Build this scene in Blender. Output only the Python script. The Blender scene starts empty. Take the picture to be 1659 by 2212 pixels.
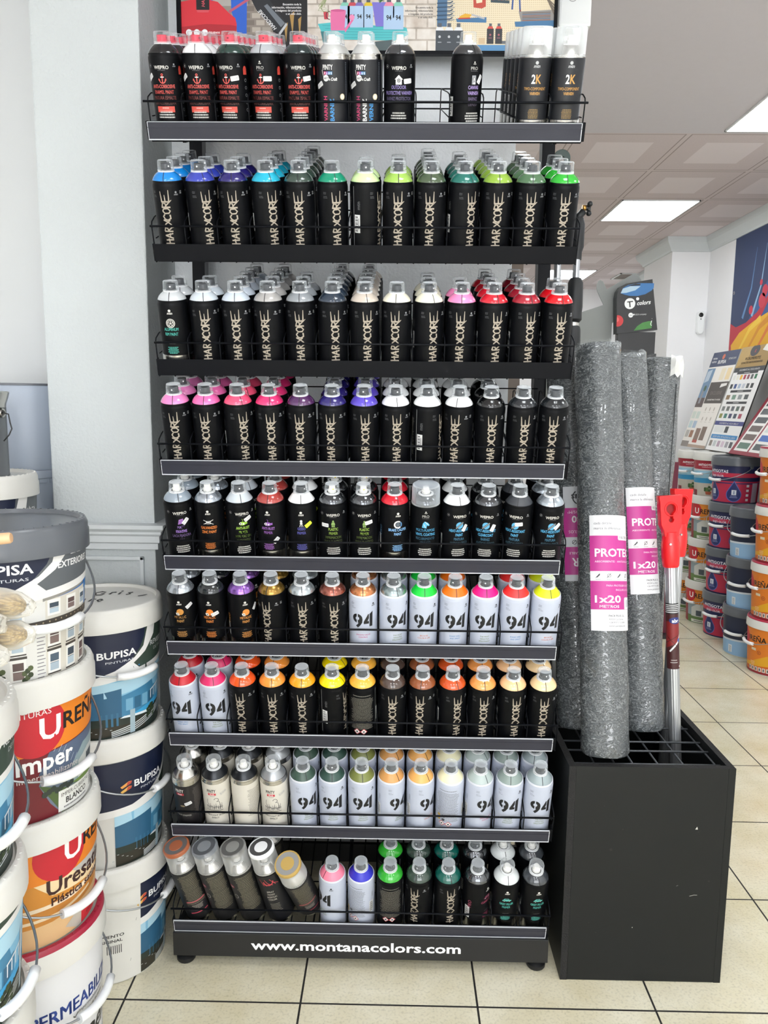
import bpy, bmesh, math, random
from mathutils import Vector, Matrix

random.seed(7)
PI = math.pi
scene = bpy.context.scene
C = scene.collection

# ------------------------------------------------------------------ camera, world, exposure
cam = bpy.data.objects.new('camera', bpy.data.cameras.new('camera'))
C.objects.link(cam)
cam.data.sensor_fit = 'VERTICAL'
cam.data.sensor_height = 36.0
cam.data.lens = 1661.0 / 2212.0 * 36.0
cam.data.clip_start = 0.02
cam_right = Vector((0.9998125, 0.01675629, 0.00970532))
cam_up = Vector((-0.01193221, 0.13837884, 0.99030749))
cam_fwd = Vector((-0.01525086, 0.99023761, -0.13855283))
cam.matrix_world = Matrix((
    (cam_right.x, cam_up.x, -cam_fwd.x, 0.0738),
    (cam_right.y, cam_up.y, -cam_fwd.y, -1.6919),
    (cam_right.z, cam_up.z, -cam_fwd.z, 1.36),
    (0, 0, 0, 1)))
scene.camera = cam

FILL_DAYLIGHT = 7.5              # fill light through the window opening added behind the viewer
world = bpy.data.worlds.new('world')
scene.world = world
world.use_nodes = True
world.node_tree.nodes['Background'].inputs[0].default_value = (0.96, 0.98, 1.0, 1)
world.node_tree.nodes['Background'].inputs[1].default_value = FILL_DAYLIGHT

scene.view_settings.view_transform = 'Standard'
scene.view_settings.look = 'None'
scene.view_settings.exposure = 0.0
scene.view_settings.gamma = 1.0
scene.cycles.transparent_max_bounces = 40
scene.cycles.max_bounces = 10
scene.cycles.diffuse_bounces = 5

PANEL_POWER = 12.0           # emission strength of the LED ceiling panels
ROOM_X0, ROOM_X1 = -1.75, 2.38
ROOM_Y0, ROOM_Y1 = -4.6, 6.8
CEIL = 2.60
TILE_X, TILE_Y = 0.52, 0.5633
PANELS = [(1.657, 3.456, .236, .262), (1.657, 5.88, .236, .262), (1.80, 1.73, .262, .282)]      # seen in the photograph
PANELS += [(0.45, -0.85, .262, .282), (1.95, -0.2, .262, .282),
           (-0.55, -2.45, .262, .282), (0.65, -2.45, .262, .282), (1.85, -2.45, .262, .282),
           (-0.85, -4.0, .262, .282), (1.2, -4.0, .262, .282), (0.1, 5.88, .236, .262), (0.1, 3.456, .236, .262), (0.42, 1.6, .262, .282)]  # last one is an added panel, hidden by the header, brightening the right wall

# ------------------------------------------------------------------ materials
def lin(c):
    if isinstance(c, str):
        c = c.lstrip('#')
        if len(c) == 3:
            c = ''.join(q + q for q in c)
        c = tuple(int(c[i:i + 2], 16) for i in (0, 2, 4))
    r = []
    for v in c:
        v = v / 255.0
        r.append(v / 12.92 if v <= 0.04045 else ((v + 0.055) / 1.055) ** 2.4)
    return (r[0], r[1], r[2], 1.0)

_mats = {}
def mat(name, col, rough=0.5, metal=0.0, coat=0.0, noise=0.0, nscale=30.0, bump=0.0, bscale=80.0, spec=0.5):
    if name in _mats:
        return _mats[name]
    m = bpy.data.materials.new(name)
    m.use_nodes = True
    nt = m.node_tree
    b = nt.nodes['Principled BSDF']
    b.inputs['Base Color'].default_value = lin(col)
    b.inputs['Roughness'].default_value = rough
    b.inputs['Metallic'].default_value = metal
    b.inputs['Coat Weight'].default_value = coat
    b.inputs['Coat Roughness'].default_value = 0.06
    b.inputs['Specular IOR Level'].default_value = spec
    if noise or bump:
        tc = nt.nodes.new('ShaderNodeTexCoord')
    if noise:
        n = nt.nodes.new('ShaderNodeTexNoise')
        n.inputs['Scale'].default_value = nscale
        n.inputs['Detail'].default_value = 5
        nt.links.new(tc.outputs['Object'], n.inputs['Vector'])
        mx = nt.nodes.new('ShaderNodeMix')
        mx.data_type = 'RGBA'
        c = lin(col)
        mx.inputs[6].default_value = tuple(max(0, v * (1 - noise)) for v in c[:3]) + (1,)
        mx.inputs[7].default_value = tuple(min(1, v * (1 + noise)) for v in c[:3]) + (1,)
        nt.links.new(n.outputs['Fac'], mx.inputs[0])
        nt.links.new(mx.outputs[2], b.inputs['Base Color'])
    if bump:
        n2 = nt.nodes.new('ShaderNodeTexNoise')
        n2.inputs['Scale'].default_value = bscale
        n2.inputs['Detail'].default_value = 3
        nt.links.new(tc.outputs['Object'], n2.inputs['Vector'])
        bp = nt.nodes.new('ShaderNodeBump')
        bp.inputs['Strength'].default_value = bump
        bp.inputs['Distance'].default_value = 0.004
        nt.links.new(n2.outputs['Fac'], bp.inputs['Height'])
        nt.links.new(bp.outputs['Normal'], b.inputs['Normal'])
    _mats[name] = m
    return m

def clear_mat(name, tint=(235, 240, 245), edge=0.28, base=0.10, rough=0.12):
    """thin clear plastic: mostly see-through, whiter where the wall is seen edge-on"""
    if name in _mats:
        return _mats[name]
    m = bpy.data.materials.new(name)
    m.use_nodes = True
    nt = m.node_tree
    b = nt.nodes['Principled BSDF']
    b.inputs['Base Color'].default_value = lin(tint)
    b.inputs['Roughness'].default_value = rough
    tr = nt.nodes.new('ShaderNodeBsdfTransparent')
    lw = nt.nodes.new('ShaderNodeLayerWeight')
    lw.inputs['Blend'].default_value = edge
    ad = nt.nodes.new('ShaderNodeMath')
    ad.operation = 'ADD'
    ad.use_clamp = True
    ad.inputs[1].default_value = base
    ms = nt.nodes.new('ShaderNodeMixShader')
    nt.links.new(lw.outputs['Facing'], ad.inputs[0])
    nt.links.new(ad.outputs[0], ms.inputs[0])
    nt.links.new(tr.outputs[0], ms.inputs[1])
    nt.links.new(b.outputs[0], ms.inputs[2])
    nt.links.new(ms.outputs[0], nt.nodes['Material Output'].inputs[0])
    _mats[name] = m
    return m

def ink(c):
    """printing ink of one colour"""
    c = c.lstrip('#').lower()
    return mat('print_' + c, c, 0.45)

M_BLACK_METAL = mat('black powder coated metal', '#0a0c11', 0.45, noise=.15, spec=.13)
M_GREY_METAL = mat('grey painted post face', '#5a5c60', 0.5)
M_STRIP = mat('smoked plastic price strip', '#32333c', 0.34, noise=.12, nscale=14, spec=.25)
M_STRIP_EDGE = mat('clear strip edge', '#c9ccd2', 0.25)
M_CANBLACK = mat('matt black can', '#090a0d', 0.42, noise=.1, spec=.13)
M_CANGREY = mat('pale grey can', '#b6bdcd', 0.42, noise=.04)
M_CANGLOSS = mat('gloss black can', '#0b0c0e', 0.25, noise=.1)
M_CREAM = mat('cream can', '#cfcbc0', 0.45, noise=.05)
M_TIN = mat('tinplate', '#c4c2bd', 0.24, metal=1.0, noise=.08)
M_WHITE_BEAD = mat('white can bead', '#d5d9e2', 0.35)
M_NOZ_GREY = mat('dark grey nozzle', '#3a3d42', 0.4)
M_NOZ_RED = mat('red nozzle', '#d2304a', 0.4)
M_NOZ_WHITE = mat('white nozzle', '#e6e6e2', 0.4)
M_NOZ_DOT = mat('nozzle hole insert', '#f2f4f6', 0.4)
M_RING = mat('valve ring', '#d9dbdd', 0.3)
M_CAP = clear_mat('clear cap plastic', (228, 236, 240), 0.16, 0.02)
M_CAP_FROST = clear_mat('frosted cap plastic', (236, 240, 242), 0.30, 0.20, 0.3)
M_CAPDISC = clear_mat('clear cap disc', (232, 238, 242), 0.25, 0.22)
M_WHITE_PLASTIC = mat('white bucket plastic', '#d6d5cf', 0.34, noise=.03)
M_BUCKET_BODY = mat('bucket wall plastic', '#d4d3ce', 0.36)
M_WIRE = mat('galvanised bail wire', '#a9adb0', 0.35, metal=0.9)
M_GRIP = mat('white grip plastic', '#e9ebec', 0.4)

# ------------------------------------------------------------------ object helpers
def finish(bm, name, mats, parent=None, loc=None, smooth=False):
    me = mesh_from(bm, name, mats, smooth)
    return place(me, name, parent, loc)

def mesh_from(bm, name, mats, smooth=False):
    me = bpy.data.meshes.new(name)
    bm.normal_update()
    bm.to_mesh(me)
    bm.free()
    if not isinstance(mats, (list, tuple)):
        mats = [mats]
    for m in mats:
        me.materials.append(m)
    if smooth:
        me.polygons.foreach_set('use_smooth', [True] * len(me.polygons))
    return me

def place(me, name, parent=None, loc=None, mtx=None):
    o = bpy.data.objects.new(name, me)
    C.objects.link(o)
    if parent is not None:
        o.parent = parent
    if mtx is not None:
        o.matrix_basis = mtx
    elif loc is not None:
        o.location = loc
    return o

def tag(o, label, cat, group=None):
    o['label'] = label
    o['category'] = cat
    if group:
        o['group'] = group
    return o

def thing(name, label, cat, loc=(0, 0, 0), rotz=0.0, group=None, mtx=None):
    o = bpy.data.objects.new(name, None)
    o.empty_display_size = 0.02
    C.objects.link(o)
    if mtx is not None:
        o.matrix_basis = mtx
    else:
        o.location = loc
        o.rotation_euler = (0, 0, rotz)
    return tag(o, label, cat, group)

def struct(o):
    o['kind'] = 'structure'
    return o

def add_box(bm, x0, y0, z0, x1, y1, z1, mi=0, bevel=0.0):
    r = bmesh.ops.create_cube(bm, size=1.0)
    vs = r['verts']
    for v in vs:
        v.co = Vector((x0 + (v.co.x + .5) * (x1 - x0), y0 + (v.co.y + .5) * (y1 - y0), z0 + (v.co.z + .5) * (z1 - z0)))
    fs = set(f for v in vs for f in v.link_faces)
    for f in fs:
        f.material_index = mi
    if bevel:
        es = list(set(e for v in vs for e in v.link_edges))
        r = bmesh.ops.bevel(bm, geom=es, offset=bevel, segments=2, profile=0.6, affect='EDGES', clamp_overlap=True)
        for f in r['faces']:
            f.material_index = mi
    return vs

def box(name, x0, y0, z0, x1, y1, z1, m, parent=None, bevel=0.0, loc=None):
    bm = bmesh.new()
    add_box(bm, x0, y0, z0, x1, y1, z1, 0, bevel)
    return finish(bm, name, m, parent, loc)

def add_lathe(bm, prof, segs=28, mis=None, mtx=None, sharp=38, arc=None):
    """profile of (r, z); rings are doubled at sharp corners so that smooth shading keeps the edge"""
    n = len(prof)
    rings = []
    def ring(p):
        r, z = p
        if r < 1e-6:
            return [bm.verts.new((0, 0, z))]
        if arc:
            a0, a1 = arc
            return [bm.verts.new((r * math.sin(a0 + (a1 - a0) * k / segs), -r * math.cos(a0 + (a1 - a0) * k / segs), z)) for k in range(segs + 1)]
        return [bm.verts.new((r * math.sin(2 * PI * k / segs), -r * math.cos(2 * PI * k / segs), z)) for k in range(segs)]
    start = []
    cur = ring(prof[0])
    start += cur
    allv = list(cur)
    for i in range(n - 1):
        nxt = ring(prof[i + 1])
        allv += nxt
        mi = mis[i] if mis else 0
        a, b = cur, nxt
        m = max(len(a), len(b))
        rng = range(segs) if not arc else range(segs)
        for k in rng:
            k2 = (k + 1) % m if not arc else k + 1
            try:
                if len(a) == 1 and len(b) == 1:
                    continue
                if len(a) == 1:
                    f = bm.faces.new((a[0], b[k2], b[k]))
                elif len(b) == 1:
                    f = bm.faces.new((a[k], a[k2], b[0]))
                else:
                    f = bm.faces.new((a[k], a[k2], b[k2], b[k]))
                f.material_index = mi
                f.smooth = True
            except ValueError:
                pass
        cur = nxt
        if i + 2 < n:
            d1 = Vector((prof[i + 1][0] - prof[i][0], prof[i + 1][1] - prof[i][1]))
            d2 = Vector((prof[i + 2][0] - prof[i + 1][0], prof[i + 2][1] - prof[i + 1][1]))
            if d1.length > 0 and d2.length > 0 and math.degrees(d1.angle(d2)) > sharp:
                cur = ring(prof[i + 1])
                allv += cur
    if mtx is not None:
        for v in allv:
            v.co = mtx @ v.co
    return allv

def lathe(name, prof, m, parent=None, segs=28, mis=None, loc=None, mtx=None):
    bm = bmesh.new()
    add_lathe(bm, prof, segs, mis, mtx)
    return finish(bm, name, m, parent, loc)

def add_tube(bm, pts, r, n=7, mi=0, closed=False):
    pts = [Vector(p) for p in pts]
    rad = r if isinstance(r, (list, tuple)) else [r] * len(pts)
    rings = []
    up = None
    for i, p in enumerate(pts):
        if closed:
            t = (pts[(i + 1) % len(pts)] - pts[i - 1])
        elif i == 0:
            t = pts[1] - p
        elif i == len(pts) - 1:
            t = p - pts[i - 1]
        else:
            t = (pts[i + 1] - p).normalized() + (p - pts[i - 1]).normalized()
        if t.length < 1e-9:
            t = Vector((0, 0, 1))
        t.normalize()
        if up is None:
            up = Vector((0, 0, 1)) if abs(t.z) < 0.9 else Vector((1, 0, 0))
        side = t.cross(up)
        if side.length < 1e-6:
            side = t.orthogonal()
        side.normalize()
        up = side.cross(t).normalized()
        rings.append([bm.verts.new(p + (side * math.cos(2 * PI * k / n) + up * math.sin(2 * PI * k / n)) * rad[i]) for k in range(n)])
    m = len(rings)
    for i in range(m if closed else m - 1):
        a, b = rings[i], rings[(i + 1) % m]
        for k in range(n):
            f = bm.faces.new((a[k], a[(k + 1) % n], b[(k + 1) % n], b[k]))
            f.material_index = mi
            f.smooth = True
    if not closed:
        for rg, fl in ((rings[0], True), (rings[-1], False)):
            f = bm.faces.new(rg if not fl else list(reversed(rg)))
            f.material_index = mi

def tube(name, pts, r, m, parent=None, n=7, loc=None):
    bm = bmesh.new()
    add_tube(bm, pts, r, n)
    return finish(bm, name, m, parent, loc)

def add_sphere(bm, c, r, seg=14, mi=0, scale=(1, 1, 1)):
    res = bmesh.ops.create_uvsphere(bm, u_segments=seg, v_segments=max(6, seg // 2), radius=r)
    fs = set()
    for v in res['verts']:
        v.co = Vector((v.co.x * scale[0] + c[0], v.co.y * scale[1] + c[1], v.co.z * scale[2] + c[2]))
        fs.update(v.link_faces)
    for f in fs:
        f.material_index = mi
        f.smooth = True

# ------------------------------------------------------------------ flat printing (text, shapes) for labels, cans, signs
_txt = {}
def text_geo(s, bold):
    key = (s, bold)
    if key in _txt:
        return _txt[key]
    cu = bpy.data.curves.new('lettering', 'FONT')
    cu.body = s
    cu.size = 1.0
    cu.resolution_u = 2
    split_m = bold and 'M' in s              # this letter fills wrongly when its outline is fattened: print it twice instead
    cu.offset = 0.022 if bold and not split_m else 0.0
    ob = bpy.data.objects.new('lettering', cu)
    me = ob.to_mesh()
    vs = [(v.co.x, v.co.y) for v in me.vertices]
    fs = [tuple(p.vertices) for p in me.polygons]
    ob.to_mesh_clear()
    if split_m:
        n = len(vs)
        vs0, fs0 = vs, fs
        vs, fs = [], []
        for q, (dx, dy) in enumerate(((-.022, -.012), (.022, -.012), (-.022, .012), (.022, .012))):
            vs += [(a + dx, b + dy) for a, b in vs0]
            fs += [tuple(k + q * n for k in f) for f in fs0]
    bpy.data.objects.remove(ob)
    bpy.data.curves.remove(cu)
    if vs:
        x0 = min(v[0] for v in vs)
        x1 = max(v[0] for v in vs)
        y1 = max(v[1] for v in vs)
    else:
        x0 = x1 = 0
        y1 = .7
    _txt[key] = (vs, fs, x0, x1)
    return _txt[key]

class Art:
    def __init__(self):
        self.items = []          # (verts2d, faces, colour)
        self.parts = {}          # further printed pieces that are stickers or labels of their own
    def part(self, name):
        return self.parts.setdefault(name, Art())
    def add(self, vs, fs, col):
        self.items.append((vs, fs, col))
        return self
    def t(self, s, x, y, size, col, align='c', bold=True, rot=0.0, sx=1.0, slant=0.0, width=None):
        vs, fs, x0, x1 = text_geo(s, bold)
        w = (x1 - x0) * size * sx
        if width:
            sx = sx * width / max(w, 1e-9)
            w = width
        ox = {'l': 0, 'c': -w / 2, 'r': -w}[align]
        ca, sa = math.cos(rot), math.sin(rot)
        out = []
        for vx, vy in vs:
            px = (vx - x0) * size * sx + ox + slant * vy * size
            py = vy * size
            out.append((x + px * ca - py * sa, y + px * sa + py * ca))
        return self.add(out, fs, col)
    def p(self, pts, col):
        return self.add(list(pts), [tuple(range(len(pts)))], col)
    def r(self, x0, y0, x1, y1, col, rot=0.0):
        cx, cy = (x0 + x1) / 2, (y0 + y1) / 2
        ca, sa = math.cos(rot), math.sin(rot)
        q = [(x0, y0), (x1, y0), (x1, y1), (x0, y1)]
        return self.p([(cx + (a - cx) * ca - (b - cy) * sa, cy + (a - cx) * sa + (b - cy) * ca) for a, b in q], col)
    def c(self, x, y, r, col, n=18, ry=None, a0=0.0, a1=2 * PI):
        ry = ry or r
        full = abs(a1 - a0 - 2 * PI) < 1e-6
        m = n if full else n + 1
        return self.p([(x + r * math.cos(a0 + (a1 - a0) * k / n), y + ry * math.sin(a0 + (a1 - a0) * k / n)) for k in range(m)], col)
    def ring(self, x, y, r0, r1, col, n=20, a0=0.0, a1=2 * PI):
        vs, fs = [], []
        for k in range(n + 1):
            a = a0 + (a1 - a0) * k / n
            vs += [(x + r0 * math.cos(a), y + r0 * math.sin(a)), (x + r1 * math.cos(a), y + r1 * math.sin(a))]
        for k in range(n):
            fs.append((2 * k, 2 * k + 1, 2 * k + 3, 2 * k + 2))
        return self.add(vs, fs, col)
    def s(self, pts, w, col, taper=None):
        """brush stroke along a polyline; taper = (start, end) width factors"""
        vs, fs = [], []
        n = len(pts)
        for i, (x, y) in enumerate(pts):
            a = pts[max(0, i - 1)]
            b = pts[min(n - 1, i + 1)]
            dx, dy = b[0] - a[0], b[1] - a[1]
            l = math.hypot(dx, dy) or 1
            f = 1.0
            if taper:
                f = taper[0] + (taper[1] - taper[0]) * i / (n - 1)
            h = w * f / 2
            vs += [(x + dy / l * h, y - dx / l * h), (x - dy / l * h, y + dx / l * h)]
        for i in range(n - 1):
            fs.append((2 * i, 2 * i + 2, 2 * i + 3, 2 * i + 1))
        return self.add(vs, fs, col)
    def mix(self, other, dx=0, dy=0, k=1.0, rot=0.0):
        ca, sa = math.cos(rot), math.sin(rot)
        for vs, fs, col in other.items:
            self.add([(dx + k * (a * ca - b * sa), dy + k * (a * sa + b * ca)) for a, b in vs], fs, col)
        return self
    def mesh(self, name, R=None, eps=0.0002, step=0.00005, grid=0.005, clip=None, thick=0.0009):
        bm = bmesh.new()
        cols = []
        placed = []              # each shape lies just above the shapes it overlaps
        for vs, fs, col in self.items:
            if not vs:
                placed.append((0, 0, 0, 0, 0, col))
                continue
            xs, ys = [v[0] for v in vs], [v[1] for v in vs]
            b = (min(xs), min(ys), max(xs), max(ys))
            lay = 0
            for p in placed:
                if p[0] < b[2] and p[2] > b[0] and p[1] < b[3] and p[3] > b[1]:
                    lay = max(lay, p[4] + (0 if p[5] == col else 1))
            placed.append(b + (lay, col))
        top = max(p[4] for p in placed) or 1
        step = min(step, thick / top)
        for (vs, fs, col), pl in zip(self.items, placed):
            if col not in cols:
                cols.append(col)
            mi = cols.index(col)
            z = eps + pl[4] * step
            bv = [bm.verts.new((a, b, z)) for a, b in vs]
            for f in fs:
                try:
                    fc = bm.faces.new([bv[k] for k in f])
                    fc.material_index = mi
                except ValueError:
                    pass
        for f in bm.faces:
            f.normal_update()
            if f.normal.z < 0:
                f.normal_flip()
        if clip:
            x0, y0, x1, y1 = clip
            for co, no in (((x0, 0, 0), (-1, 0, 0)), ((x1, 0, 0), (1, 0, 0)), ((0, y0, 0), (0, -1, 0)), ((0, y1, 0), (0, 1, 0))):
                bmesh.ops.bisect_plane(bm, geom=bm.verts[:] + bm.edges[:] + bm.faces[:], plane_co=co, plane_no=no, clear_outer=True)
        if R is not None:
            big = [f for f in bm.faces if len(f.verts) > 4]
            if big:
                bmesh.ops.triangulate(bm, faces=big)
            xs = [v.co.x for v in bm.verts]
            x = math.floor(min(xs) / grid) * grid + grid
            while x < max(xs):
                bmesh.ops.bisect_plane(bm, geom=bm.verts[:] + bm.edges[:] + bm.faces[:], plane_co=(x, 0, 0), plane_no=(1, 0, 0), dist=1e-6)
                x += grid
            fR = R if callable(R) else (lambda h: R)
            R0 = fR(None) if callable(R) else R
            for v in bm.verts:
                th = v.co.x / R0
                r = fR(v.co.y) + v.co.z
                h = v.co.y
                v.co = Vector((r * math.sin(th), -r * math.cos(th), h))
            for f in bm.faces:
                f.smooth = True
        return mesh_from(bm, name, [ink(c) for c in cols])
# ------------------------------------------------------------------ the room
def math_node(nt, op, a, b=None):
    n = nt.nodes.new('ShaderNodeMath')
    n.operation = op
    for i, v in enumerate((a, b)):
        if v is None:
            continue
        if isinstance(v, (int, float)):
            n.inputs[i].default_value = v
        else:
            nt.links.new(v, n.inputs[i])
    return n.outputs[0]

def grid_dist(nt, coord, org, size):
    """distance to the nearest grid line along one axis"""
    t = math_node(nt, 'FRACT', math_node(nt, 'DIVIDE', math_node(nt, 'SUBTRACT', coord, org), size))
    return math_node(nt, 'MULTIPLY', math_node(nt, 'MINIMUM', t, math_node(nt, 'SUBTRACT', 1.0, t)), size)

def floor_material():
    m = bpy.data.materials.new('cream glazed floor tiles')
    m.use_nodes = True
    nt = m.node_tree
    b = nt.nodes['Principled BSDF']
    geo = nt.nodes.new('ShaderNodeNewGeometry')
    sep = nt.nodes.new('ShaderNodeSeparateXYZ')
    nt.links.new(geo.outputs['Position'], sep.inputs[0])
    dx = grid_dist(nt, sep.outputs[0], -0.131, 0.405)
    dy = grid_dist(nt, sep.outputs[1], -0.107, 0.409)
    d = math_node(nt, 'MINIMUM', dx, dy)
    joint = math_node(nt, 'LESS_THAN', d, 0.0024)
    n1 = nt.nodes.new('ShaderNodeTexNoise')
    n1.inputs['Scale'].default_value = 4.5
    n1.inputs['Detail'].default_value = 8
    n1.inputs['Roughness'].default_value = 0.65
    nt.links.new(geo.outputs['Position'], n1.inputs['Vector'])
    n2 = nt.nodes.new('ShaderNodeTexNoise')
    n2.inputs['Scale'].default_value = 160
    n2.inputs['Detail'].default_value = 3
    nt.links.new(geo.outputs['Position'], n2.inputs['Vector'])
    cr = nt.nodes.new('ShaderNodeValToRGB')
    cr.color_ramp.elements[0].position = 0.33
    cr.color_ramp.elements[0].color = lin('#cfc6a6')
    cr.color_ramp.elements[1].position = 0.66
    cr.color_ramp.elements[1].color = lin('#e0dbc5')
    nt.links.new(n1.outputs['Fac'], cr.inputs[0])
    cr2 = nt.nodes.new('ShaderNodeValToRGB')
    cr2.color_ramp.elements[0].position = 0.25
    cr2.color_ramp.elements[0].color = (0.78, 0.78, 0.78, 1)
    cr2.color_ramp.elements[1].position = 0.5
    cr2.color_ramp.elements[1].color = (1, 1, 1, 1)
    nt.links.new(n2.outputs['Fac'], cr2.inputs[0])
    mul = nt.nodes.new('ShaderNodeMix')
    mul.data_type = 'RGBA'
    mul.blend_type = 'MULTIPLY'
    mul.inputs[0].default_value = 1.0
    nt.links.new(cr.outputs[0], mul.inputs[6])
    nt.links.new(cr2.outputs[0], mul.inputs[7])
    mx = nt.nodes.new('ShaderNodeMix')
    mx.data_type = 'RGBA'
    nt.links.new(joint, mx.inputs[0])
    nt.links.new(mul.outputs[2], mx.inputs[6])
    mx.inputs[7].default_value = lin('#1d1b19')
    nt.links.new(mx.outputs[2], b.inputs['Base Color'])
    nt.links.new(math_node(nt, 'ADD', math_node(nt, 'MULTIPLY', joint, 0.6), 0.13), b.inputs['Roughness'])
    bp = nt.nodes.new('ShaderNodeBump')
    bp.inputs['Strength'].default_value = 0.5
    bp.inputs['Distance'].default_value = 0.001
    bp.invert = True
    nt.links.new(joint, bp.inputs['Height'])
    nt.links.new(bp.outputs[0], b.inputs['Normal'])
    return m

def ceiling_tile_material():
    m = bpy.data.materials.new('fissured ceiling tiles')
    m.use_nodes = True
    nt = m.node_tree
    b = nt.nodes['Principled BSDF']
    b.inputs['Roughness'].default_value = 0.8
    geo = nt.nodes.new('ShaderNodeNewGeometry')
    sep = nt.nodes.new('ShaderNodeSeparateXYZ')
    nt.links.new(geo.outputs['Position'], sep.inputs[0])
    dx = grid_dist(nt, sep.outputs[0], 1.40, TILE_X)
    dy = grid_dist(nt, sep.outputs[1], 2.05, TILE_Y)
    d = math_node(nt, 'MINIMUM', dx, dy)
    bar = math_node(nt, 'LESS_THAN', d, 0.011)
    groove = math_node(nt, 'LESS_THAN', d, 0.017)
    centre = math_node(nt, 'GREATER_THAN', d, 0.125)
    n = nt.nodes.new('ShaderNodeTexNoise')
    n.inputs['Scale'].default_value = 120
    nt.links.new(geo.outputs['Position'], n.inputs['Vector'])
    def mixc(f, a, c):
        x = nt.nodes.new('ShaderNodeMix')
        x.data_type = 'RGBA'
        nt.links.new(f, x.inputs[0])
        if isinstance(a, tuple):
            x.inputs[6].default_value = a
        else:
            nt.links.new(a, x.inputs[6])
        x.inputs[7].default_value = c
        return x.outputs[2]
    k = mixc(n.outputs['Fac'], lin('#c9bcbd'), lin('#d5c9ca'))
    k = mixc(centre, k, lin('#e0d6d8'))
    k = mixc(groove, k, lin('#9c8e8c'))
    k = mixc(bar, k, lin('#d0c4c4'))
    nt.links.new(k, b.inputs['Base Color'])
    return m

M_FLOOR = floor_material()
M_CEIL_TILE = ceiling_tile_material()
M_CEIL = mat('painted plaster ceiling', '#cdc8cd', 0.85, noise=.02)
M_WALL = mat('textured white plaster', '#c2c8c9', 0.7, bump=0.55, bscale=120, noise=.015, nscale=6)
M_WALL_BACK = mat('pale grey plaster', '#ecf0f3', 0.75, bump=0.35, bscale=140)
M_WALL_RIGHT = mat('smooth white plaster', '#f0f0f2', 0.7, noise=.01)
M_TRIM = mat('white painted moulding', '#cfd4d6', 0.45)
M_BULB = bpy.data.materials.new('lit led diffuser')
M_BULB.use_nodes = True
_b = M_BULB.node_tree.nodes['Principled BSDF']
_b.inputs['Base Color'].default_value = (1, 1, 1, 1)
_b.inputs['Emission Color'].default_value = (0.93, 0.975, 1.0, 1)
_b.inputs['Emission Strength'].default_value = PANEL_POWER
M_BAR = mat('white panel frame', '#e8eaec', 0.4)

WT = 0.1
struct(box('floor', ROOM_X0, ROOM_Y0, -0.08, ROOM_X1, ROOM_Y1, 0, M_FLOOR))
struct(box('ceiling', ROOM_X0, 2.05, CEIL, ROOM_X1, ROOM_Y1, CEIL + 0.06, M_CEIL_TILE))
struct(box('ceiling_near', ROOM_X0, ROOM_Y0, CEIL, ROOM_X1, 2.05, CEIL + 0.06, M_CEIL))
struct(box('wall_right', ROOM_X1, ROOM_Y0, 0, ROOM_X1 + WT, ROOM_Y1, CEIL, M_WALL_RIGHT))
struct(box('wall_far', ROOM_X0, ROOM_Y1, 0, ROOM_X1, ROOM_Y1 + WT, CEIL, M_WALL_RIGHT))
struct(box('wall_left', ROOM_X0 - WT, ROOM_Y0, 0, ROOM_X0, ROOM_Y1, CEIL, M_WALL_RIGHT))
bm = bmesh.new()                                           # shop front with a wide opening added for fill daylight, behind the viewer
WX0, WX1, WZ0, WZ1 = -1.2, 2.0, .45, 2.35
for q in ((ROOM_X0, 0, WX0, CEIL), (WX1, 0, ROOM_X1, CEIL), (WX0, 0, WX1, WZ0), (WX0, WZ1, WX1, CEIL)):
    add_box(bm, q[0], ROOM_Y0 - WT, q[1], q[2], ROOM_Y0, q[3])
struct(finish(bm, 'wall_front', M_WALL_RIGHT))
bm = bmesh.new()
for q in ((WX0, WZ0, WX0 + .05, WZ1), (WX1 - .05, WZ0, WX1, WZ1), (WX0, WZ0, WX1, WZ0 + .05), (WX0, WZ1 - .05, WX1, WZ1), (.375, WZ0, .425, WZ1)):
    add_box(bm, q[0], ROOM_Y0 - .07, q[1], q[2], ROOM_Y0 - .02, q[3])
struct(finish(bm, 'added_window_1', mat('dark added window frame', '#2a2b2d', .4)))  # frame of the added, unseen window opening
struct(box('wall_back', -0.545, 0.50, 0, 0.385, 0.60, CEIL, M_WALL_BACK))
struct(box('wall_alcove', ROOM_X0, 0.62, 0, -0.80, 0.72, CEIL, mat('pale alcove plaster', '#d8dbdb', .7)))
# pillar left of the rack, with its chair rail and the moulding of the panel below
bm = bmesh.new()
add_box(bm, -0.805, 0.25, 0, -0.545, 0.72, CEIL, 0, 0.004)
struct(finish(bm, 'wall_pillar', M_WALL))
bm = bmesh.new()
RAIL = [(0.000, 0.985), (0.010, 0.985), (0.010, 1.000), (0.016, 1.004), (0.016, 1.020), (0.022, 1.026), (0.022, 1.032), (0.030, 1.040), (0.030, 1.050), (0.0, 1.052)]
def rail_ring(off):
    return [(-0.805 - off, 0.72), (-0.805 - off, 0.25 - off), (-0.545 + off, 0.25 - off), (-0.545 + off, 0.4995)]
cols = [[bm.verts.new((x, y, z)) for x, y in rail_ring(o)] for o, z in RAIL]
for a, b in zip(cols, cols[1:]):
    for k in range(3):
        bm.faces.new((a[k], a[k + 1], b[k + 1], b[k]))
struct(finish(bm, 'trim_1', M_TRIM))
bm = bmesh.new()
for x0, x1, z0, z1 in ((-0.775, -0.575, 0.955, 0.965), (-0.775, -0.575, 0.12, 0.13), (-0.775, -0.765, 0.12, 0.965), (-0.585, -0.575, 0.12, 0.965)):
    add_box(bm, x0, 0.243, z0, x1, 0.251, z1, 0, 0.002)
struct(finish(bm, 'trim_2', M_TRIM))
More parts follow.
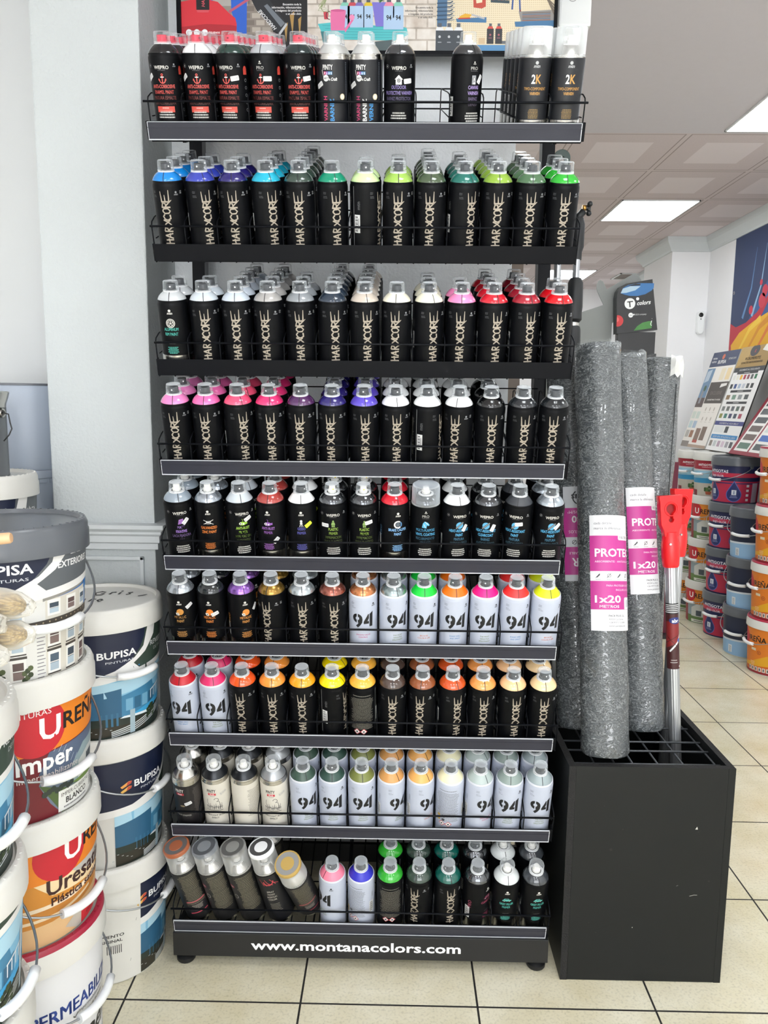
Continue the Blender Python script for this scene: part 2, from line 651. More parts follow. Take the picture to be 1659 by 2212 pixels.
struct(box('trim_3', 0.385, 0.505, 0, 0.418, 0.56, 1.93, mat('brown wood jamb', '#8b7c70', 0.5, noise=.2, nscale=12), None, 0.003))
# pillar of the right-hand wall and the cornice below the ceiling
struct(box('wall_column', 2.10, 4.25, 0, ROOM_X1, 4.90, CEIL, M_WALL_RIGHT))
bm = bmesh.new()
COR = [(0.0, 2.50), (0.012, 2.502), (0.016, 2.515), (0.050, 2.560), (0.056, 2.575), (0.060, 2.5995)]
def cor_path(o):
    return [(ROOM_X1 - o, -4.5), (ROOM_X1 - o, 4.25 - o), (2.10 - o, 4.25 - o), (2.10 - o, 4.90 + o), (ROOM_X1 - o, 4.90 + o), (ROOM_X1 - o, 6.8)]
rows = [[bm.verts.new((x, y, z)) for x, y in cor_path(o)] for o, z in COR]
for a, b in zip(rows, rows[1:]):
    for k in range(5):
        bm.faces.new((a[k], a[k + 1], b[k + 1], b[k]))
struct(finish(bm, 'trim_4', M_TRIM))

# LED ceiling panels
panel_words = ['bright square ceiling panel in the tiled ceiling above the right hand wall stacks',
               'farthest bright ceiling panel, seen past the black telescopic pole',
               'large bright ceiling panel cut by the right edge of the photo']
for i, (px, py, hx, hy) in enumerate(PANELS):
    lab = panel_words[i] if i < 3 else 'white ceiling panel lighting the shop behind the viewer'
    t = thing('ceiling_light', lab, 'ceiling light', (px, py, CEIL), 0, 'ceiling light panels')
    bm = bmesh.new()
    for a in ((-hx, -hy, -hx + .008, hy), (hx - .008, -hy, hx, hy), (-hx, -hy, hx, -hy + .008), (-hx, hy - .008, hx, hy)):
        add_box(bm, a[0], a[1], -0.007, a[2], a[3], -0.0005)
    finish(bm, 'frame', M_BAR, t)
    bm = bmesh.new()
    add_box(bm, -hx + .008, -hy + .008, -0.005, hx - .008, hy - .008, -0.001)
    finish(bm, 'diffuser', M_BULB, t)
# ------------------------------------------------------------------ spray cans: printed designs
CAN_R = 0.0325
FOIL = '#a3998a'

def hardcore_logo():
    """brush-lettered word, read upwards; unit run along x, letter height along y"""
    a = Art()
    def st(x, pts, w=.13, tp=None):
        if tp and tp[1] < .5:
            tp = (tp[0], .45)
        a.s([(.0088 - py * .0168, .0315 + (x + px * .115) * .1065) for px, py in pts], w * .0205, FOIL, tp)
    st(0.00, [(.15, -.05), (.2, .5), (.15, 1.05)]); st(0.00, [(.8, .0), (.75, .95)]); st(0.00, [(-.2, .45), (1.0, .6)])
    st(.125, [(-.05, 0), (.4, .95)]); st(.125, [(.4, 1.0), (.75, .0)]); st(.125, [(.05, .35), (.8, .4)], .1)
    st(.235, [(.15, -.05), (.15, 1.0)]); st(.235, [(.15, 1.0), (.7, .9), (.65, .6), (.2, .5)]); st(.235, [(.3, .5), (.95, -.1)])
    st(.345, [(-.15, .95), (.35, .8), (1.0, .15)], .17, (1, .5)); st(.345, [(-.2, -.15), (.3, .1), (.75, .5), (1.05, 1.0)], .15, (.6, 1))
    st(.455, [(1.0, .75), (.65, .95), (.2, .75), (.05, .4), (.35, .05), (.95, .1)], .15)
    st(.575, [(.5, .98), (.1, .7), (.15, .2), (.5, .02), (.9, .3), (.85, .8), (.5, .98)], .14)
    st(.69, [(.1, -.05), (.1, 1.0)], .15); st(.69, [(.0, 1.0), (.75, .88), (.7, .55), (.15, .5)], .13); st(.69, [(.35, .5), (1.25, -.25)], .14, (1, .5))
    st(.79, [(.1, -.05), (.1, 1.02)], .15); st(.79, [(.1, .95), (1.75, 1.05)], .14, (1, .25)); st(.79, [(.1, .5), (1.2, .55)], .13, (1, .3)); st(.79, [(.1, .05), (1.95, .02)], .14, (1, .25))
    return a

def mtn_logo(a, x, y, k, col):
    a.c(x, y + .0032 * k, .0019 * k, col, 12)
    a.t('mtn', x, y - .0018 * k, .0048 * k, col, slant=.25)

def barcode(a, x, y, w=.013, h=.036, vertical=True):
    a = a.part('barcode_label')
    a.r(x - w / 2, y - h / 2, x + w / 2, y + h / 2, '#d2d3d2')
    for k in range(9):
        yy = y - h * .42 + k * h * .095
        a.r(x - w * .36, yy, x + w * .12, yy + h * (.03 if k % 2 else .055), '#2a2a2c')
    a.r(x + w * .2, y - h * .3, x + w * .3, y + h * .3, '#55565a')

def fine(a, x, y, n, w, col, dy=.0036, hh=.0016):
    """unreadably small printed lines"""
    rr = random.Random(n * 77 + int(w * 9999))
    for k in range(n):
        ww = w * rr.uniform(.72, 1.0)
        q = -ww / 2
        while q < ww / 2 - .0006:
            e = min(ww / 2, q + rr.uniform(.0012, .0042))
            a.r(x + q, y - k * dy, x + e, y - k * dy + hh, col)
            q = e + .0006

def price(a, x, y, rot, col='#d9dadb'):
    a = a.part('price_sticker')
    ca, sa = math.cos(rot), math.sin(rot)
    pts = [(-.0085, -.0028), (-.0078, -.0045), (.0078, -.0045), (.0088, -.003), (.0088, .003), (.0078, .0045), (-.0078, .0045), (-.0085, .0028)]
    a.p([(x + p * ca - q * sa, y + p * sa + q * ca) for p, q in pts], col)
    a.t('€ 10.95', x + .0018 * sa, y - .0018 * ca, .0047, '#8d8f92', rot=rot, bold=False)

def back_print(a, ink_col, R=CAN_R):
    a = a.part('back_label')
    c = PI * R
    fine(a, c, .135, 1, .06, ink_col, hh=.0022)
    fine(a, c, .128, 26, .058, ink_col, dy=.0034)
    for k in (-.012, .004):
        for col, r in (('#b9474d', .0085), ('#e4e2de', .0066)):
            a.p([(c + k + r, .036 + .0), (c + k, .036 + r), (c + k - r, .036), (c + k, .036 - r)], col)
        a.c(c + k, .036, .0022, '#202022', 8)

def d_hard():
    a = Art()
    a.items += hardcore_logo().items
    mtn_logo(a, .0245, .131, 1.15, '#85878a')
    for k, s in enumerate(('SPRAY', 'PAINT', '', 'GLOSSY', 'COLORS')):
        if s:
            a.t(s, -.0275, .1355 - k * .0026, .0024, '#6d6f72', 'l', False)
    x = .036
    for k in range(4):
        a.ring(x + .0022 * (k % 2) - .001, .136 - .0022 * (k // 2) * 1.6, .0008, .0014, '#8d8f90', 8)
    barcode(a, -.056, .075)
    a.part('side_print').t('mtn', -.0495, .103, .0105, '#4c4e50', 'l', rot=PI / 2)
    a.part('side_print').r(-.0655, .03, -.0645, .148, '#8d8f90')
    back_print(a, '#6f6d66')
    return a

def d_94(slogan, col):
    a = Art()
    K = '#17191c'
    # stencil numerals
    a.ring(-.012, .0995, .0045, .0118, K, 26)
    a.s([(-.0035, .099), (-.0042, .090), (-.0085, .0825), (-.0135, .0775)], .0075, K, (1, .85))
    a.r(-.0135, .104, -.0108, .113, '#b6bdcd'); a.r(-.0135, .0865, -.0108, .0945, '#b6bdcd')
    a.p([(.0025, .0855), (.0195, .0855), (.0195, .0922), (.0112, .0922), (.0190, .1075), (.0130, .1110), (.0025, .0915)], K)
    a.p([(.0160, .0775), (.0238, .077), (.0245, .1160), (.0160, .1105)], K)
    a.r(.0148, .084, .0162, .111, '#b6bdcd')
    mtn_logo(a, .0265, .131, 1.25, '#1b1d20')
    for k, s in enumerate(('SPRAY', 'PAINT', '', 'MATT', 'COLORS')):
        if s:
            a.t(s, -.0275, .137 - k * .0032, .0029, '#565b66', 'l', False)
    for k, s in enumerate(slogan):
        a.t(s, .001, .0545 - k * .0062, .0052, col, bold=True, sx=.86, slant=.1)
    a.part('side_print').t('mtn', -.05, .10, .0105, '#9299a6', 'l', rot=PI / 2)
    barcode(a, -.056, .07)
    back_print(a, '#7a7e86')
    for k, cc in enumerate(('#c8a13a', '#3b3d42', '#c8a13a', '#44464b')):
        a.part('back_label').r(.078 + .012 * (k % 2), .044 + .011 * (k // 2), .085 + .012 * (k % 2), .051 + .011 * (k // 2), cc)
    return a

SLOGANS = [(('SMOOTH VALVE', 'CONTROL'), '#b0527c'), (('THE MOST', 'VERSATILE', 'SPRAYPAINT'), '#7d8a70'),
           (('BECAUSE', 'COLOR IS LIFE'), '#b5715c'), (('SHAKE WELL', 'AND SPRAY'), '#5f86b5')]

def icon(a, kind, x, y, k=1.0, col='#cc4a3f', w2='#e8e6e2'):
    if kind == 'anchor':
        a.ring(x, y + .008 * k, .0012 * k, .0024 * k, col)
        a.r(x - .0009 * k, y - .007 * k, x + .0009 * k, y + .0065 * k, col)
        a.r(x - .0035 * k, y + .003 * k, x + .0035 * k, y + .0046 * k, w2)
        a.ring(x, y - .001 * k, .0052 * k, .007 * k, col, 14, PI * 1.05, PI * 1.95)
        a.p([(x - .0085 * k, y - .002 * k), (x - .0045 * k, y - .002 * k), (x - .0072 * k, y + .002 * k)], col)
        a.p([(x + .0085 * k, y - .002 * k), (x + .0045 * k, y - .002 * k), (x + .0072 * k, y + .002 * k)], col)
    elif kind == 'house':
        a.p([(x - .0085 * k, y + .001 * k), (x, y + .009 * k), (x + .0085 * k, y + .001 * k), (x + .0062 * k, y + .001 * k), (x + .0062 * k, y - .008 * k), (x - .0062 * k, y - .008 * k), (x - .0062 * k, y + .001 * k)], w2)
        a.c(x, y - .001 * k, .0036 * k, '#2b2d38')
        a.ring(x, y - .001 * k, .0014 * k, .0022 * k, w2, 10)
    elif kind == 'frame':
        a.r(x - .0045 * k, y - .0075 * k, x + .0045 * k, y + .0085 * k, '#8d8f94')
        a.c(x, y + .002 * k, .0028 * k, '#1c1d20'); a.c(x + .0008 * k, y - .0055 * k, .002 * k, '#e5e4e0')
        a.r(x - .0012 * k, y - .0005 * k, x + .0016 * k, y + .004 * k, '#e5e4e0')
    elif kind == 'wheel':
        a.ring(x, y, .0078 * k, .0098 * k, col, 28); a.ring(x, y, .0052 * k, .0068 * k, col, 24)
        for j in range(5):
            t = j * 2 * PI / 5 + PI / 2
            a.s([(x, y), (x + .0055 * k * math.cos(t), y + .0055 * k * math.sin(t))], .0014 * k, col)
    elif kind == 'splash':
        for j in range(5):
            a.s([(x - .006 * k + j * .0006 * k, y - .005 * k + j * .0024 * k), (x + .006 * k, y - .003 * k + j * .0024 * k)], .0016 * k, col)
    elif kind == 'wires':
        for j in range(4):
            a.s([(x - .006 * k + j * .003 * k, y - .004 * k), (x - .003 * k + j * .003 * k, y + .004 * k)], .001 * k, w2)
        a.s([(x - .011 * k, y + .006 * k), (x + .011 * k, y - .005 * k)], .001 * k, w2); a.s([(x - .011 * k, y - .004 * k), (x + .011 * k, y + .006 * k)], .001 * k, w2)
    elif kind == 'pipe':
        a.c(x, y - .002 * k, .008 * k, col, 18, .0045 * k)
        a.c(x - .0045 * k, y - .002 * k, .003 * k, w2); a.c(x - .0045 * k, y - .002 * k, .0016 * k, '#26262a')
        a.c(x + .002 * k, y - .003 * k, .002 * k, w2, 8)
        a.p([(x + .006 * k, y), (x + .0105 * k, y + .0015 * k), (x + .0105 * k, y - .004 * k), (x + .006 * k, y - .004 * k)], col)
        a.s([(x, y + .003 * k), (x + .0008 * k, y + .007 * k), (x - .0015 * k, y + .009 * k)], .0009 * k, col)
    elif kind == 'bust':
        a.c(x, y + .006 * k, .0028 * k, w2, 10)
        a.r(x - .0026 * k, y - .001 * k, x + .0026 * k, y + .003 * k, w2)
        for j in (-1, 0, 1):
            a.s([(x + j * .001 * k, y), (x + j * .004 * k, y - .008 * k)], .0009 * k, w2)
    elif kind == 'blocks':
        a.c(x, y + .0065 * k, .0022 * k, col, 10)
        a.p([(x - .003 * k, y + .004 * k), (x + .003 * k, y + .004 * k), (x + .0045 * k, y - .002 * k), (x - .0045 * k, y - .002 * k)], col)
        a.r(x - .0034 * k, y - .0075 * k, x - .0004 * k, y - .0026 * k, col); a.r(x + .0004 * k, y - .0075 * k, x + .0034 * k, y - .0026 * k, col)
    elif kind == 'disc':
        a.ring(x, y, .006 * k, .0092 * k, w2, 24, PI * .3, PI * 1.75)
        a.c(x, y, .0048 * k, '#55606a', 18)
        a.ring(x, y, .0062 * k, .0092 * k, '#4e7fb0', 12, -PI * .2, PI * .26)
    elif kind == 'horse':
        a.p([(x - .008 * k, y - .006 * k), (x - .006 * k, y + .004 * k), (x - .002 * k, y + .009 * k), (x + .005 * k, y + .006 * k), (x + .009 * k, y), (x + .006 * k, y - .002 * k), (x + .003 * k, y), (x + .002 * k, y - .008 * k)], col)
        a.s([(x - .001 * k, y + .008 * k), (x + .006 * k, y + .001 * k)], .0012 * k, w2); a.s([(x - .004 * k, y + .002 * k), (x, y - .006 * k)], .001 * k, w2)
    elif kind == 'heat':
        a.c(x, y, .008 * k, '#58a6cf', 20)
        a.s([(x - .0085 * k, y - .0075 * k), (x + .0085 * k, y + .0075 * k)], .0042 * k, '#2b2d30')
        a.s([(x - .0075 * k, y - .0066 * k), (x + .0075 * k, y + .0066 * k)], .0026 * k, '#8d8f92')
        for j in range(5):
            u = -.005 + j * .0025
            a.s([(x + u * k - .001 * k, y + u * k + .001 * k), (x + u * k + .001 * k, y + u * k - .001 * k)], .0006 * k, '#2b2d30')
    elif kind == 'helmet':
        a.c(x + .001 * k, y + .001 * k, .008 * k, col, 20)
        a.p([(x - .009 * k, y - .001 * k), (x - .002 * k, y - .0015 * k), (x - .001 * k, y - .008 * k), (x - .007 * k, y - .007 * k)], w2)
        a.r(x - .006 * k, y - .0055 * k, x - .003 * k, y - .003 * k, '#1c1d20')
    elif kind == 'car':
        a.p([(x - .0105 * k, y - .001 * k), (x - .008 * k, y + .0015 * k), (x - .005 * k, y + .0055 * k), (x + .004 * k, y + .0055 * k), (x + .006 * k, y + .0015 * k), (x + .011 * k, y + .0005 * k), (x + .0105 * k, y - .003 * k), (x - .0105 * k, y - .003 * k)], col)
        a.p([(x - .0045 * k, y + .0015 * k), (x - .003 * k, y + .0045 * k), (x - .0004 * k, y + .0045 * k), (x - .0004 * k, y + .0015 * k)], '#26303a'); a.p([(x + .0004 * k, y + .0015 * k), (x + .0004 * k, y + .0045 * k), (x + .0032 * k, y + .0045 * k), (x + .0042 * k, y + .0015 * k)], '#26303a')
        for s in (-.006, .0062):
            a.c(x + s * k, y - .003 * k, .0024 * k, '#101114', 12); a.c(x + s * k, y - .003 * k, .0011 * k, w2, 8)

def d_pro(head, ic, icol, title, tcol, faded=(), lines=3, extra=None, tagpos=None, tagcol='#d9dadb', colour2=None):
    """black technical can: maker line, pictogram, coloured name, faded second language, small white lines"""
    a = Art()
    if head == 'wepro':
        a.t('WEPRO', 0, .1275, .0088, '#c9c7c1')
        fine(a, 0, .1248, 1, .018, '#55565a', hh=.001)
        a.ring(-.0265, .1335, .0028, .0034, '#77797c', 16); a.c(-.0265, .1335, .001, '#c9c7c1', 8)
        mtn_logo(a, .027, .133, .9, '#8d8f92')
    elif head == 'pro':
        mtn_logo(a, 0, .1385, .8, '#c9c7c1')
        a.t('PRO', 0, .1275, .0085, '#b8b7b3', bold=False); fine(a, 0, .125, 1, .018, '#55565a', hh=.001)
    else:
        mtn_logo(a, 0, .131, 1.5, '#d4d2cc')
        a.part('side_print').t('PRO', -.0415, .079, .0125, colour2 or '#5b5d60', 'l', False, rot=PI / 2)
    icon(a, ic, 0, .1095, 1.0, icol)
    y = .0935
    for s in title:
        a.t(s, 0, y, .0092, tcol, bold=True, sx=.66)
        y -= .0102
    c = lin(tcol)
    def dim(f):
        h = tcol.lstrip('#')
        return '#' + ''.join('%02x' % int(int(h[i:i + 2], 16) * f + 20 * (1 - f)) for i in (0, 2, 4))
    for k, s in enumerate(faded):
        a.t(s, 0, y, .0088, dim(.55 - .2 * k), bold=True, sx=.66)
        y -= .0098
    if extra == 'band':
        a.r(-.0185, .0495, .0185, .0605, '#cb4a3d'); fine(a, 0, .0565, 1, .014, '#e9b0a6', hh=.0018); fine(a, 0, .0525, 1, .03, '#e0877b', hh=.001)
        for s, col in ((.043, '#c8473c'),):
            a.p([(s - .005, .118), (s - .005, .128), (s - .003, .1325), (s, .1335), (s + .003, .1325), (s + .005, .128), (s + .005, .118)], col)
            for k in range(5):
                a.ring(s, .108 - k * .0135, .0022, .003, '#7b7d80', 10)
    if head == 'mtn':
        fine(a, 0, .0655, 1, .016, '#6c6d70', hh=.0009)
        fine(a, 0, .0575, 6, .024, tcol, dy=.0026, hh=.0013)
    elif lines:
        fine(a, 0, .0485, lines, .036, '#b9b8b4', dy=.0048, hh=.0026)
    barcode(a, -.052, .062)
    if tagpos:
        price(a, tagpos[0], tagpos[1], tagpos[2], tagcol)
    back_print(a, '#6f6d66')
    return a

def d_pinty_varnish(w1, c1, w2, c2, w3, c3):
    a = Art()
    a.r(-PI * CAN_R, .008, PI * CAN_R, .1455, '#101218')
    a.t('PINTY', -.006, .1275, .0125, '#dcdcda', sx=.62)
    for k, (ch, bg) in enumerate(zip('PLUS', ('#c7356d', '#7b4fa0', '#2e7fb8', '#2b6f9d'))):
        a.r(-.0145 + k * .0046, .1185, -.0102 + k * .0046, .1242, bg); a.t(ch, -.0123 + k * .0046, .1193, .0053, '#f0f0ee')
    a.c(-.010, .1125, .006, '#dcdcda', 14); a.t('ART', -.010, .1105, .005, '#22242a')
    a.s([(-.0185, .127), (-.0165, .118)], .001, '#dcdcda'); a.s([(-.015, .114), (-.0165, .119)], .0008, '#dcdcda')
    a.t('&', -.0025, .1085, .005, '#dcdcda'); a.t('Craft', .0065, .108, .0078, '#dcdcda', slant=.2, sx=.8)
    for s, x, col, size in ((w1, -.0085, c1, .0112), (w2, .0055, c2, .0118), (w3, .0195, c3, .0118)):
        if s:
            a.t(s, x, .0345, size, col, 'l', rot=PI / 2)
    a.c(.0245, .079, .0058, '#c9b894', 16); a.c(.0245, .079, .0045, '#efe6cf', 16)
    for k in range(24):
        a.r(.034, .07 + k * .003, .0375, .0715 + k * .003, '#5c6068')
    price(a, -.026, .1, .5)
    return a

def d_2k():
    a = Art()
    a.r(-PI * CAN_R, .038, PI * CAN_R, .1495, '#14161b')
    mtn_logo(a, 0, .135, 1.7, '#a9aaac')
    a.t('2', -.0048, .104, .0225, '#e4e3df', sx=.75); a.t('K', .0058, .104, .0225, '#b98a45', sx=.75)
    a.t('TWO-COMPONENT', 0, .092, .0078, '#b98a45', sx=.66); a.t('VARNISH', 0, .0835, .0078, '#b98a45', sx=.66)
    fine(a, 0, .0685, 1, .036, '#54565c', hh=.0012)
    fine(a, 0, .0565, 7, .024, '#8f733f', dy=.0026, hh=.0013)
    barcode(a, -.05, .062)
    a.part('side_print').t('PRO', -.046, .1, .012, '#b98a45', 'l', False, rot=PI / 2)
    return a

def d_iron(empty=False):
    a = Art()
    if not empty:
        a.t('PINTY', -.004, .121, .0125, '#1d1e20', sx=.62)
        a.r(-.0125, .1125, .0065, .1185, '#c23a44'); a.t('PLUS', -.003, .1135, .005, '#f2eeee', sx=.95); fine(a, -.002, .109, 1, .012, '#77736c', hh=.001)
        G = '#2a2b2e'
        a.ring(.006, .099, .0045, .0056, G, 14, -PI / 2, PI)
        a.s([(.006, .094), (.012, .094), (.014, .085), (.014, .07)], .0011, G); a.s([(-.02, .079), (.02, .076)], .0013, G); a.s([(-.02, .068), (.02, .066)], .0013, G)
        for k in range(9):
            a.s([(-.018 + k * .0045, .07), (-.018 + k * .0045, .082 + (k % 3) * .003)], .0008, G)
        for k in (-.012, .0, .012):
            a.ring(k, .074, .002, .0028, G, 10); a.ring(k + .004, .0795, .0016, .0023, G, 10)
        a.s([(-.015, .1), (-.017, .09), (-.013, .082)], .0009, G)
        a.t('WROUGHT IRON', .0, .050, .0066, '#3a3a3b', sx=.85, slant=.1); a.t('EFFECT', .0, .042, .0066, '#3a3a3b', sx=.85, slant=.1)
        price(a, .0235, .117, .35, '#c4c1b9')
    b = a.part('back_label')
    fine(b, .064, .126, 21, .035, '#8a867d', dy=.0036)
    b.r(.0445, .05, .0835, .052, '#a9a59b')
    return a

def d_stripper():
    a = Art()
    a.r(-PI * CAN_R, .01, PI * CAN_R, .137, '#1d1b1d')
    a.t('PINTY', -.004, .119, .0125, '#cfcdc8', sx=.62)
    a.r(-.0125, .1105, .0065, .1165, '#a8303a'); a.t('PLUS', -.003, .1115, .005, '#f2eeee', sx=.95)
    fine(a, .042, .126, 22, .03, '#5d5955', dy=.0036)
    price(a, .014, .086, .35)
    a.c(.0, .078, .006, '#8d7f63', 14, .0025)
    a.t('PAINT STRIPPER', .0, .0475, .0062, '#8b8a86', sx=.85)
    return a

def d_tall(k):
    a = Art()
    if k == 3:
        a.r(-PI * CAN_R, .01, PI * CAN_R, .158, '#15161a')
        for j in range(6):
            a.s([(-.02 + j * .006, .148 - (j % 2) * .012), (-.012 + j * .007, .128)], .0012, '#c2434c')
        a.ring(.0, .141, .010, .0125, '#c2434c', 16, PI, 2 * PI)
        for j, s in enumerate(('SPRAY', 'MIXED', 'ACRYLIC', 'COLOR')):
            a.t(s, -.002, .105 - j * .0085, .0068, '#a9a49a', sx=.9)
        fine(a, 0, .066, 6, .03, '#7f7b70', dy=.0045)
        return a
    a.r(-PI * CAN_R, .01, PI * CAN_R, .160, '#1c1c1d')
    fine(a, .012, .150, 24, .05, '#76715f', dy=.0045, hh=.0022)
    for j in range(7):
        a.s([(-.012, .145 - j * .015), (.036, .148 - j * .015)], .0006, '#0c0c0c')
    if k == 0:
        a.r(-.012, .066, .036, .069, '#b8495a'); a.r(-.01, .036, .034, .06, '#26252a'); fine(a, .012, .054, 4, .03, '#a9a49a')
        a.r(-.01, .03, .034, .033, '#b8495a')
    else:
        a.r(-.035, .02, -.014, .158, '#242426'); a.c(-.026, .122, .0075, '#8e3a4a', 16, .005); a.t('505', -.026, .12, .0055, '#d5ccc8')
        a.ring(-.022, .09, .005, .0062, '#b9b6ae', 14)
    return a
# ------------------------------------------------------------------ spray cans: shared meshes
BODY_PROF = [(0, 0.002), (.026, .0005), (.0295, 0), (.0325, .0035), (.0325, .040), (.0325, .1445), (.0321, .1485), (.0309, .1515), (.0312, .1530), (.0313, .1545), (.0306, .1560), (.0296, .1562)]
_body, _dome, _noz, _capm, _print = {}, {}, {}, {}, {}

def lathe_mesh(name, prof, mats, segs=26, mis=None):
    bm = bmesh.new()
    add_lathe(bm, prof, segs, mis)
    return mesh_from(bm, name, mats)

def body_mesh(kind):
    if kind in _body:
        return _body[kind]
    if kind == 'black':
        m = lathe_mesh('can_body', BODY_PROF, [M_CANBLACK], 30)
    elif kind == 'tinbase':
        m = lathe_mesh('can_body', BODY_PROF, [M_CANBLACK, M_TIN], 30, [1, 1, 1, 1, 0, 0, 0, 0, 0, 0, 0])
    elif kind == 'grey':
        m = lathe_mesh('can_body', BODY_PROF, [M_CANGREY, M_WHITE_BEAD], 30, [0] * 7 + [1] * 4)
    elif kind == 'cream':
        m = lathe_mesh('can_body', BODY_PROF, [M_CREAM, M_TIN], 30, [0, 0, 0, 0, 0, 1, 1, 1, 1, 1, 1])
    elif kind == 'tin':
        m = lathe_mesh('can_body', BODY_PROF, [M_TIN], 30)
    elif kind == 'tall':
        p = [(r, z if z < .1 else z + .006) for r, z in BODY_PROF]
        m = lathe_mesh('can_body', p, [M_TIN], 30)
    _body[kind] = m
    return m

def dome_mesh(col, finish_='gloss', seam=True):
    key = (col, finish_, seam)
    if key in _dome:
        return _dome[key]
    if finish_ == 'gloss':
        m0 = mat('gloss top ' + col, col, 0.12, coat=0.6, noise=.04)
    elif finish_ == 'matt':
        m0 = mat('matt top ' + col, col, 0.38, noise=.03)
    elif finish_ == 'metal':
        m0 = mat('metallic top ' + col, col, 0.24, metal=0.75, coat=.4, noise=.06)
    else:
        m0 = mat('clear top over metal', '#55585c', 0.08, metal=0.85, coat=1.0)
    if finish_ == 'cone':
        m0 = M_TIN if col == 'tin' else mat('painted cone ' + col, col, 0.3, metal=0.5)
    prof = [(.0304, .1555), (.0296, .1585), (.0270, .1628), (.0232, .1672), (.0192, .1705), (.0172, .1717), (.0172, .1737), (.0160, .1742), (.0120, .1742)]
    if finish_ in ('matt', 'cone'):
        prof = [(.0296, .1550), (.0285, .1570), (.0262, .1605), (.0228, .1655), (.0192, .1698), (.0172, .1717), (.0172, .1737), (.0160, .1742), (.0120, .1742)]
    bm = bmesh.new()
    add_lathe(bm, prof, 28, [0, 0, 0, 0, 0, 1, 1, 1])
    if seam and finish_ != 'cone':
        a = .035
        w = .0007
        pv = [[bm.verts.new(((r + .0003) * math.sin(a + s * w / r), -(r + .0003) * math.cos(a + s * w / r), z + .0003)) for s in (-1, 1)] for r, z in prof[:6]]
        for p, q in zip(pv, pv[1:]):
            f = bm.faces.new((p[0], p[1], q[1], q[0]))
            f.material_index = 2
    me = mesh_from(bm, 'colour_dome', [m0, M_RING, mat('seam line', '#1c1c20' if finish_ != 'matt' else '#e8e4e0', .5)])
    _dome[key] = me
    return me

def nozzle_mesh(kind):
    if kind in _noz:
        return _noz[kind]
    m = {'grey': M_NOZ_GREY, 'red': M_NOZ_RED, 'white': M_NOZ_WHITE, 'yellow': M_NOZ_WHITE, 'black': M_NOZ_GREY}[kind]
    bm = bmesh.new()
    if kind in ('white', 'yellow'):
        add_lathe(bm, [(.0095, .1735), (.0098, .1795), (.0075, .1805), (.0072, .1880), (.0064, .1892), (0, .1890)], 18)
    else:
        add_lathe(bm, [(.0112, .1735), (.0112, .1765), (.0104, .1772), (.0102, .1865), (.0095, .1878), (0, .1868)], 18)
    dot = 2 if kind == 'yellow' else 1
    y = -.0104 if kind not in ('white', 'yellow') else -.0074
    vs = [bm.verts.new((.0017 * math.cos(2 * PI * k / 10), y - .0002, .1825 + .0017 * math.sin(2 * PI * k / 10))) for k in range(10)]
    f = bm.faces.new(vs)
    f.material_index = dot
    if kind == 'red':
        f.material_index = 3
    me = mesh_from(bm, 'spray_nozzle', [m, M_NOZ_DOT, mat('yellow insert', '#e6cf2e', .4), mat('dark nozzle hole', '#5a1420', .5)])
    _noz[kind] = me
    return me

def cap_mesh(kind):
    if kind in _capm:
        return _capm[kind]
    mats = [M_CAP, M_CAPDISC, M_RING]
    if kind == 'clear':
        pr, mi = [(.0171, .1738), (.0172, .1760), (.0165, .1763), (.0158, .1915), (.0150, .1938), (.0135, .1943), (.0105, .1943), (.0103, .1935), (0, .1935)], [1, 1, 0, 0, 1, 1, 1, 1]
    elif kind == 'wide':
        pr, mi = [(.0178, .1735), (.0180, .1755), (.0176, .1925), (.0168, .1950), (.0150, .1956), (.0128, .1952), (0, .1950)], [1, 0, 0, 1, 1, 0]
        mats = [clear_mat('wide clear cap plastic', (225, 230, 233), .22, .05), M_CAP, M_RING]
    elif kind == 'frost':
        pr, mi = [(.0318, .1515), (.0318, .1535), (.0312, .1540), (.0306, .1995), (.0294, .2030), (.0272, .2040), (0, .2036)], [1, 1, 0, 0, 1, 0]
        mats = [M_CAP_FROST, M_CAPDISC, M_RING]
    elif kind == 'dome':
        pr, mi = [(.0322, .1515), (.0322, .1550), (.0316, .1555), (.0312, .1880), (.0298, .1930), (.0265, .1952), (0, .1957)], [1, 1, 0, 0, 1, 0]
        mats = [clear_mat('big clear cap plastic', (215, 224, 232), .28, .14), M_CAPDISC, M_RING]
    else:                                   # large overcap with a coloured, lettered lid
        pr, mi = [(.0322, .1600), (.0322, .1640), (.0314, .1650), (.0305, .2110), (.0312, .2115), (.0316, .2190), (.0300, .2214), (.0275, .2219), (.0272, .2206), (.0160, .2206), (.0156, .2214), (0, .2214)], [0, 0, 0, 2, 2, 2, 2, 2, 3, 2, 2]
        col, ringc = kind
        mats = [clear_mat('tall overcap plastic', (205, 206, 204), .30, .22, .25), M_CAPDISC, clear_mat('overcap lid ' + col, tuple(int(col[i:i + 2], 16) for i in (1, 3, 5)), .2, .9 if col not in ('#8d9298', '#9a9a96') else .55, .3), mat('overcap lettered ring ' + ringc, ringc, .4)]
    me = lathe_mesh('clear_cap', pr, mats, 24, mi)
    _capm[kind] = me
    return me

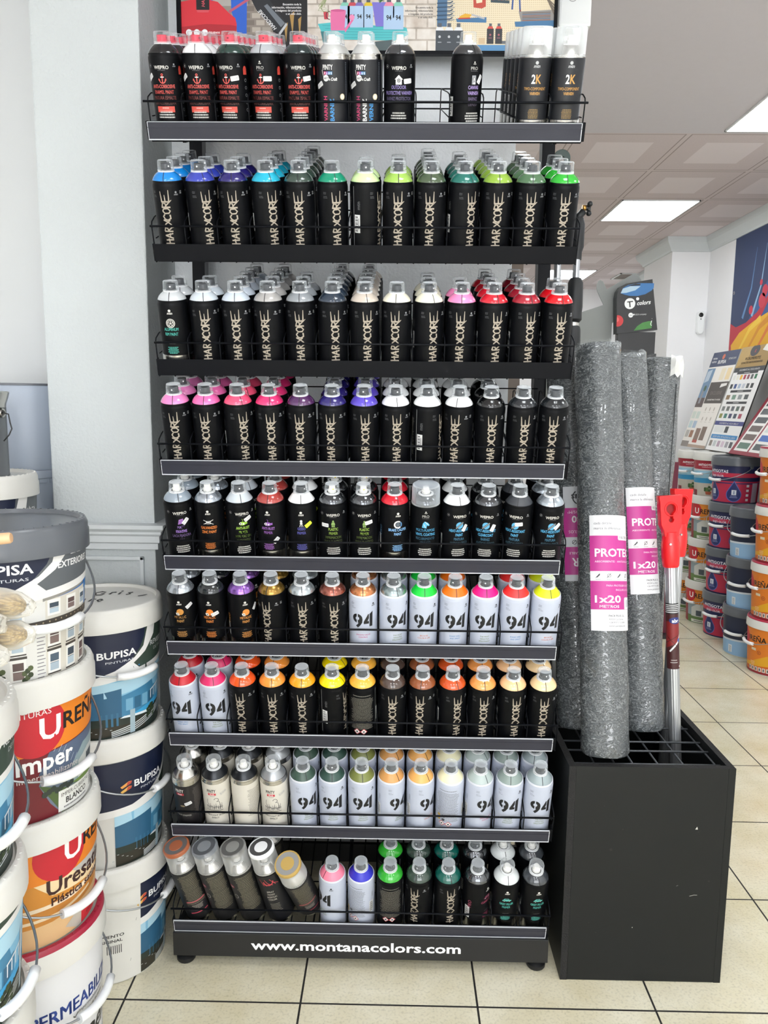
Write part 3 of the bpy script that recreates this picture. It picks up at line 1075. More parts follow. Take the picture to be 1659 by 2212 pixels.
DESIGNS = {
    'hard': ('black', d_hard),
    's_anchor': ('black', lambda: d_pro('wepro', 'anchor', '#d2524a', ('ANTI-CORROSIVE', 'ENAMEL PAINT'), '#c8504a', ('PINTURA ESMALTE', 'ANTICORROSIVA'), 3, 'band', (-.03, .113, .6))),
    's_anchor2': ('black', lambda: d_pro('wepro', 'anchor', '#d2524a', ('ANTI-CORROSIVE', 'ENAMEL PAINT'), '#c8504a', ('PINTURA ESMALTE', 'ANTICORROSIVA'), 3, 'band', (.018, .1115, .15))),
    's_anchor3': ('black', lambda: d_pro('pro', 'anchor', '#d2524a', ('ANTI-CORROSIVE', 'ENAMEL PAINT'), '#c8504a', ('PINTURA ESMALTE', 'ANTICORROSIVA'), 3, 'band', (.014, .111, .0))),
    'varnish1': ('tin', lambda: d_pinty_varnish('VARNISH', '#c9406e', 'BARNIZ', '#3a8fd0', '', '#3a8fd0')),
    'varnish2': ('tin', lambda: d_pinty_varnish('VARNISH', '#b23a68', 'BARNIZ', '#e2e2e0', 'VERNIS', '#3a8fd0')),
    'outdoor': ('black', lambda: d_pro('wepro', 'house', '#dddbd8', ('OUTDOOR', 'PROTECTIVE VARNISH'), '#7d6fa6', ('BARNIZ PROTECTOR',), 3, None, (.019, .1075, .1))),
    'canvas': ('black', lambda: d_pro('pro', 'frame', '#9b8fb8', ('CANVAS', 'VARNISH'), '#9b86bd', ('BARNIZ', 'LIENZO'), 4, None, (.0145, .111, 1.0))),
    'twok': ('tin', d_2k),
    'rim': ('tinbase', lambda: d_pro('mtn', 'wheel', '#bdbbb5', ('ALUMINUM', 'RIM PAINT'), '#4bb3a4', (), 0)),
    'fixative': ('black', lambda: d_pro('wepro', 'splash', '#a874c4', ('MATT', 'FIXATIVE'), '#9d78c6', ('LACA FIJADORA', 'MAT'), 4, None, (.0105, .110, .8))),
    'zinc': ('tinbase', lambda: d_pro('mtn', 'wires', '#dcdad5', ('GALVANIZED', 'ZINC PAINT'), '#d0762f', (), 0)),
    'antirust': ('black', lambda: d_pro('wepro', 'pipe', '#8dbb3c', ('ANTI-RUST', 'PRIMER'), '#8fb843', ('IMPRIMACION', 'ANTIOXIDO'), 4, None, (.012, .118, .5))),
    'antirust2': ('tinbase', lambda: d_pro('mtn', 'pipe', '#8b55ab', ('ANTI RUST', 'PRIMER'), '#9561b0', (), 0, None, (.017, .067, .8))),
    'gesso': ('tinbase', lambda: d_pro('mtn', 'bust', '#dcdad5', ('GESSO', 'PRIMER'), '#5858a8', (), 0, None, (.016, .106, .6), '#d8ef2a')),
    'plastic': ('black', lambda: d_pro('wepro', 'blocks', '#7f9c58', ('PLASTIC', 'PRIMER'), '#8aa845', ('IMPRIMACION', 'PARA PLASTICO'), 4, None, (-.019, .106, 0))),
    'plastic2': ('black', lambda: d_pro('wepro', 'blocks', '#7f9c58', ('PLASTIC', 'PRIMER'), '#8aa845', ('IMPRIMACION', 'PARA PLASTICO'), 4, None, (.010, .1135, .2))),
    'brake': ('tinbase', lambda: d_pro('mtn', 'disc', '#dcdad5', ('BRAKE CALIPER', 'PAINT'), '#7fb2e2', (), 0, colour2='#54789c')),
    'vinyl': ('black', lambda: d_pro('pro', 'horse', '#53a9cf', ('MULTI-PURPOSE', 'VINYL COATING'), '#4f9fc9', ('RECUBRIMIENTO', 'VINILICO'), 4)),
    'heat1': ('black', lambda: d_pro('wepro', 'heat', '#58a6cf', ('HEAT-RESISTANT', 'PAINT'), '#4fa3cf', ('PINTURA', 'ANTICALORICA'), 4, None, (.012, .102, 1.0))),
    'heat2': ('black', lambda: d_pro('wepro', 'heat', '#58a6cf', ('HEAT-RESISTANT', 'CLEARCOAT'), '#4fa3cf', ('BARNIZ', 'ANTICALORICO'), 4, None, (.0155, .104, 1.15))),
    'heat3': ('black', lambda: d_pro('wepro', 'heat', '#58a6cf', ('HEAT-RESISTANT', 'PAINT'), '#4fa3cf', ('PINTURA', 'ANTICALORICA'), 4, None, (.0075, .114, .12))),
    'heat4': ('black', lambda: d_pro('wepro', 'heat', '#58a6cf', ('HEAT-RESISTANT', 'PAINT'), '#4fa3cf', ('PINTURA', 'ANTICALORICA'), 4, None, (.0125, .109, .75))),
    'metallic': ('tinbase', lambda: d_pro('mtn', 'helmet', '#c8893c', ('METALLIC', 'PAINT'), '#b98a4c', (), 0, None, (.0225, .1235, .55))),
    'metallic2': ('tinbase', lambda: d_pro('mtn', 'helmet', '#d97d2c', ('METALLIC', 'PAINT'), '#d07c35', (), 0, None, (.0125, .106, .35))),
    'metallic3': ('tinbase', lambda: d_pro('mtn', 'helmet', '#d8873a', ('METALLIC', 'PAINT'), '#c98a45', (), 0, None, (.025, .118, .9), colour2='#c98a45')),
    'filler': ('tinbase', lambda: d_pro('mtn', 'car', '#55b3a8', ('GREY FILLER', 'PRIMER'), '#4aa79b', (), 0)),
    'clearpro': ('tinbase', lambda: d_pro('mtn', 'car', '#8a3f5a', ('CLEARCOAT',), '#9c4560', (), 0, colour2='#a04a62')),
    'n94a': ('grey', lambda: d_94(*SLOGANS[0])), 'n94b': ('grey', lambda: d_94(*SLOGANS[1])),
    'n94c': ('grey', lambda: d_94(*SLOGANS[2])), 'n94d': ('grey', lambda: d_94(*SLOGANS[3])),
    'iron': ('cream', d_iron), 'iron2': ('cream', lambda: d_iron(True)), 'stripper': ('tin', d_stripper),
    'tall0': ('tall', lambda: d_tall(0)), 'tall1': ('tall', lambda: d_tall(1)), 'tall2': ('tall', lambda: d_tall(2)), 'tall3': ('tall', lambda: d_tall(3)),
}

def print_mesh(design):
    """{part name: mesh} of everything printed or stuck on a can of this design"""
    if design not in _print:
        a = DESIGNS[design][1]()
        _print[design] = {}
        for nm, art, e in [('printed_label', a, .0001)] + [(k, v, .00045) for k, v in a.parts.items()]:
            if art.items:
                _print[design][nm] = art.mesh(nm, R=CAN_R, eps=e if nm == 'price_sticker' else .0006 if nm == 'side_print' and design == 'twok' else .0001, step=.00005, grid=.0042, thick=.0003)
    return _print[design]

N_CANS = 0
def spray_can(mtx, design, dome, fin, nozzle, cap, label, group, noz_rot=0.0):
    """one can: the Empty at its base carries body, coloured dome, nozzle, cap and printed label"""
    global N_CANS
    N_CANS += 1
    t = thing('spray_can', label, 'spray can', group=group, mtx=mtx)
    bk = DESIGNS[design][0]
    place(body_mesh(bk), 'can_body', t)
    lift = Matrix.Translation((0, 0, .006)) if bk == 'tall' else Matrix.Identity(4)
    place(dome_mesh(dome, fin), 'colour_dome', t, mtx=lift)
    place(nozzle_mesh(nozzle), 'spray_nozzle', t, mtx=lift @ Matrix.Rotation(noz_rot, 4, 'Z'))
    place(cap_mesh(cap), 'clear_cap', t)
    for nm, me in print_mesh(design).items():
        place(me, nm, t)
    return t

# ------------------------------------------------------------------ the display rack
SHELF_Z = [1.941, 1.694, 1.453, 1.236, 1.021, .822, .602, .3755, .127]
SHELF_TILT = [22, 22, 17, 17, 16.5, 16.5, 16, 16, 16]
BASE_OFF = [-.0342, -.0342, -.0342, -.0342, -.0325, -.0400, -.0342, -.0342, -.0342]     # where the cans stand, below the lip's top
SHELF_HALF = [.457, .451, .450, .450, .449, .449, .450, .451, .453]
STRIPPED = [1, 0, 0, 1, 1, 1, 1, 1, 1]
ORD = ['top', 'second', 'third', 'fourth', 'fifth', 'sixth', 'seventh', 'eighth', 'bottom']

rack = thing('display_rack', 'tall black wire display rack holding nine tilted shelves of spray cans', 'display rack', (0, 0, 0))
def shelf_matrix(i):
    return Matrix.Translation((0, 0, SHELF_Z[i])) @ Matrix.Rotation(math.radians(SHELF_TILT[i]), 4, 'X')

DIV_X = [-.4475 + .0691 * k for k in range(14)]
def shelf(i):
    """local axes: x along the shelf, y up the slope towards the back, z square to the shelf; z = 0 is the top of the front lip"""
    W = SHELF_HALF[i]
    bm = bmesh.new()
    add_box(bm, -W, -.0015, -.035, W, 0, 0, 0, .0004)
    add_box(bm, -W, -.0015, -.035, -W + .0015, .014, .0)
    add_box(bm, W - .0015, -.0015, -.035, W, .014, .0)
    add_box(bm, -W, 0, -.0362, W, .005, -.035)
    for sx in (-1, 1):                                     # slim brackets under the wire floor
        add_box(bm, sx * .437 - .004, .22, -.058, sx * .437 + .004, .41, -.0490, 0)
    sh = finish(bm, 'shelf', M_BLACK_METAL, rack)
    sh.matrix_basis = shelf_matrix(i)
    if STRIPPED[i]:
        bm = bmesh.new()
        add_box(bm, -W + .003, -.0045, -.0345, W - .007, -.0017, -.0015, 0)
        add_box(bm, -W + .003, -.0052, -.0362, W - .007, -.0017, -.0340, 1)
        add_box(bm, -W + .003, -.0049, -.0022, W - .007, -.0017, -.0012, 1)
        add_box(bm, -W + .003, -.0050, -.0125, W - .007, -.0044, -.0115, 0)
        add_box(bm, W - .0085, -.0049, -.0362, W - .007, -.0017, -.0012, 1)
        add_box(bm, -W + .003, -.0049, -.0362, -W + .0042, -.0017, -.0012, 1)
        finish(bm, 'price_strip', [M_STRIP, M_STRIP_EDGE], sh)
    # wire floor
    bm = bmesh.new()
    wz = BASE_OFF[i] - .0021
    for k in range(27):
        x = -.4475 + .03455 * k + (.01727 if i == 4 and k < 26 else 0)
        add_tube(bm, [(x, -.001, wz - .0006), (x, .405, wz)], .0016, 5)
    for y in (.02, .075, .147, .30, .405):
        add_tube(bm, [(-W + .002, y, wz - .0032), (W - .002, y, wz - .0032)], .0017, 5)
    finish(bm, 'wire_floor', M_BLACK_METAL, sh)
    # front rail and the end loops
    bm = bmesh.new()
    add_tube(bm, [(-W, -.001, .036), (W, -.001, .036)], .0024, 7)
    finish(bm, 'front_rail', M_BLACK_METAL, sh)
    for kd, x in enumerate(DIV_X):
        bm = bmesh.new()
        if i == 8 and 1 <= kd <= 5:                        # low wire bows where the tall cans lean
            add_tube(bm, [(x, .0012, -.036), (x, .0012, -.034), (x, .2, -.0345), (x, .405, -.036)], .0014, 6)
            finish(bm, 'divider', M_BLACK_METAL, sh)
            continue
        add_tube(bm, [(x, .0012, -.036), (x, .0012, .037), (x, .006, .044), (x, .03, .050), (x, .10, .052), (x, .39, .052), (x, .409, .045), (x, .409, -.036)], .0014, 6)
        add_tube(bm, [(x, .02, .008), (x, .408, .008)], .0012, 5)
        finish(bm, 'divider', M_BLACK_METAL, sh)
    bm = bmesh.new()
    for z in (.052, .008):
        add_tube(bm, [(-W + .004, .4085, z), (W - .004, .4085, z)], .0018, 5)
    finish(bm, 'back_rail', M_BLACK_METAL, sh)
    return sh

for i in range(9):
    shelf(i)
for sx in (-1, 1):
    bm = bmesh.new()
    xo = sx * .458
    add_box(bm, xo - .0165, .412, .03, xo + .0165, .452, 2.30, 0, .001)
    finish(bm, 'post', M_BLACK_METAL, rack)
    bm = bmesh.new()
    xi = xo - sx * .0165
    add_box(bm, min(xi, xi - sx * .0006), .4125, .03, max(xi, xi - sx * .0006), .4515, 2.29)
    finish(bm, 'post_inner_face', M_GREY_METAL, rack)
# base with the lettered front panel
bm = bmesh.new()
add_box(bm, -.453, .0, .030, .453, .012, .090, 0, .001)
add_box(bm, -.453, .012, .030, -.441, .45, .085)
add_box(bm, .441, .012, .030, .453, .45, .085)
add_box(bm, -.441, .40, .030, .441, .412, .085)
base = finish(bm, 'base_panel', mat('black base sheet', '#17181a', .38, noise=.1), rack)
a = Art()
a.t('www.montanacolors.com', 0, 0, .0335, '#f0f1f0', 'c', True, width=.507)
o = place(a.mesh('lettering', eps=.0004), 'lettering', base, mtx=Matrix.Translation((-.0105, 0, .0505)) @ Matrix.Rotation(PI / 2, 4, 'X'))
for x in (-.43, .43):
    for y in (.03, .42):
        lathe('foot', [(0, 0), (.02, 0), (.023, .004), (.023, .012), (.012, .018), (.012, .032), (0, .032)], mat('black rubber foot', '#101113', .6), rack, 18, None, (x, y, 0))
# slatted back sheet behind the lower shelves
bm = bmesh.new()
for k in range(26):
    x0 = -.440 + k * .03385
    add_box(bm, x0, .4125, .10, x0 + .0315, .4165, .985, 0, .0008)
add_box(bm, -.441, .4165, .10, .441, .419, .985, 1)
finish(bm, 'back_panel', [mat('black slatted sheet', '#1b1917', .45), mat('slat gap', '#060606', .8)], rack)

# ------------------------------------------------------------------ header sign on top of the rack
def brick_material():
    m = bpy.data.materials.new('printed whitewashed brick')
    m.use_nodes = True
    nt = m.node_tree
    b = nt.nodes['Principled BSDF']
    b.inputs['Roughness'].default_value = .3
    tc = nt.nodes.new('ShaderNodeTexCoord')
    br = nt.nodes.new('ShaderNodeTexBrick')
    br.inputs['Scale'].default_value = 9
    br.inputs['Color1'].default_value = lin('#ded8cf')
    br.inputs['Color2'].default_value = lin('#c9bfb4')
    br.inputs['Mortar'].default_value = lin('#b3a99d')
    br.inputs['Mortar Size'].default_value = .02
    n = nt.nodes.new('ShaderNodeTexNoise')
    n.inputs['Scale'].default_value = 25
    n.inputs['Detail'].default_value = 6
    nt.links.new(tc.outputs['Object'], br.inputs['Vector'])
    nt.links.new(tc.outputs['Object'], n.inputs['Vector'])
    mx = nt.nodes.new('ShaderNodeMix')
    mx.data_type = 'RGBA'
    mx.blend_type = 'OVERLAY'
    mx.inputs[0].default_value = .8
    nt.links.new(br.outputs[0], mx.inputs[6])
    nt.links.new(n.outputs[0], mx.inputs[7])
    nt.links.new(mx.outputs[2], b.inputs['Base Color'])
    return m

K = .958 / 812.0
HX0, HZ0, HTOP = -.494, 2.245, 2.56
def hp(px, py):
    return (HX0 + (px - 388) * K, (110 - py) * K)
header = thing('header_sign', 'printed header sign with three photo panels above the rack', 'sign', (0, .409, HZ0))
bm = bmesh.new()
HX1 = HX0 + .958
for q in ((HX0, .0, HX0 + .011, .304), (HX1 - .008, .0, HX1, .304), (HX0, -.008, HX1, 0), (HX0, .304, HX1, .312)):
    add_box(bm, q[0], -.018, q[1], q[2], -.002, q[3], 0, .001)
finish(bm, 'frame', M_BLACK_METAL, header)
box('backing', HX0, -.010, 0, HX1, -.003, .304, mat('grey board', '#8c8d8f', .6), header)
_mats['print_brick'] = brick_material()
def header_print(name, art, x0, x1):
    return place(art.mesh(name, eps=.0004, step=.00012, clip=(x0, 0, x1, .304)), name, header, mtx=Matrix.Translation((0, -.0102, 0)) @ Matrix.Rotation(PI / 2, 4, 'X'))
def P(*pts):
    return [hp(a_, b_) for a_, b_ in pts]
def mini_can(a, px, py, h, body, top, word, wcol, rot=0):
    x, y = hp(px, py)
    w = h * .36
    a.r(x - w / 2, y, x + w / 2, y + h * .74, body)
    a.p([(x - w * .46, y + h * .74), (x + w * .46, y + h * .74), (x + w * .28, y + h * .86), (x - w * .28, y + h * .86)], top)
    a.r(x - w * .2, y + h * .86, x + w * .2, y + h, '#55595f')
    if word:
        a.t(word, x, y + h * .3, h * .22 if len(word) < 3 else h * .12, wcol, sx=.8)
# left photo: red stool, blue stool leg, large black can
a = Art()
x0, y0 = hp(397, 110)
a.r(x0, 0, hp(668, 0)[0], .304, '#8a8178')
for k in range(9):
    for j in range(7):
        xx, yy = hp(505 + 22 * j + (k % 2) * 9, 100 - 14 * k)
        a.r(xx, yy, xx + .021, yy + .012, ('#9d958b', '#776e66', '#b0a79b')[(k * 3 + j) % 3])
a.p(P((430, -200), (540, -200), (540, 20), (430, 20)), '#a7a29c')
a.p(P((397, -40), (440, -48), (500, -60), (512, -20), (460, -5), (397, 0)), '#4d7dc4')
a.p(P((456, -30), (480, -30), (465, 10), (459, 16)), '#3f74c2')
a.p(P((502, -120), (542, -120), (537, 76), (518, 76), (505, 30)), '#2c5fc0')
a.p(P((397, 12), (440, 4), (476, 12), (500, 34), (513, 44), (516, 56), (515, 74), (505, 84), (470, 100), (397, 108)), '#cf2f3b')
a.p(P((397, 62), (450, 56), (505, 58), (516, 60), (515, 74), (505, 84), (470, 100), (397, 108)), '#ad2430')
a.p(P((430, -60), (458, -60), (458, 28), (430, 28)), '#121317')
a.p(P((430, 28), (458, 28), (456, 33), (432, 33)), '#d0505a')
xx, yy = hp(448, 22)
a.t('HARDCORE', xx, yy, .011, '#cf5560', 'l', True, rot=PI / 2, slant=.2)
a.p(P((566, -150), (668, -150), (668, 110), (610, 110), (566, 0)), '#17171a')
for k, (p0, p1, p2) in enumerate((((630, 38), (640, 30), (636, 78)), ((618, 60), (626, 52), (622, 92)), ((648, 46), (655, 40), (651, 86)), ((606, -20), (612, -40), (616, 0)))):
    a.p(P(p0, p1, p2), '#a8864b')
a.p(P((546, 4), (556, -10), (578, -4), (623, 55), (607, 75), (560, 30)), '#24272c')
a.p(P((575, 20), (582, 16), (620, 54), (611, 62)), '#6d747c')
a.p(P((606, 74), (622, 53), (625, 57), (609, 78)), '#b9bcbf')
a.p(P((546, 4), (549, -6), (563, -12), (562, 0), (552, 6)), '#c2333e')
xx, yy = hp(602, 64)
a.t('HARDCORE', xx, yy, .0125, '#d8dadb', 'l', True, rot=math.radians(133), slant=.2, width=.060)
a.s(P((500, 32), (550, 2)), .006, '#b4566f')
for k, s in enumerate(('Encuentra toda la', 'información, vídeotutoriales', 'e imágenes del producto', 'a un solo click.')):
    xx, yy = hp(655, 18.5 + 6.2 * k)
    a.t(s, xx, yy, .0066, '#e5e5e5', 'r', True)
for k in range(3):
    xx, yy = hp(413 + 17 * k, 73)
    a.c(xx, yy, .0078, '#e8e8ea')
xx, yy = hp(455, 75)
a.t('SÍGUENOS', xx, yy, .0062, '#f0e8e8', 'l', True)
header_print('photo_panel', a, HX0 + .011, hp(667.5, 0)[0])
# middle photo: plants, pink watering can and pale cans on a turquoise table
a = Art()
a.r(hp(668, 0)[0], 0, hp(943, 0)[0], .304, 'brick')
a.p(P((690, 55), (720, 52), (880, 62), (884, 76), (860, 88), (740, 86), (700, 76)), '#4fb9bd')
for k in range(5):
    a.s(P((700 + 6 * k, 58 + 6 * k), (876, 62 + 5 * k)), .0012, '#3c9da3')
a.p(P((696, 70), (706, 70), (716, 112), (706, 112)), '#39777c'); a.p(P((812, 90), (852, 86), (852, 112), (816, 112)), '#4b5a5c')
for px, col in ((748, '#7fc4b0'), (764, '#c04a56'), (779, '#7d6fb4'), (798, '#d9bb2c')):
    mini_can(a, px, 62, .068, '#a9c4e0', col, '94', '#1d1f24')
a.p(P((806, 12), (840, 12), (834, 60), (814, 60)), '#7a72c8')
for k in range(7):
    a.p(P((822, 14), (806 + 7 * k, -16 - 5 * (k % 3)), (812 + 7 * k, -10)), ('#3e6b3c', '#557f45', '#2f5a35')[k % 3])
for px, col in ((842, '#e08aa6'), (862, '#7fc4b0')):
    mini_can(a, px, 66, .074, '#a9c4e0', col, '94', '#1d1f24')
a.p(P((702, 31), (712, 31), (712, 46), (704, 46)), '#bf3c4a')
a.p(P((717, 29), (750, 28), (747, 68), (718, 68)), '#dd6fa0'); a.c(*hp(733, 28.5), .0185, '#c85a8c', 16, .003)
a.ring(*hp(716, 38), .0085, .0105, '#55343f', 14, PI * .5, PI * 1.5)
a.p(P((747, 66), (764, 44), (767, 47), (749, 72)), '#dd6fa0'); a.c(*hp(763, 42), .0068, '#e58bb4', 12)
a.p(P((704, -12), (726, -12), (722, 6), (706, 6)), '#e0c52c')
for k in range(6):
    a.s(P((712, -4), (704 - 6 * k % 17, 14 + 3 * k), (694 + 5 * k, 24 + 4 * (k % 3))), .0012, '#7c9150')
for k, s in enumerate(('Encuentra toda la', 'información, videotutoriales', 'e imágenes del producto', 'a un solo click.')):
    xx, yy = hp(936, 24 + 6.4 * k)
    a.t(s, xx, yy, .0062, '#2b2b2b', 'r', True)
header_print('photo_panel', a, hp(668, 0)[0], hp(942.5, 0)[0])
# right photo: pegboard with tools and cans on blue shelves
a = Art()
a.r(hp(943, 0)[0], 0, HX1, .304, '#dccfb2')
for k in range(50):
    for j in range(34):
        xx, yy = hp(976 + 4.2 * k, 92 - 4.2 * j)
        a.r(xx - .0008, yy - .0008, xx + .0008, yy + .0008, '#a8926a')
a.p(P((945, -40), (966, -40), (966, 60), (945, 60)), '#4a6c8c')
for k in range(6):
    a.s(P((944, 6 + 8 * k), (972, 5 + 8 * k), (978, 2 + 8 * k)), .003, '#2f4a63'); a.s(P((966, 9 + 8 * k), (982, 6 + 8 * k)), .0022, '#8b9298')
a.p(P((985, 44), (1050, 41), (1050, 52), (987, 51)), '#3f6f97')
a.p(P((992, 40), (1004, 34), (1020, 36), (1012, 43), (994, 45)), '#d8a52f'); a.s(P((990, 44), (1016, 43)), .003, '#b43a34'); a.s(P((1018, 36), (1046, 44)), .004, '#a9acb0')
a.p(P((1020, -10), (1047, -12), (1048, 20), (1040, 24), (1022, 22)), '#b6483a'); a.p(P((1026, 2), (1040, 0), (1040, 12), (1028, 14)), '#dccfb2')
a.p(P((1058, 6), (1098, 8), (1098, 14), (1058, 12)), '#3a4a52')
for k in range(6):
    a.s(P((1062 + 6 * k, -16), (1063 + 6 * k, 8)), .0024, ('#8c3a34', '#30343a', '#a06a2c')[k % 3])
a.s(P((1106, -10), (1104, 26)), .004, '#33518c'); a.s(P((1118, -12), (1121, 30)), .004, '#33518c'); a.s(P((1121, 26), (1126, 46)), .003, '#7a3b34')
a.p(P((1118, 30), (1190, 26), (1200, 50), (1124, 52)), '#8d8a86')
for k in range(6):
    a.s(P((1126, 33 + 3 * k), (1186, 31 + 3 * k)), .0016, ('#5a4a48', '#3f5a7c', '#7c4a44')[k % 3])
a.p(P((1110, 50), (1200, 47), (1200, 60), (1112, 60)), '#3f6f97')
for k in range(4):
    a.s(P((1176, 2), (1194, 18 + 6 * k)), .003, '#756a5e'); 
for px in (951, 971, 991):
    mini_can(a, px, 109, .066, '#3a4148', '#d9dbdc', None, '#fff')
    a.c(*hp(px, 80), .0032, '#b9bcc0', 10); a.r(hp(px - 4, 90)[0], hp(0, 92)[1], hp(px + 4, 90)[0], hp(0, 90)[1], '#8b9096')
a.r(hp(1030, 0)[0], 0, hp(1100, 0)[0], hp(0, 96)[1], '#4f87b4'); a.r(hp(1100, 0)[0], 0, HX1, hp(0, 90)[1], '#e4e2de')
a.r(hp(1034, 0)[0], hp(0, 94)[1], hp(1048, 0)[0], hp(0, 82)[1], '#c9b08c'); a.r(hp(1084, 0)[0], hp(0, 94)[1], hp(1100, 0)[0], hp(0, 88)[1], '#5d6166')
for px in (1059, 1077):
    mini_can(a, px, 94, .048, '#26282d', '#c4473d', None, '#fff')
    a.c(*hp(px, 76), .0026, '#a0555f', 10); a.r(hp(px - 3.5, 0)[0], hp(0, 83)[1], hp(px + 3.5, 0)[0], hp(0, 81.5)[1], '#8f5560')
header_print('photo_panel', a, hp(943, 0)[0], HX1 - .008)
# ------------------------------------------------------------------ filling the shelves
COLX = [-.41295 + .0691 * k for k in range(13)]
NTH = ['first', 'second', 'third', 'fourth', 'fifth', 'sixth', 'seventh', 'eighth', 'ninth', 'tenth', 'eleventh', 'twelfth', 'thirteenth']
H = 'hard'
# (design, dome colour, finish, nozzle, cap, offset of the printing from the can's middle, cans in the column, how it looks)
S = [None] * 9
S[0] = [('s_anchor', '#0c0d10', 'gloss', 'red', 'clear', -.02, 4, 'black topped enamel can, red nozzle'),
        ('s_anchor', '#e4e6e8', 'gloss', 'red', 'clear', .03, 4, 'white topped enamel can, red nozzle'),
        ('s_anchor2', '#1f3a34', 'gloss', 'red', 'clear', -.25, 6, 'dark green topped enamel can, red nozzle'),
        ('s_anchor3', '#a9adb2', 'gloss', 'red', 'clear', -.2, 4, 'silver topped enamel can, red nozzle'),
        ('s_anchor2', '#1b2a2b', 'gloss', 'red', 'clear', .05, 5, 'blackish green topped enamel can, red nozzle'),
        ('varnish1', '#d5d7d6', 'cone', 'white', 'clear', -.05, 3, 'varnish can with pink and blue lettering'),
        ('varnish2', '#d5d7d6', 'cone', 'white', 'clear', -.1, 2, 'varnish can with white middle lettering'),
        ('outdoor', '#9aa0a4', 'clear', 'white', 'clear', -.05, 1, 'black varnish can with white house pictogram'),
        None,
        ('canvas', '#9aa0a4', 'clear', 'white', 'clear', .42, 1, 'black varnish can with grey picture pictogram'),
        None,
        ('twok', 'tin', 'cone', 'white', 'frost', 0, 5, 'tall black can under full frosted cap'),
        ('twok', 'tin', 'cone', 'white', 'frost', 0, 2, 'tall black can under full frosted cap')]
def row(spec, design, fin, nozzle, cap, word):
    out = []
    for s in spec:
        if s is None:
            out.append(None)
        elif len(s) == 4:
            out.append((design, s[0], fin, nozzle, cap, s[1], s[2], s[3] + ' ' + word))
        else:
            out.append(s)
    return out
def side(col, n, name):
    return (H, col, 'gloss', 'grey', 'clear', 1.2, n, name + ' topped black can turned sideways')
S[1] = row([('#1681d2', -.05, 4, 'sky blue'), ('#3442a6', .45, 3, 'royal blue'), ('#241f66', .05, 3, 'indigo'), ('#1fa9c8', .45, 4, 'cyan'),
            ('#33443c', 0, 6, 'dark grey green'), ('#0a8a6a', .3, 1, 'emerald'), side('#c8e2a4', 2, 'mint green'), ('#96bc55', 0, 3, 'lime green'),
            ('#46563f', -.1, 5, 'olive'), ('#1f695f', .45, 4, 'deep teal'), ('#84a63c', 0, 5, 'yellow green'), ('#4a6b4c', -.05, 4, 'moss green'),
            ('#2fa634', 0, 3, 'bright green')], H, 'gloss', 'grey', 'clear', 'topped black can')
S[2] = row([('rim', '#bfc3c6', 'gloss', 'grey', 'clear', 0, 2, 'silver topped black can with wheel pictogram'), ('#c3ccd4', .15, 2, 'pale grey'), ('#c0cad6', .05, 5, 'bluish white'),
            ('#a6a4a2', -.15, 5, 'warm grey'), ('#8b9095', 0, 3, 'mid grey'), ('#2c3846', .2, 6, 'slate blue'), ('#c2b7ab', .2, 6, 'beige grey'),
            ('#e4e0cd', -.1, 1, 'cream'), ('#e6e2cb', .3, 3, 'ivory'), ('#ec86b6', -.1, 2, 'candy pink'), ('#cc2232', .2, 4, 'red'),
            ('#9e2333', .25, 4, 'crimson'), ('#d3141f', .1, 2, 'bright red')], H, 'gloss', 'grey', 'clear', 'topped black can')
S[3] = row([('#e27fb9', .05, 3, 'light pink'), ('#e668a8', 0, 3, 'rose pink'), ('#e94f74', .45, 3, 'coral pink'), ('#d9316f', .15, 4, 'raspberry pink'),
            ('#4f2b58', -.05, 1, 'plum'), ('#2a2269', -.1, 6, 'dark violet'), ('#5a49bd', .1, 5, 'violet'), ('#e9ebec', .1, 3, 'white'),
            side('#e9ebec', 4, 'white'), ('#e9ebec', -.3, 3, 'pure white'), ('#08090b', .05, 3, 'gloss black'), ('#24272b', .1, 1, 'charcoal'),
            ('#1e2124', -.15, 1, 'dark charcoal')], H, 'gloss', 'grey', 'clear', 'topped black can')
S[4] = [('fixative', '#8d99a4', 'gloss', 'white', 'clear', .3, 3, 'black can with purple splash pictogram'),
        ('zinc', '#a9b1ba', 'metal', 'white', 'clear', .1, 3, 'black can with orange name and barbed wire'),
        ('antirust', '#bcc4cb', 'matt', 'grey', 'clear', .3, 3, 'black can with green exhaust pictogram'),
        ('antirust2', '#a33c37', 'gloss', 'grey', 'clear', -.1, 3, 'red topped can with purple exhaust pictogram'),
        ('gesso', '#edeeee', 'matt', 'black', 'clear', .05, 3, 'white topped can with yellow price sticker'),
        ('plastic', '#55585c', 'clear', 'yellow', 'clear', .1, 3, 'primer can with green figure, sticker left'),
        ('plastic2', '#55585c', 'clear', 'yellow', 'clear', .1, 2, 'primer can with green figure, sticker right'),
        ('brake', '#d0162c', 'gloss', 'grey', 'clear', .25, 3, 'red topped can with brake disc pictogram'),
        ('vinyl', '#3c3f44', 'clear', 'white', 'dome', 0, 2, 'can under large clear overcap'),
        ('heat1', '#e8eaea', 'matt', 'black', 'clear', .2, 3, 'white topped can with blue thermometer'),
        ('heat2', '#55585c', 'clear', 'grey', 'clear', -.15, 2, 'clear topped can with blue thermometer'),
        ('heat3', '#3b3e43', 'matt', 'grey', 'clear', -.3, 2, 'charcoal topped can with blue thermometer'),
        ('heat4', '#b0bac2', 'metal', 'grey', 'clear', .05, 3, 'silver topped can with blue thermometer')]
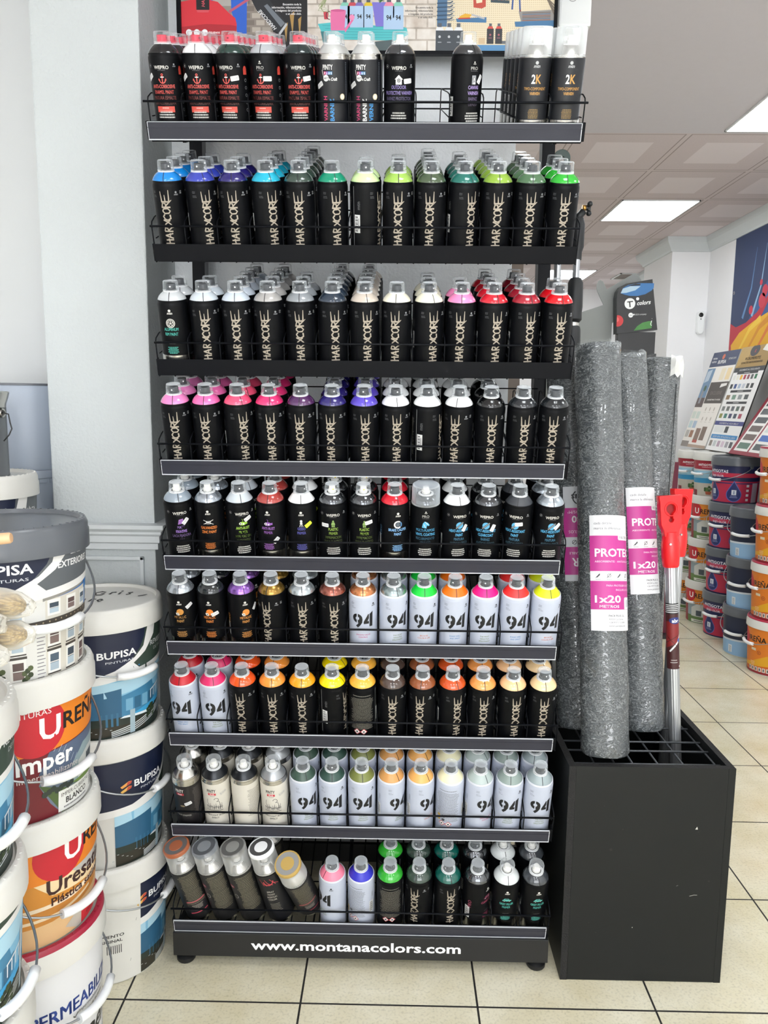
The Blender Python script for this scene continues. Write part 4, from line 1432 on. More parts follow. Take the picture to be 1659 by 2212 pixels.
S[5] = [('metallic', '#aeb5bc', 'metal', 'black', 'clear', .05, 2, 'silver topped can with orange helmet'),
        ('metallic2', '#23282a', 'gloss', 'black', 'clear', 0, 2, 'black topped can with orange helmet'),
        ('metallic3', '#9062b8', 'metal', 'black', 'clear', .4, 2, 'purple topped can with orange helmet'),
        (H, '#95732f', 'metal', 'grey', 'clear', -.3, 2, 'gold topped black can'),
        (H, '#b5bec2', 'metal', 'grey', 'clear', .1, 2, 'silver topped black can'),
        (H, '#98584a', 'metal', 'grey', 'clear', .15, 1, 'coppery brown topped black can'),
        ('n94a', '#c57f52', 'metal', 'black', 'clear', 0, 2, 'copper topped pale grey can'),
        ('n94b', '#94a3a4', 'metal', 'grey', 'clear', .3, 2, 'steel topped pale grey can'),
        ('n94c', '#0cc93c', 'matt', 'black', 'clear', 0, 2, 'neon green topped pale grey can'),
        ('n94d', '#f4700c', 'matt', 'black', 'clear', .05, 2, 'neon orange topped pale grey can'),
        ('n94b', '#ef1480', 'matt', 'grey', 'clear', 0, 1, 'neon pink topped pale grey can'),
        ('n94d', '#f0302f', 'matt', 'black', 'clear', .05, 2, 'neon red topped pale grey can'),
        ('n94c', '#cfe01b', 'matt', 'black', 'clear', .15, 2, 'neon yellow topped pale grey can')]
S[6] = row([('n94d', '#bb1626', 'matt', 'grey', 'clear', -.1, 2, 'red topped pale grey can'), ('n94b', '#da3069', 'matt', 'grey', 'clear', .25, 2, 'raspberry topped pale grey can'),
            ('#ec571f', -.1, 2, 'orange'), ('#f0943c', .05, 2, 'light orange'), ('#f2a01f', 0, 1, 'amber'), side('#f6dc05', 2, 'lemon yellow'),
            ('hard', '#f4b240', 'gloss', 'grey', 'clear', PI, 2, 'pale amber topped can showing its back'),
            ('#4b3c35', 0, 2, 'dark brown'), ('#8e4f2c', -.2, 2, 'brown'), ('#cf511f', .35, 2, 'rust orange'), ('#ea994f', .05, 2, 'apricot'),
            ('#efbe8c', .2, 2, 'peach'), ('#ebcb9a', 0, 2, 'sand')], H, 'gloss', 'grey', 'clear', 'topped black can')
S[7] = [('stripper', 'tin', 'cone', 'white', 'wide', -.2, 2, 'black and silver paint stripper can'),
        ('iron', '#24272b', 'cone', 'white', 'wide', 0, 2, 'cream can with iron gate drawing, black cone'),
        ('iron2', '#24272b', 'cone', 'white', 'wide', -1.1, 2, 'cream can turned to its small print'),
        ('iron', '#a0a3a6', 'cone', 'white', 'wide', 0, 2, 'cream can with iron gate drawing, grey cone'),
        ('n94b', '#3a5146', 'matt', 'grey', 'clear', .4, 2, 'dark green topped pale grey can'),
        ('n94b', '#2e4a42', 'matt', 'grey', 'clear', .05, 2, 'bottle green topped pale grey can'),
        ('n94b', '#747b3f', 'matt', 'grey', 'clear', .1, 2, 'olive topped pale grey can'),
        ('n94b', '#cb9355', 'matt', 'grey', 'clear', .62, 2, 'ochre topped pale grey can'),
        ('n94c', '#e3a85e', 'matt', 'grey', 'clear', .65, 2, 'tan topped pale grey can'),
        ('n94b', '#e3dfba', 'matt', 'grey', 'clear', PI * .93, 2, 'cream topped pale grey can showing its back'),
        ('n94a', '#a9b6b4', 'matt', 'grey', 'clear', .5, 2, 'light grey topped pale grey can'),
        ('n94b', '#85948f', 'matt', 'grey', 'clear', -.1, 2, 'sage grey topped pale grey can'),
        ('n94b', '#94a1a4', 'matt', 'grey', 'clear', .05, 2, 'bluish grey topped pale grey can')]
S[8] = [None, None, None, None, None,
        ('n94b', '#ec8098', 'matt', 'grey', 'clear', -.75, 1, 'soft pink topped pale grey can'),
        ('n94d', '#2f2fb5', 'matt', 'grey', 'clear', 2.6, 1, 'ultramarine topped pale grey can'),
        (H, '#2fa530', 'gloss', 'grey', 'clear', PI * 1.02, 2, 'leaf green topped can showing its back'),
        (H, '#32433b', 'gloss', 'grey', 'clear', -.35, 2, 'dark grey green topped black can'),
        (H, '#08564c', 'gloss', 'grey', 'clear', .2, 2, 'dark teal topped black can'),
        ('clearpro', '#55585c', 'clear', 'grey', 'clear', .75, 2, 'clear topped can with crimson lettering'),
        ('filler', '#cdd2d2', 'gloss', 'white', 'wide', 0, 2, 'white topped can with car pictogram'),
        ('filler', '#3a3e43', 'gloss', 'white', 'wide', .15, 2, 'charcoal topped can with car pictogram')]

def can_matrix(i, x, d, spin, roll=0.0, tilt=0.0, lift=0.0):
    m = shelf_matrix(i) @ Matrix.Translation((x, d, BASE_OFF[i] + lift))
    if roll or tilt:
        m = m @ Matrix.Rotation(roll, 4, 'Y') @ Matrix.Rotation(tilt, 4, 'X')
    return m @ Matrix.Rotation(spin, 4, 'Z')

rnd = random.Random(11)
for i in range(9):
    ncol = 0
    for k, s in enumerate(S[i]):
        if s is None:
            continue
        design, col, fin, noz, cap, off, n, words = s
        spin = math.asin(off) if abs(off) < 1 else off
        for r in range(n):
            x = COLX[k] + rnd.uniform(-.0004, .0004)
            d = .0395 + (.0695 if n < 6 else .0664) * r + (rnd.uniform(0, .0012) if r and n < 6 else 0)
            sp = spin + (0 if r == 0 else rnd.uniform(-.5, .5))
            where = 'front of' if r == 0 else {1: 'second in', 2: 'third in', 3: 'fourth in', 4: 'fifth in', 5: 'sixth in'}[r]
            lab = '%s, %s the %s column, %s shelf' % (words, where, NTH[k], ORD[i])
            spray_can(can_matrix(i, x, d, sp), design, col, fin, noz, 'clear' if cap == 'dome' and r else cap, lab,
                      'spray cans on the %s shelf' % ORD[i], rnd.choice([-1.0, -.6, -.2, .1, .3, .6, .9, 1.4]))

# the leaning tall cans at the left of the bottom shelf
for (x, d, roll, tilt, design, lid, words) in (
        (-.3975, .046, -.18, .0, 'tall0', ('#a8603f', '#6a6664'), 'leaning tall can with copper lid rim, leftmost on the bottom shelf'),
        (-.3303, .046, -.18, .0, 'tall1', ('#8d9298', '#54575b'), 'leaning tall can with bluish grey lid and red badge, bottom shelf'),
        (-.2631, .046, -.18, .0, 'tall2', ('#9a9a96', '#5a5a58'), 'leaning tall can with plain grey lid, showing small print, bottom shelf'),
        (-.1959, .047, -.18, .0, 'tall3', ('#f2f3f3', '#4a4a4a'), 'leaning tall black and red can with white lid, bottom shelf'),
        (-.1287, .066, -.18, .30, 'tall0', ('#b99a55', '#8c8c8a'), 'lowest leaning tall can with gold lid, beside the soft pink topped can'),
        (-.225, .135, -.05, .0, 'tall1', ('#9a9a96', '#5a5a58'), 'upright tall can standing behind the leaning cans, bottom shelf')):
    spray_can(can_matrix(8, x, d, .1, roll, tilt, .001 + .032 * (abs(math.sin(roll)) + abs(math.sin(tilt)))), design, 'tin', 'cone', 'white', lid, words, 'tall overcapped cans on the bottom shelf')
# ------------------------------------------------------------------ paint buckets
def lid_prof(R, h):
    return [(R * .962, h - .052), (R, h - .052), (R, h - .022), (R * .988, h - .019), (R * .988, h - .009), (R * .966, h - .001), (R * .955, h), (R * .905, h), (R * .885, h - .007), (R * .5, h - .006), (0, h - .006)]

_lid, _bodies = {}, {}
def bucket(loc, art, R, h, lidmat, label, spin=0.0, bail=None, group=None, bodymat=None, band=None, ribs=True, taper=.86):
    t = thing('paint_bucket', label, 'paint bucket', loc, spin, group)
    rb, rt = R * taper, R * .955
    def fR(z):
        if z is None:
            return (rb + rt) / 2
        return rb + (rt - rb) * max(0.0, min(1.0, z / (h - .03)))
    key = (R, round(h, 3), bodymat)
    if key not in _bodies:
        _bodies[key] = lathe_mesh('bucket_body', [(0, .004), (rb * .9, .004), (rb * .92, 0), (rb * .985, 0), (rb, .005), (rt, h - .03), (rt * .97, h - .008)], [bodymat or M_BUCKET_BODY], 48)
    place(_bodies[key], 'bucket_body', t)
    key = (R, round(h, 3), lidmat, band)
    if key not in _lid:
        bm = bmesh.new()
        add_lathe(bm, lid_prof(R, h), 56, [0] * 4 + [1 if band else 0] * 3 + [0] * 3)
        if ribs:
            for k in range(54):
                a = 2 * PI * k / 54
                vs = add_box(bm, R * .93, -.0011, h - .0005, R * .955, .0011, h + .0012, 1 if band else 0)
                for v in vs:
                    x, y = v.co.x, v.co.y
                    v.co.x, v.co.y = x * math.cos(a) - y * math.sin(a), x * math.sin(a) + y * math.cos(a)
        _lid[key] = mesh_from(bm, 'lid', [lidmat, band] if band else [lidmat])
    place(_lid[key], 'lid', t)
    if art is not None:
        me = art if isinstance(art, bpy.types.Mesh) else art.mesh('printed_label', R=fR, eps=.0006, step=.00025, grid=.013, clip=(-.4, .004, .4, h - .05))
        place(me, 'printed_label', t)
    if bail:
        d, drop = bail[0], bail[1]
        half = bail[2] if len(bail) > 2 else .36
        zl = h - .058
        def pt(phi, rr=1.045):
            a = d + phi
            c = max(0.0, math.cos(phi))
            z = zl - drop * c ** .75
            rad = R * (rr - .03 * (1 - c))
            return (rad * math.sin(a), -rad * math.cos(a), z)
        pts = [pt(-PI / 2 + PI * k / 26) for k in range(27)]
        hd = tube('bail_handle', pts, .0022, M_WIRE, t, 6)
        bm = bmesh.new()
        gp = [pt(-half + 2 * half * k / 6) for k in range(7)]
        add_tube(bm, gp, .0085, 12)
        finish(bm, 'grip', M_GRIP, hd)
        for s in (-1, 1):
            bm = bmesh.new()
            a = d + s * PI / 2
            rr = R * .99
            m = Matrix.Translation((rr * math.sin(a), -rr * math.cos(a), zl)) @ Matrix.Rotation(a, 4, 'Z') @ Matrix.Rotation(PI / 2, 4, 'X')
            add_lathe(bm, [(0, .0), (.011, .0), (.010, .005), (.004, .006), (0, .006)], 14, None, m)
            finish(bm, 'lug', lidmat if lidmat is not M_LID_RED else M_WHITE_PLASTIC, t)
    return t

M_LID_GREY = mat('dark grey bucket lid', '#5c6065', .28, noise=.03)
M_LID_RED = mat('dark red lid rim', '#a3223c', .3)
NAVY, SKY, SKY2, SKY3 = '#131d38', '#1f6fc0', '#6fa9d8', '#a9cfe8'

def swoosh(a, dx, right_col, words=None, top=.262, wcol='#e6e7e8'):
    """navy badge with a curved edge, white sash, second colour on its right"""
    a.p([(dx + .06, top), (dx + .42, top), (dx + .42, .178), (dx + .12, .150), (dx + .085, .160)], right_col)
    a.p([(dx - .08, .150), (dx - .02, .152), (dx + .045, .164), (dx + .088, .185), (dx + .112, .206), (dx + .128, top), (dx + .155, top), (dx + .148, .225), (dx + .118, .192), (dx + .085, .172), (dx + .10, .158), (dx + .42, .188), (dx + .42, .176), (dx + .10, .145), (dx + .0, .132), (dx - .08, .128)], '#e4e4e2')
    a.p([(dx - .08, top), (dx + .118, top), (dx + .114, .228), (dx + .102, .204), (dx + .078, .180), (dx + .042, .162), (dx - .0, .150), (dx - .08, .145)], NAVY)

def bupisa_mark(a, x, y, k=1.0, sub=True, logo=True):
    if logo:
        for j, (cc, c2) in enumerate((('#e0a050', '#b8483c'), ('#e8b860', '#c2503c'))):
            yy = y + .0125 * k - .0125 * k * j
            a.p([(x - .034 * k, yy - .004 * k), (x - .014 * k, yy + .006 * k), (x - .006 * k, yy + .005 * k), (x - .008 * k, yy - .001 * k), (x - .03 * k, yy - .009 * k)], cc)
            a.p([(x - .016 * k, yy + .005 * k), (x - .006 * k, yy + .005 * k), (x - .008 * k, yy - .001 * k), (x - .02 * k, yy - .005 * k)], c2)
    a.t('BUPISA', x, y, .0235 * k, '#eceded', 'l', True, width=.092 * k)
    if sub:
        a.t('PINTURAS', x + .018 * k, y - .0125 * k, .0075 * k, '#d5d9de', 'l', False, width=.066 * k)

def art_townhouse():
    a = Art()
    a.r(-.3, 0, .3, .262, '#dcdbd6')
    a.p([(-.3, .16), (-.03, .166), (.3, .182), (.3, .138), (.1, .140), (.06, .150), (-.3, .12)], SKY)
    a.p([(-.3, .158), (-.02, .163), (.03, .155), (.05, .149), (-.02, .14), (-.3, .13)], SKY2)
    for cx, cy, r in ((-.03, .148, .008), (.0, .152, .005), (.02, .147, .004), (-.06, .143, .009)):
        a.c(cx, cy, r * 2, SKY3, 12, r)
    a.p([(-.3, .142), (.04, .142), (.045, .130), (-.3, .12)], '#50565e')
    a.p([(-.3, .132), (.3, .142), (.3, .0), (-.3, .0)], '#d8d8d4')
    a.p([(.068, .140), (.3, .158), (.3, .0), (.068, .0)], '#cfcbc0')
    a.p([(.064, .146), (.17, .158), (.17, .151), (.064, .139)], '#8d8b85')
    a.p([(.175, .165), (.205, .168), (.205, .11), (.175, .11)], '#2a72b8')
    a.p([(-.3, .098), (.066, .106), (.3, .112), (.3, .100), (.066, .093), (-.3, .085)], '#4d4842')
    for k in range(26):
        a.c(-.08 + k * .012, .0965 + .0004 * k, .0016, '#b9a98c', 6)
    xs = (-.075, -.03, .02, .085, .125, .165, .2)
    for row, (y0, hh) in enumerate(((.112, .018), (.057, .028), (.008, .03))):
        for k, x in enumerate(xs):
            yy = y0 + (.004 if x > .07 else 0)
            a.r(x - .013, yy - .004, x + .013, yy + hh + .006, '#e6e5e0')
            a.r(x - .009, yy, x + .009, yy + hh, ('#3d4a56', '#5b4a48', '#4c5c6a')[(k + row) % 3])
            a.r(x - .009, yy, x + .009, yy + hh * .45, ('#aebfca', '#7c6a66', '#a3b3bf')[(k + row) % 3])
            a.r(x - .0095, yy + hh * .48, x + .0095, yy + hh * .54, '#e0dfda')
            if row:
                a.r(x - .015, yy + hh + .006, x + .015, yy + hh + .0105, '#45413c')
                a.r(x - .014, yy - .0065, x + .014, yy - .004, '#3f3b37')
    for k in range(14):
        a.r(.052, .004 + .0065 * k, .064 + .003 * (k % 2), .0055 + .0065 * k, '#77757a')
    for cx in (-.06, -.01, .035):
        for j in range(6):
            a.c(cx + (j % 3 - 1) * .005, .006 + j * .004, .005, ('#39442f', '#55603f')[j % 2], 8)
    swoosh(a, -.03, '#5d6266')
    bupisa_mark(a, -.042, .193, 1.0, True, False)
    a.t('LÍNEA', .142, .213, .0165, '#e8e9e9', 'c', True, width=.040)
    a.t('EXTERIORES', .137, .193, .0165, '#e8e9e9', 'c', True, width=.088)
    return a

def art_bluehouse(dx, left=None):
    a = Art()
    if left is None:
        left = dx - .08
    W = .42
    a.r(left, 0, W, .262, '#dfdfdc')
    a.p([(left, .145), (dx + .0, .142), (dx + .42, .185), (dx + .42, 0), (left, 0)], '#7fb7d6')
    a.p([(left, .135), (dx + .06, .135), (dx + .2, .155), (dx + .2, .12), (dx + .02, .10), (left, .10)], '#a8cfe2')
    a.p([(dx + .0, .14), (dx + .2, .166), (dx + .2, .178), (dx + .1, .165)], '#2f86c0')
    a.p([(left, .105), (dx + .055, .118), (dx + .055, .045), (left, .05)], '#2c5f80')
    a.p([(dx + .055, .100), (dx + .145, .115), (dx + .15, .1), (dx + .16, .1), (dx + .16, .055), (dx + .055, .05)], '#3f7ea3')
    for k in range(4):
        a.r(dx + .065 + .022 * k, .062, dx + .083 + .022 * k, .09, ('#6fa6c4', '#2e6180')[k % 2])
        a.r(dx + .006 + .012 * k, .03, dx + .011 + .012 * k, .062, '#376d8e')
    a.p([(left, .052), (dx + .06, .05), (dx + .16, .055), (dx + .42, .08), (dx + .42, 0), (left, 0)], '#24302b')
    a.p([(dx + .06, .047), (dx + .15, .066), (dx + .2, .078), (dx + .2, .066), (dx + .13, .044)], '#3fa0d2')
    a.p([(dx + .05, .047), (dx + .06, .051), (dx + .14, .046), (dx + .125, .041)], '#d8e2e6')
    a.p([(left, .035), (dx + .07, .03), (dx + .12, .04), (dx + .12, .01), (left, .006)], '#2d2a20')
    for k in range(6):
        a.s([(dx + .14 + .012 * k, .07 + .003 * k), (dx + .14 + .012 * k, .09 + .003 * k)], .0025, '#e4e8ea')
    a.s([(dx + .138, .09), (dx + .21, .108)], .003, '#e4e8ea')
    for k in range(4):
        a.s([(dx + .03, .006 + .004 * k), (dx + .09, .012 + .005 * k), (dx + .15, .026 + .005 * k), (dx + .22, .05 + .005 * k)], .0022, '#c9d0d2')
    a.r(dx + .075, .006, dx + .088, .062, '#9fb4be'); a.r(dx + .18, .02, dx + .19, .12, '#b4c4cc')
    for k in range(12):
        a.c(dx + .128 + (k * 7 % 5) * .006, .03 + (k * 5 % 7) * .004, .005, ('#26331f', '#384a2c')[k % 2], 7)
    for k in range(8):
        a.r(dx - .05 + k * .011, .018 + (k * 3 % 4) * .005, dx - .045 + k * .011, .0195 + (k * 3 % 4) * .005, '#aab0b0')
    swoosh(a, dx, '#35463c')
    bupisa_mark(a, dx + .005, .192, .95)
    a.t('REVESTIMIENTO', dx + .135, .199, .0165, '#e4e6e6', 'l', True, width=.13)
    a.t('DE FACHADAS', dx + .150, .185, .011, '#b9c2be', 'l', False, width=.09)
    for k in range(9):
        a.r(dx + .215, .11 + k * .006, dx + .235, .113 + k * .006, '#3a3d42')
    b = Art()
    for vs, fs, col in a.items:
        b.add(vs, fs, col)
    return b

def urena_head(a, dx, y0=.118, y1=.262, word='UREÑA', k=1.0):
    a.p([(dx - .14, y0 + .012), (dx - .08, y0 - .004), (dx, y0 - .006), (dx + .08, y0), (dx + .4, y0 + .03), (dx + .4, y1), (dx - .14, y1)], '#e0801f')
    cy = (y0 + y1) / 2 - .022
    a.c(dx, cy, .052 * k, '#c2202f', 32)
    a.t('PINTURAS', dx - .047 * k, cy + .024 * k, .0145 * k, '#ecebe8', 'l', False, width=.072 * k)
    a.t('U', dx + .004 * k, cy - .022 * k, .057 * k, '#f0efec', 'l', True, width=.038 * k)
    a.t(word[1:], dx + .047 * k, cy - .013 * k, .042 * k, '#1d1613', 'l', True, width=.028 * k * len(word[1:]))
    a.s([(dx + .105 * k, cy + .034 * k), (dx + .118 * k, cy + .041 * k)], .005 * k, '#c2202f')

def art_imper(dx=.042):
    a = Art()
    a.r(-.3, 0, .32, .262, '#6e1a24')
    a.p([(dx + .02, .128), (dx + .28, .15), (dx + .28, 0), (dx + .045, 0), (dx + .02, .03), (dx + .0, .07)], '#69768a')
    a.p([(dx + .02, .128), (dx + .28, .15), (dx + .28, .1), (dx + .05, .08), (dx + .0, .09)], '#55637a')
    for k in range(22):
        x, y = dx + .01 + (k * 37 % 23) * .009, .05 + (k * 53 % 19) * .0045
        a.s([(x, y), (x + .008, y + .012)], .0008, '#c2ccd6')
    a.p([(dx + .06, .05), (dx + .07, .09), (dx + .10, .115), (dx + .2, .125), (dx + .24, .05)], '#8fa3a8')
    a.p([(dx + .085, .05), (dx + .085, .085), (dx + .12, .1), (dx + .19, .098), (dx + .19, .05)], '#c9cdcb'); a.p([(dx + .115, .055), (dx + .115, .088), (dx + .145, .09), (dx + .145, .055)], '#39424c')
    a.p([(dx + .0, .07), (dx + .06, .045), (dx + .28, .06), (dx + .28, 0), (dx + .045, 0)], '#4c6136'); a.p([(dx + .06, .05), (dx + .1, .043), (dx + .24, .05), (dx + .24, .06)], '#6d8a44')
    for k in range(8):
        a.c(dx + .01 + k * .008, .05 + (k % 3) * .003, .006, '#2f3a34', 8)
    urena_head(a, dx, .135)
    a.t('Imper', dx - .036, .098, .046, '#efeeeb', 'l', True, width=.105)
    a.t('Impermeabilizante', dx - .036, .082, .0155, '#e4dcd8', 'l', False, width=.118)
    a.p([(dx + .035, .006), (dx + .16, .0), (dx + .165, .042), (dx + .036, .046)], '#dfe0dc')
    a.t('IMPER-CUBIERTAS', dx + .042, .033, .0105, '#2c2c2c', 'l', False, width=.082); a.t('BLANCO', dx + .052, .018, .0155, '#1c1c1c', 'l', True, width=.06)
    fine(a, dx + .08, .010, 1, .075, '#77777a', hh=.003)
    for k in range(7):
        a.r(dx + .132, .014 + k * .004, dx + .148, .0158 + k * .004, '#333')
    return a

def art_satin(dx=.074):
    a = Art()
    a.r(-.3, 0, .34, .262, '#dfb888')
    a.p([(-.3, .08), (-.02, .074), (dx + .06, .066), (dx + .3, .1), (dx + .3, .2), (-.3, .2)], '#d08a34')
    a.p([(-.3, .048), (dx - .02, .046), (dx + .07, .058), (dx + .3, .09), (dx + .3, .1), (dx + .06, .075), (-.3, .092)], '#c98537')
    a.p([(-.3, .092), (dx, .082), (dx + .10, .092), (dx + .13, .084), (dx + .02, .074), (-.3, .083)], '#eedcc0')
    a.p([(-.3, .068), (dx - .01, .06), (dx + .07, .072), (dx + .07, .067), (dx - .01, .054), (-.3, .062)], '#ecd6b4')
    a.p([(dx - .055, .132), (dx + .3, .15), (dx + .3, .12), (dx + .06, .09), (dx - .02, .098)], '#ecd3a6')
    a.p([(dx + .01, .135), (dx + .3, .15), (dx + .3, .11), (dx + .09, .1), (dx + .03, .12)], '#b9b6b0')
    urena_head(a, dx, .133)
    a.t('Uresatin', dx - .03, .10, .043, '#3b1d1a', 'l', True, width=.155)
    a.t('Plástica satinada', dx - .022, .078, .0215, '#3b1d1a', 'l', True, width=.15)
    a.p([(dx + .005, .02), (dx + .05, .05), (dx + .1, .045), (dx + .1, 0), (dx + .04, 0)], '#c3bdb2')
    a.p([(dx + .045, .004), (dx + .20, .012), (dx + .20, .05), (dx + .045, .042)], '#d0303a')
    a.t('PLASTICO', dx + .075, .038, .006, '#4a1518', 'l', False); a.t('URESATIN INTERIOR', dx + .05, .0255, .0115, '#2c0f10', 'l', True, width=.105); a.t('LAVABLE MATE', dx + .062, .014, .009, '#4a1518', 'l', False)
    return a

def art_luxe(dx=.0):
    a = Art()
    a.r(-.3, 0, .34, .37, '#dcdde0')
    a.t('IMPERMEABILIZANTE', dx - .01, .232, .038, '#24408a', 'l', True, width=.30)
    a.t('Elástico', dx + .035, .200, .0195, '#26292e', 'l', True, slant=.25, width=.06)
    a.t('Imperlux', dx + .07, .142, .062, '#17181b', 'l', True, slant=.35, width=.21)
    a.t('✓', dx + .1, .215, .016, '#333', 'l')
    for k, s in enumerate(('Impermeabilización', 'exterior de fachadas')):
        a.t(s, dx + .112, .221 - k * .012, .0095, '#4a4d52', 'l', False, slant=.2)
    a.p([(-.3, .11), (.34, .12), (.34, .0), (-.3, .0)], '#9fb6cc')
    a.p([(-.3, .06), (.34, .07), (.34, .0), (-.3, .0)], '#c9c2b4')
    return a

def art_oldstock(dx):
    """third bucket of the rear stack: the picture only starts far round to the right"""
    a = art_bluehouse(dx, dx - .02)
    b = Art()
    b.items = list(a.items)
    b.r(-.3, 0, dx - .018, .262, '#dddcd6')
    b.t('REVESTIMIENTO', dx - .058, .125, .0105, '#222', 'r', True, width=.1)
    b.t('ORIGINAL', dx - .062, .112, .0105, '#222', 'r', True, width=.06)
    for k in range(8):
        b.r(dx - .098 + k * .0045, .082, dx - .0962 + k * .0045, .104, '#2a2a2a')
    for x, y in ((dx - .03, .15), (dx - .11, .06), (dx - .045, .05), (dx - .16, .09)):
        b.s([(x, y), (x + .002, y + .007)], .0008, '#6d6c68')
    return b

C1 = (-.637, -.34)
sp1 = math.radians(26)
bucket((C1[0], C1[1], 0), art_luxe(-.02), .150, .388, M_WHITE_PLASTIC, 'white waterproofing bucket with red lid rim, bottom of the stack nearest the rack', sp1, (.95, .11), 'paint buckets at the left', band=M_LID_RED)
bucket((C1[0], C1[1], .3825), art_satin(), .150, .245, M_WHITE_PLASTIC, 'satin paint bucket with orange and cream label standing on the red rimmed lid', sp1, (.80, .125), 'paint buckets at the left')
bucket((C1[0], C1[1], .622), art_imper(), .150, .265, M_WHITE_PLASTIC, 'bucket with orange and maroon label and rainy house, under the grey lidded bucket', sp1, (.66, .125), 'paint buckets at the left')
bucket((C1[0], C1[1], .8815), art_townhouse(), .150, .268, M_LID_GREY, 'bucket with dark grey lid and townhouse picture, topmost of its stack', sp1, (.56, .115), 'paint buckets at the left')
C2 = (-.624, .055)
sp2 = math.radians(22)
bucket((C2[0], C2[1], 0), art_oldstock(.085), .147, .297, M_WHITE_PLASTIC, 'white bucket on the floor with barcode and blue house label turned away', sp2, (1.1, .06, .2), 'paint buckets at the left')
bucket((C2[0], C2[1], .291), art_bluehouse(.058, .016), .147, .319, M_WHITE_PLASTIC, 'white bucket with blue house label, middle of the stack against the pillar', sp2, (.98, .09, .22), 'paint buckets at the left')
t = bucket((C2[0], C2[1], .604), art_bluehouse(-.012, -.1), .147, .303, M_WHITE_PLASTIC, 'white bucket with handwriting on its lid, topmost of the stack against the pillar', sp2, (.55, .095, .33), 'paint buckets at the left', ribs=False)
a = Art()
a.s([(-.012, .040), (-.022, .044), (-.03, .036), (-.026, .026), (-.014, .027), (-.012, .034), (-.019, .034)], .0042, '#101012')
a.s([(.0, .030), (.001, .040), (.009, .041)], .0042, '#101012'); a.s([(.018, .030), (.018, .041)], .0042, '#101012'); a.c(.018, .047, .0028, '#101012', 6)
a.s([(.042, .041), (.034, .039), (.040, .033), (.033, .029)], .0042, '#101012'); a.s([(.06, .022), (.075, .03)], .0028, '#101012')
for k, pts in enumerate((((-.062, .012), (-.07, .01), (-.07, -.004), (-.06, -.006)), ((-.052, -.006), (-.052, .018)), ((-.035, .006), (-.044, .004), (-.04, -.006), (-.034, .006), (-.032, -.006)), ((-.022, -.006), (-.021, .006), (-.013, .005)), ((-.004, .006), (-.008, 0), (-.003, -.006), (.002, 0), (-.004, .006)))):
    a.s(list(pts), .0042, '#101012')
place(a.mesh('handwriting', eps=.0004), 'handwriting', t, mtx=Matrix.Translation((0, 0, .2972)) @ Matrix.Rotation(-sp2 + .05, 4, 'Z') @ Matrix.Translation((.014, -.012, 0)) @ Matrix.Diagonal((1.2, 1.9, 1, 1)))
C3 = (-.628, -.655)
sp3 = math.radians(34)
A_bh = art_bluehouse(-.005)
bucket((C3[0], C3[1], 0), art_bluehouse(.02), .150, .449, M_WHITE_PLASTIC, 'lowest bucket at the left edge, only its white lid rim showing', sp3, (1.2, .1, .3), 'paint buckets at the left')
bucket((C3[0], C3[1], .443), art_bluehouse(-.02), .150, .230, M_WHITE_PLASTIC, 'bucket with green label band at the left edge, second in its stack', sp3, (.9, .13, .3), 'paint buckets at the left')
bucket((C3[0], C3[1], .667), art_bluehouse(.0), .150, .262, M_WHITE_PLASTIC, 'topmost bucket of the stack at the left edge, below the brushes', sp3, (.85, .13, .3), 'paint buckets at the left')
C4 = (-.928, .10)
for k in range(4):
    t = bucket((C4[0], C4[1], .2975 * k - (.0 if k == 0 else .006)), art_townhouse() if k == 3 else None, .145, .2975 + (0 if k == 0 else .006), M_WHITE_PLASTIC,
               'white lidded bucket behind the grey lidded one, metal tin on top' if k == 3 else ('lowest', 'second', 'third')[k] + ' white bucket beneath the one carrying the metal tin', math.radians(30), None, 'paint buckets at the left')

# pale blue-grey metal drums in the alcove behind
M_DRUM = mat('pale blue grey drum', '#aab4c2', .38, noise=.04, nscale=8)
for k, (z0, h, lab) in enumerate(((0, .60, 'lowest pale blue grey drum in the alcove'), (.60, .578, 'pale blue grey drum with round wire lug beside the pillar'), (1.178, .226, 'plain blue grey drum with thin dark lid, top of the alcove stack'))):
    t = thing('metal_drum', lab, 'drum', (-.962, .442, z0), 0, 'drums in the alcove')
    lathe('drum_body', [(0, 0), (.150, 0), (.1525, .006), (.1525, h - .006), (.150, h - .0008), (0, h - .0008)], M_DRUM, t, 48)
    if k == 2:
        lathe('drum_lid', [(.1505, h - .004), (.1545, h - .004), (.1545, h + .0015), (0, h + .0015)], mat('dark drum lid', '#5f6268', .4), t, 48)
    else:
        bm = bmesh.new()
        add_lathe(bm, [(.1525, h - .02), (.1560, h - .02), (.1565, h - .006), (.1545, h - .0004), (.15, h - .0004)], 48)
        for j in range(36):
            a_ = 2 * PI * j / 36
            vs = add_box(bm, .1525, -.009, h - .033, .1555, .009, h - .022)
            for v in vs:
                x, y = v.co.x, v.co.y
                v.co.x, v.co.y = x * math.cos(a_) - y * math.sin(a_), x * math.sin(a_) + y * math.cos(a_)
        finish(bm, 'rim', M_DRUM, t)
    if k == 1:
        ang = .30
        m = Matrix.Translation((.1525 * math.sin(ang), -.1525 * math.cos(ang), h - .062)) @ Matrix.Rotation(ang, 4, 'Z') @ Matrix.Rotation(PI / 2, 4, 'X')
        bm = bmesh.new()
        add_lathe(bm, [(0, .003), (.008, .003), (.010, .0075), (.014, .0065), (.0215, .003), (.0225, 0)], 22, None, m)
        finish(bm, 'lug', mat('brushed lug', '#8d8f90', .35, metal=.8), t)
        lx, ly = .165 * math.sin(ang), -.165 * math.cos(ang)
        tube('wire_bail', [(lx, ly, h - .062), (lx - .02, ly - .004, h - .085), (lx - .05, ly - .004, h - .12), (lx - .11, ly + .002, h - .17), (lx - .18, ly + .03, h - .17)], .0018, M_WIRE, t)

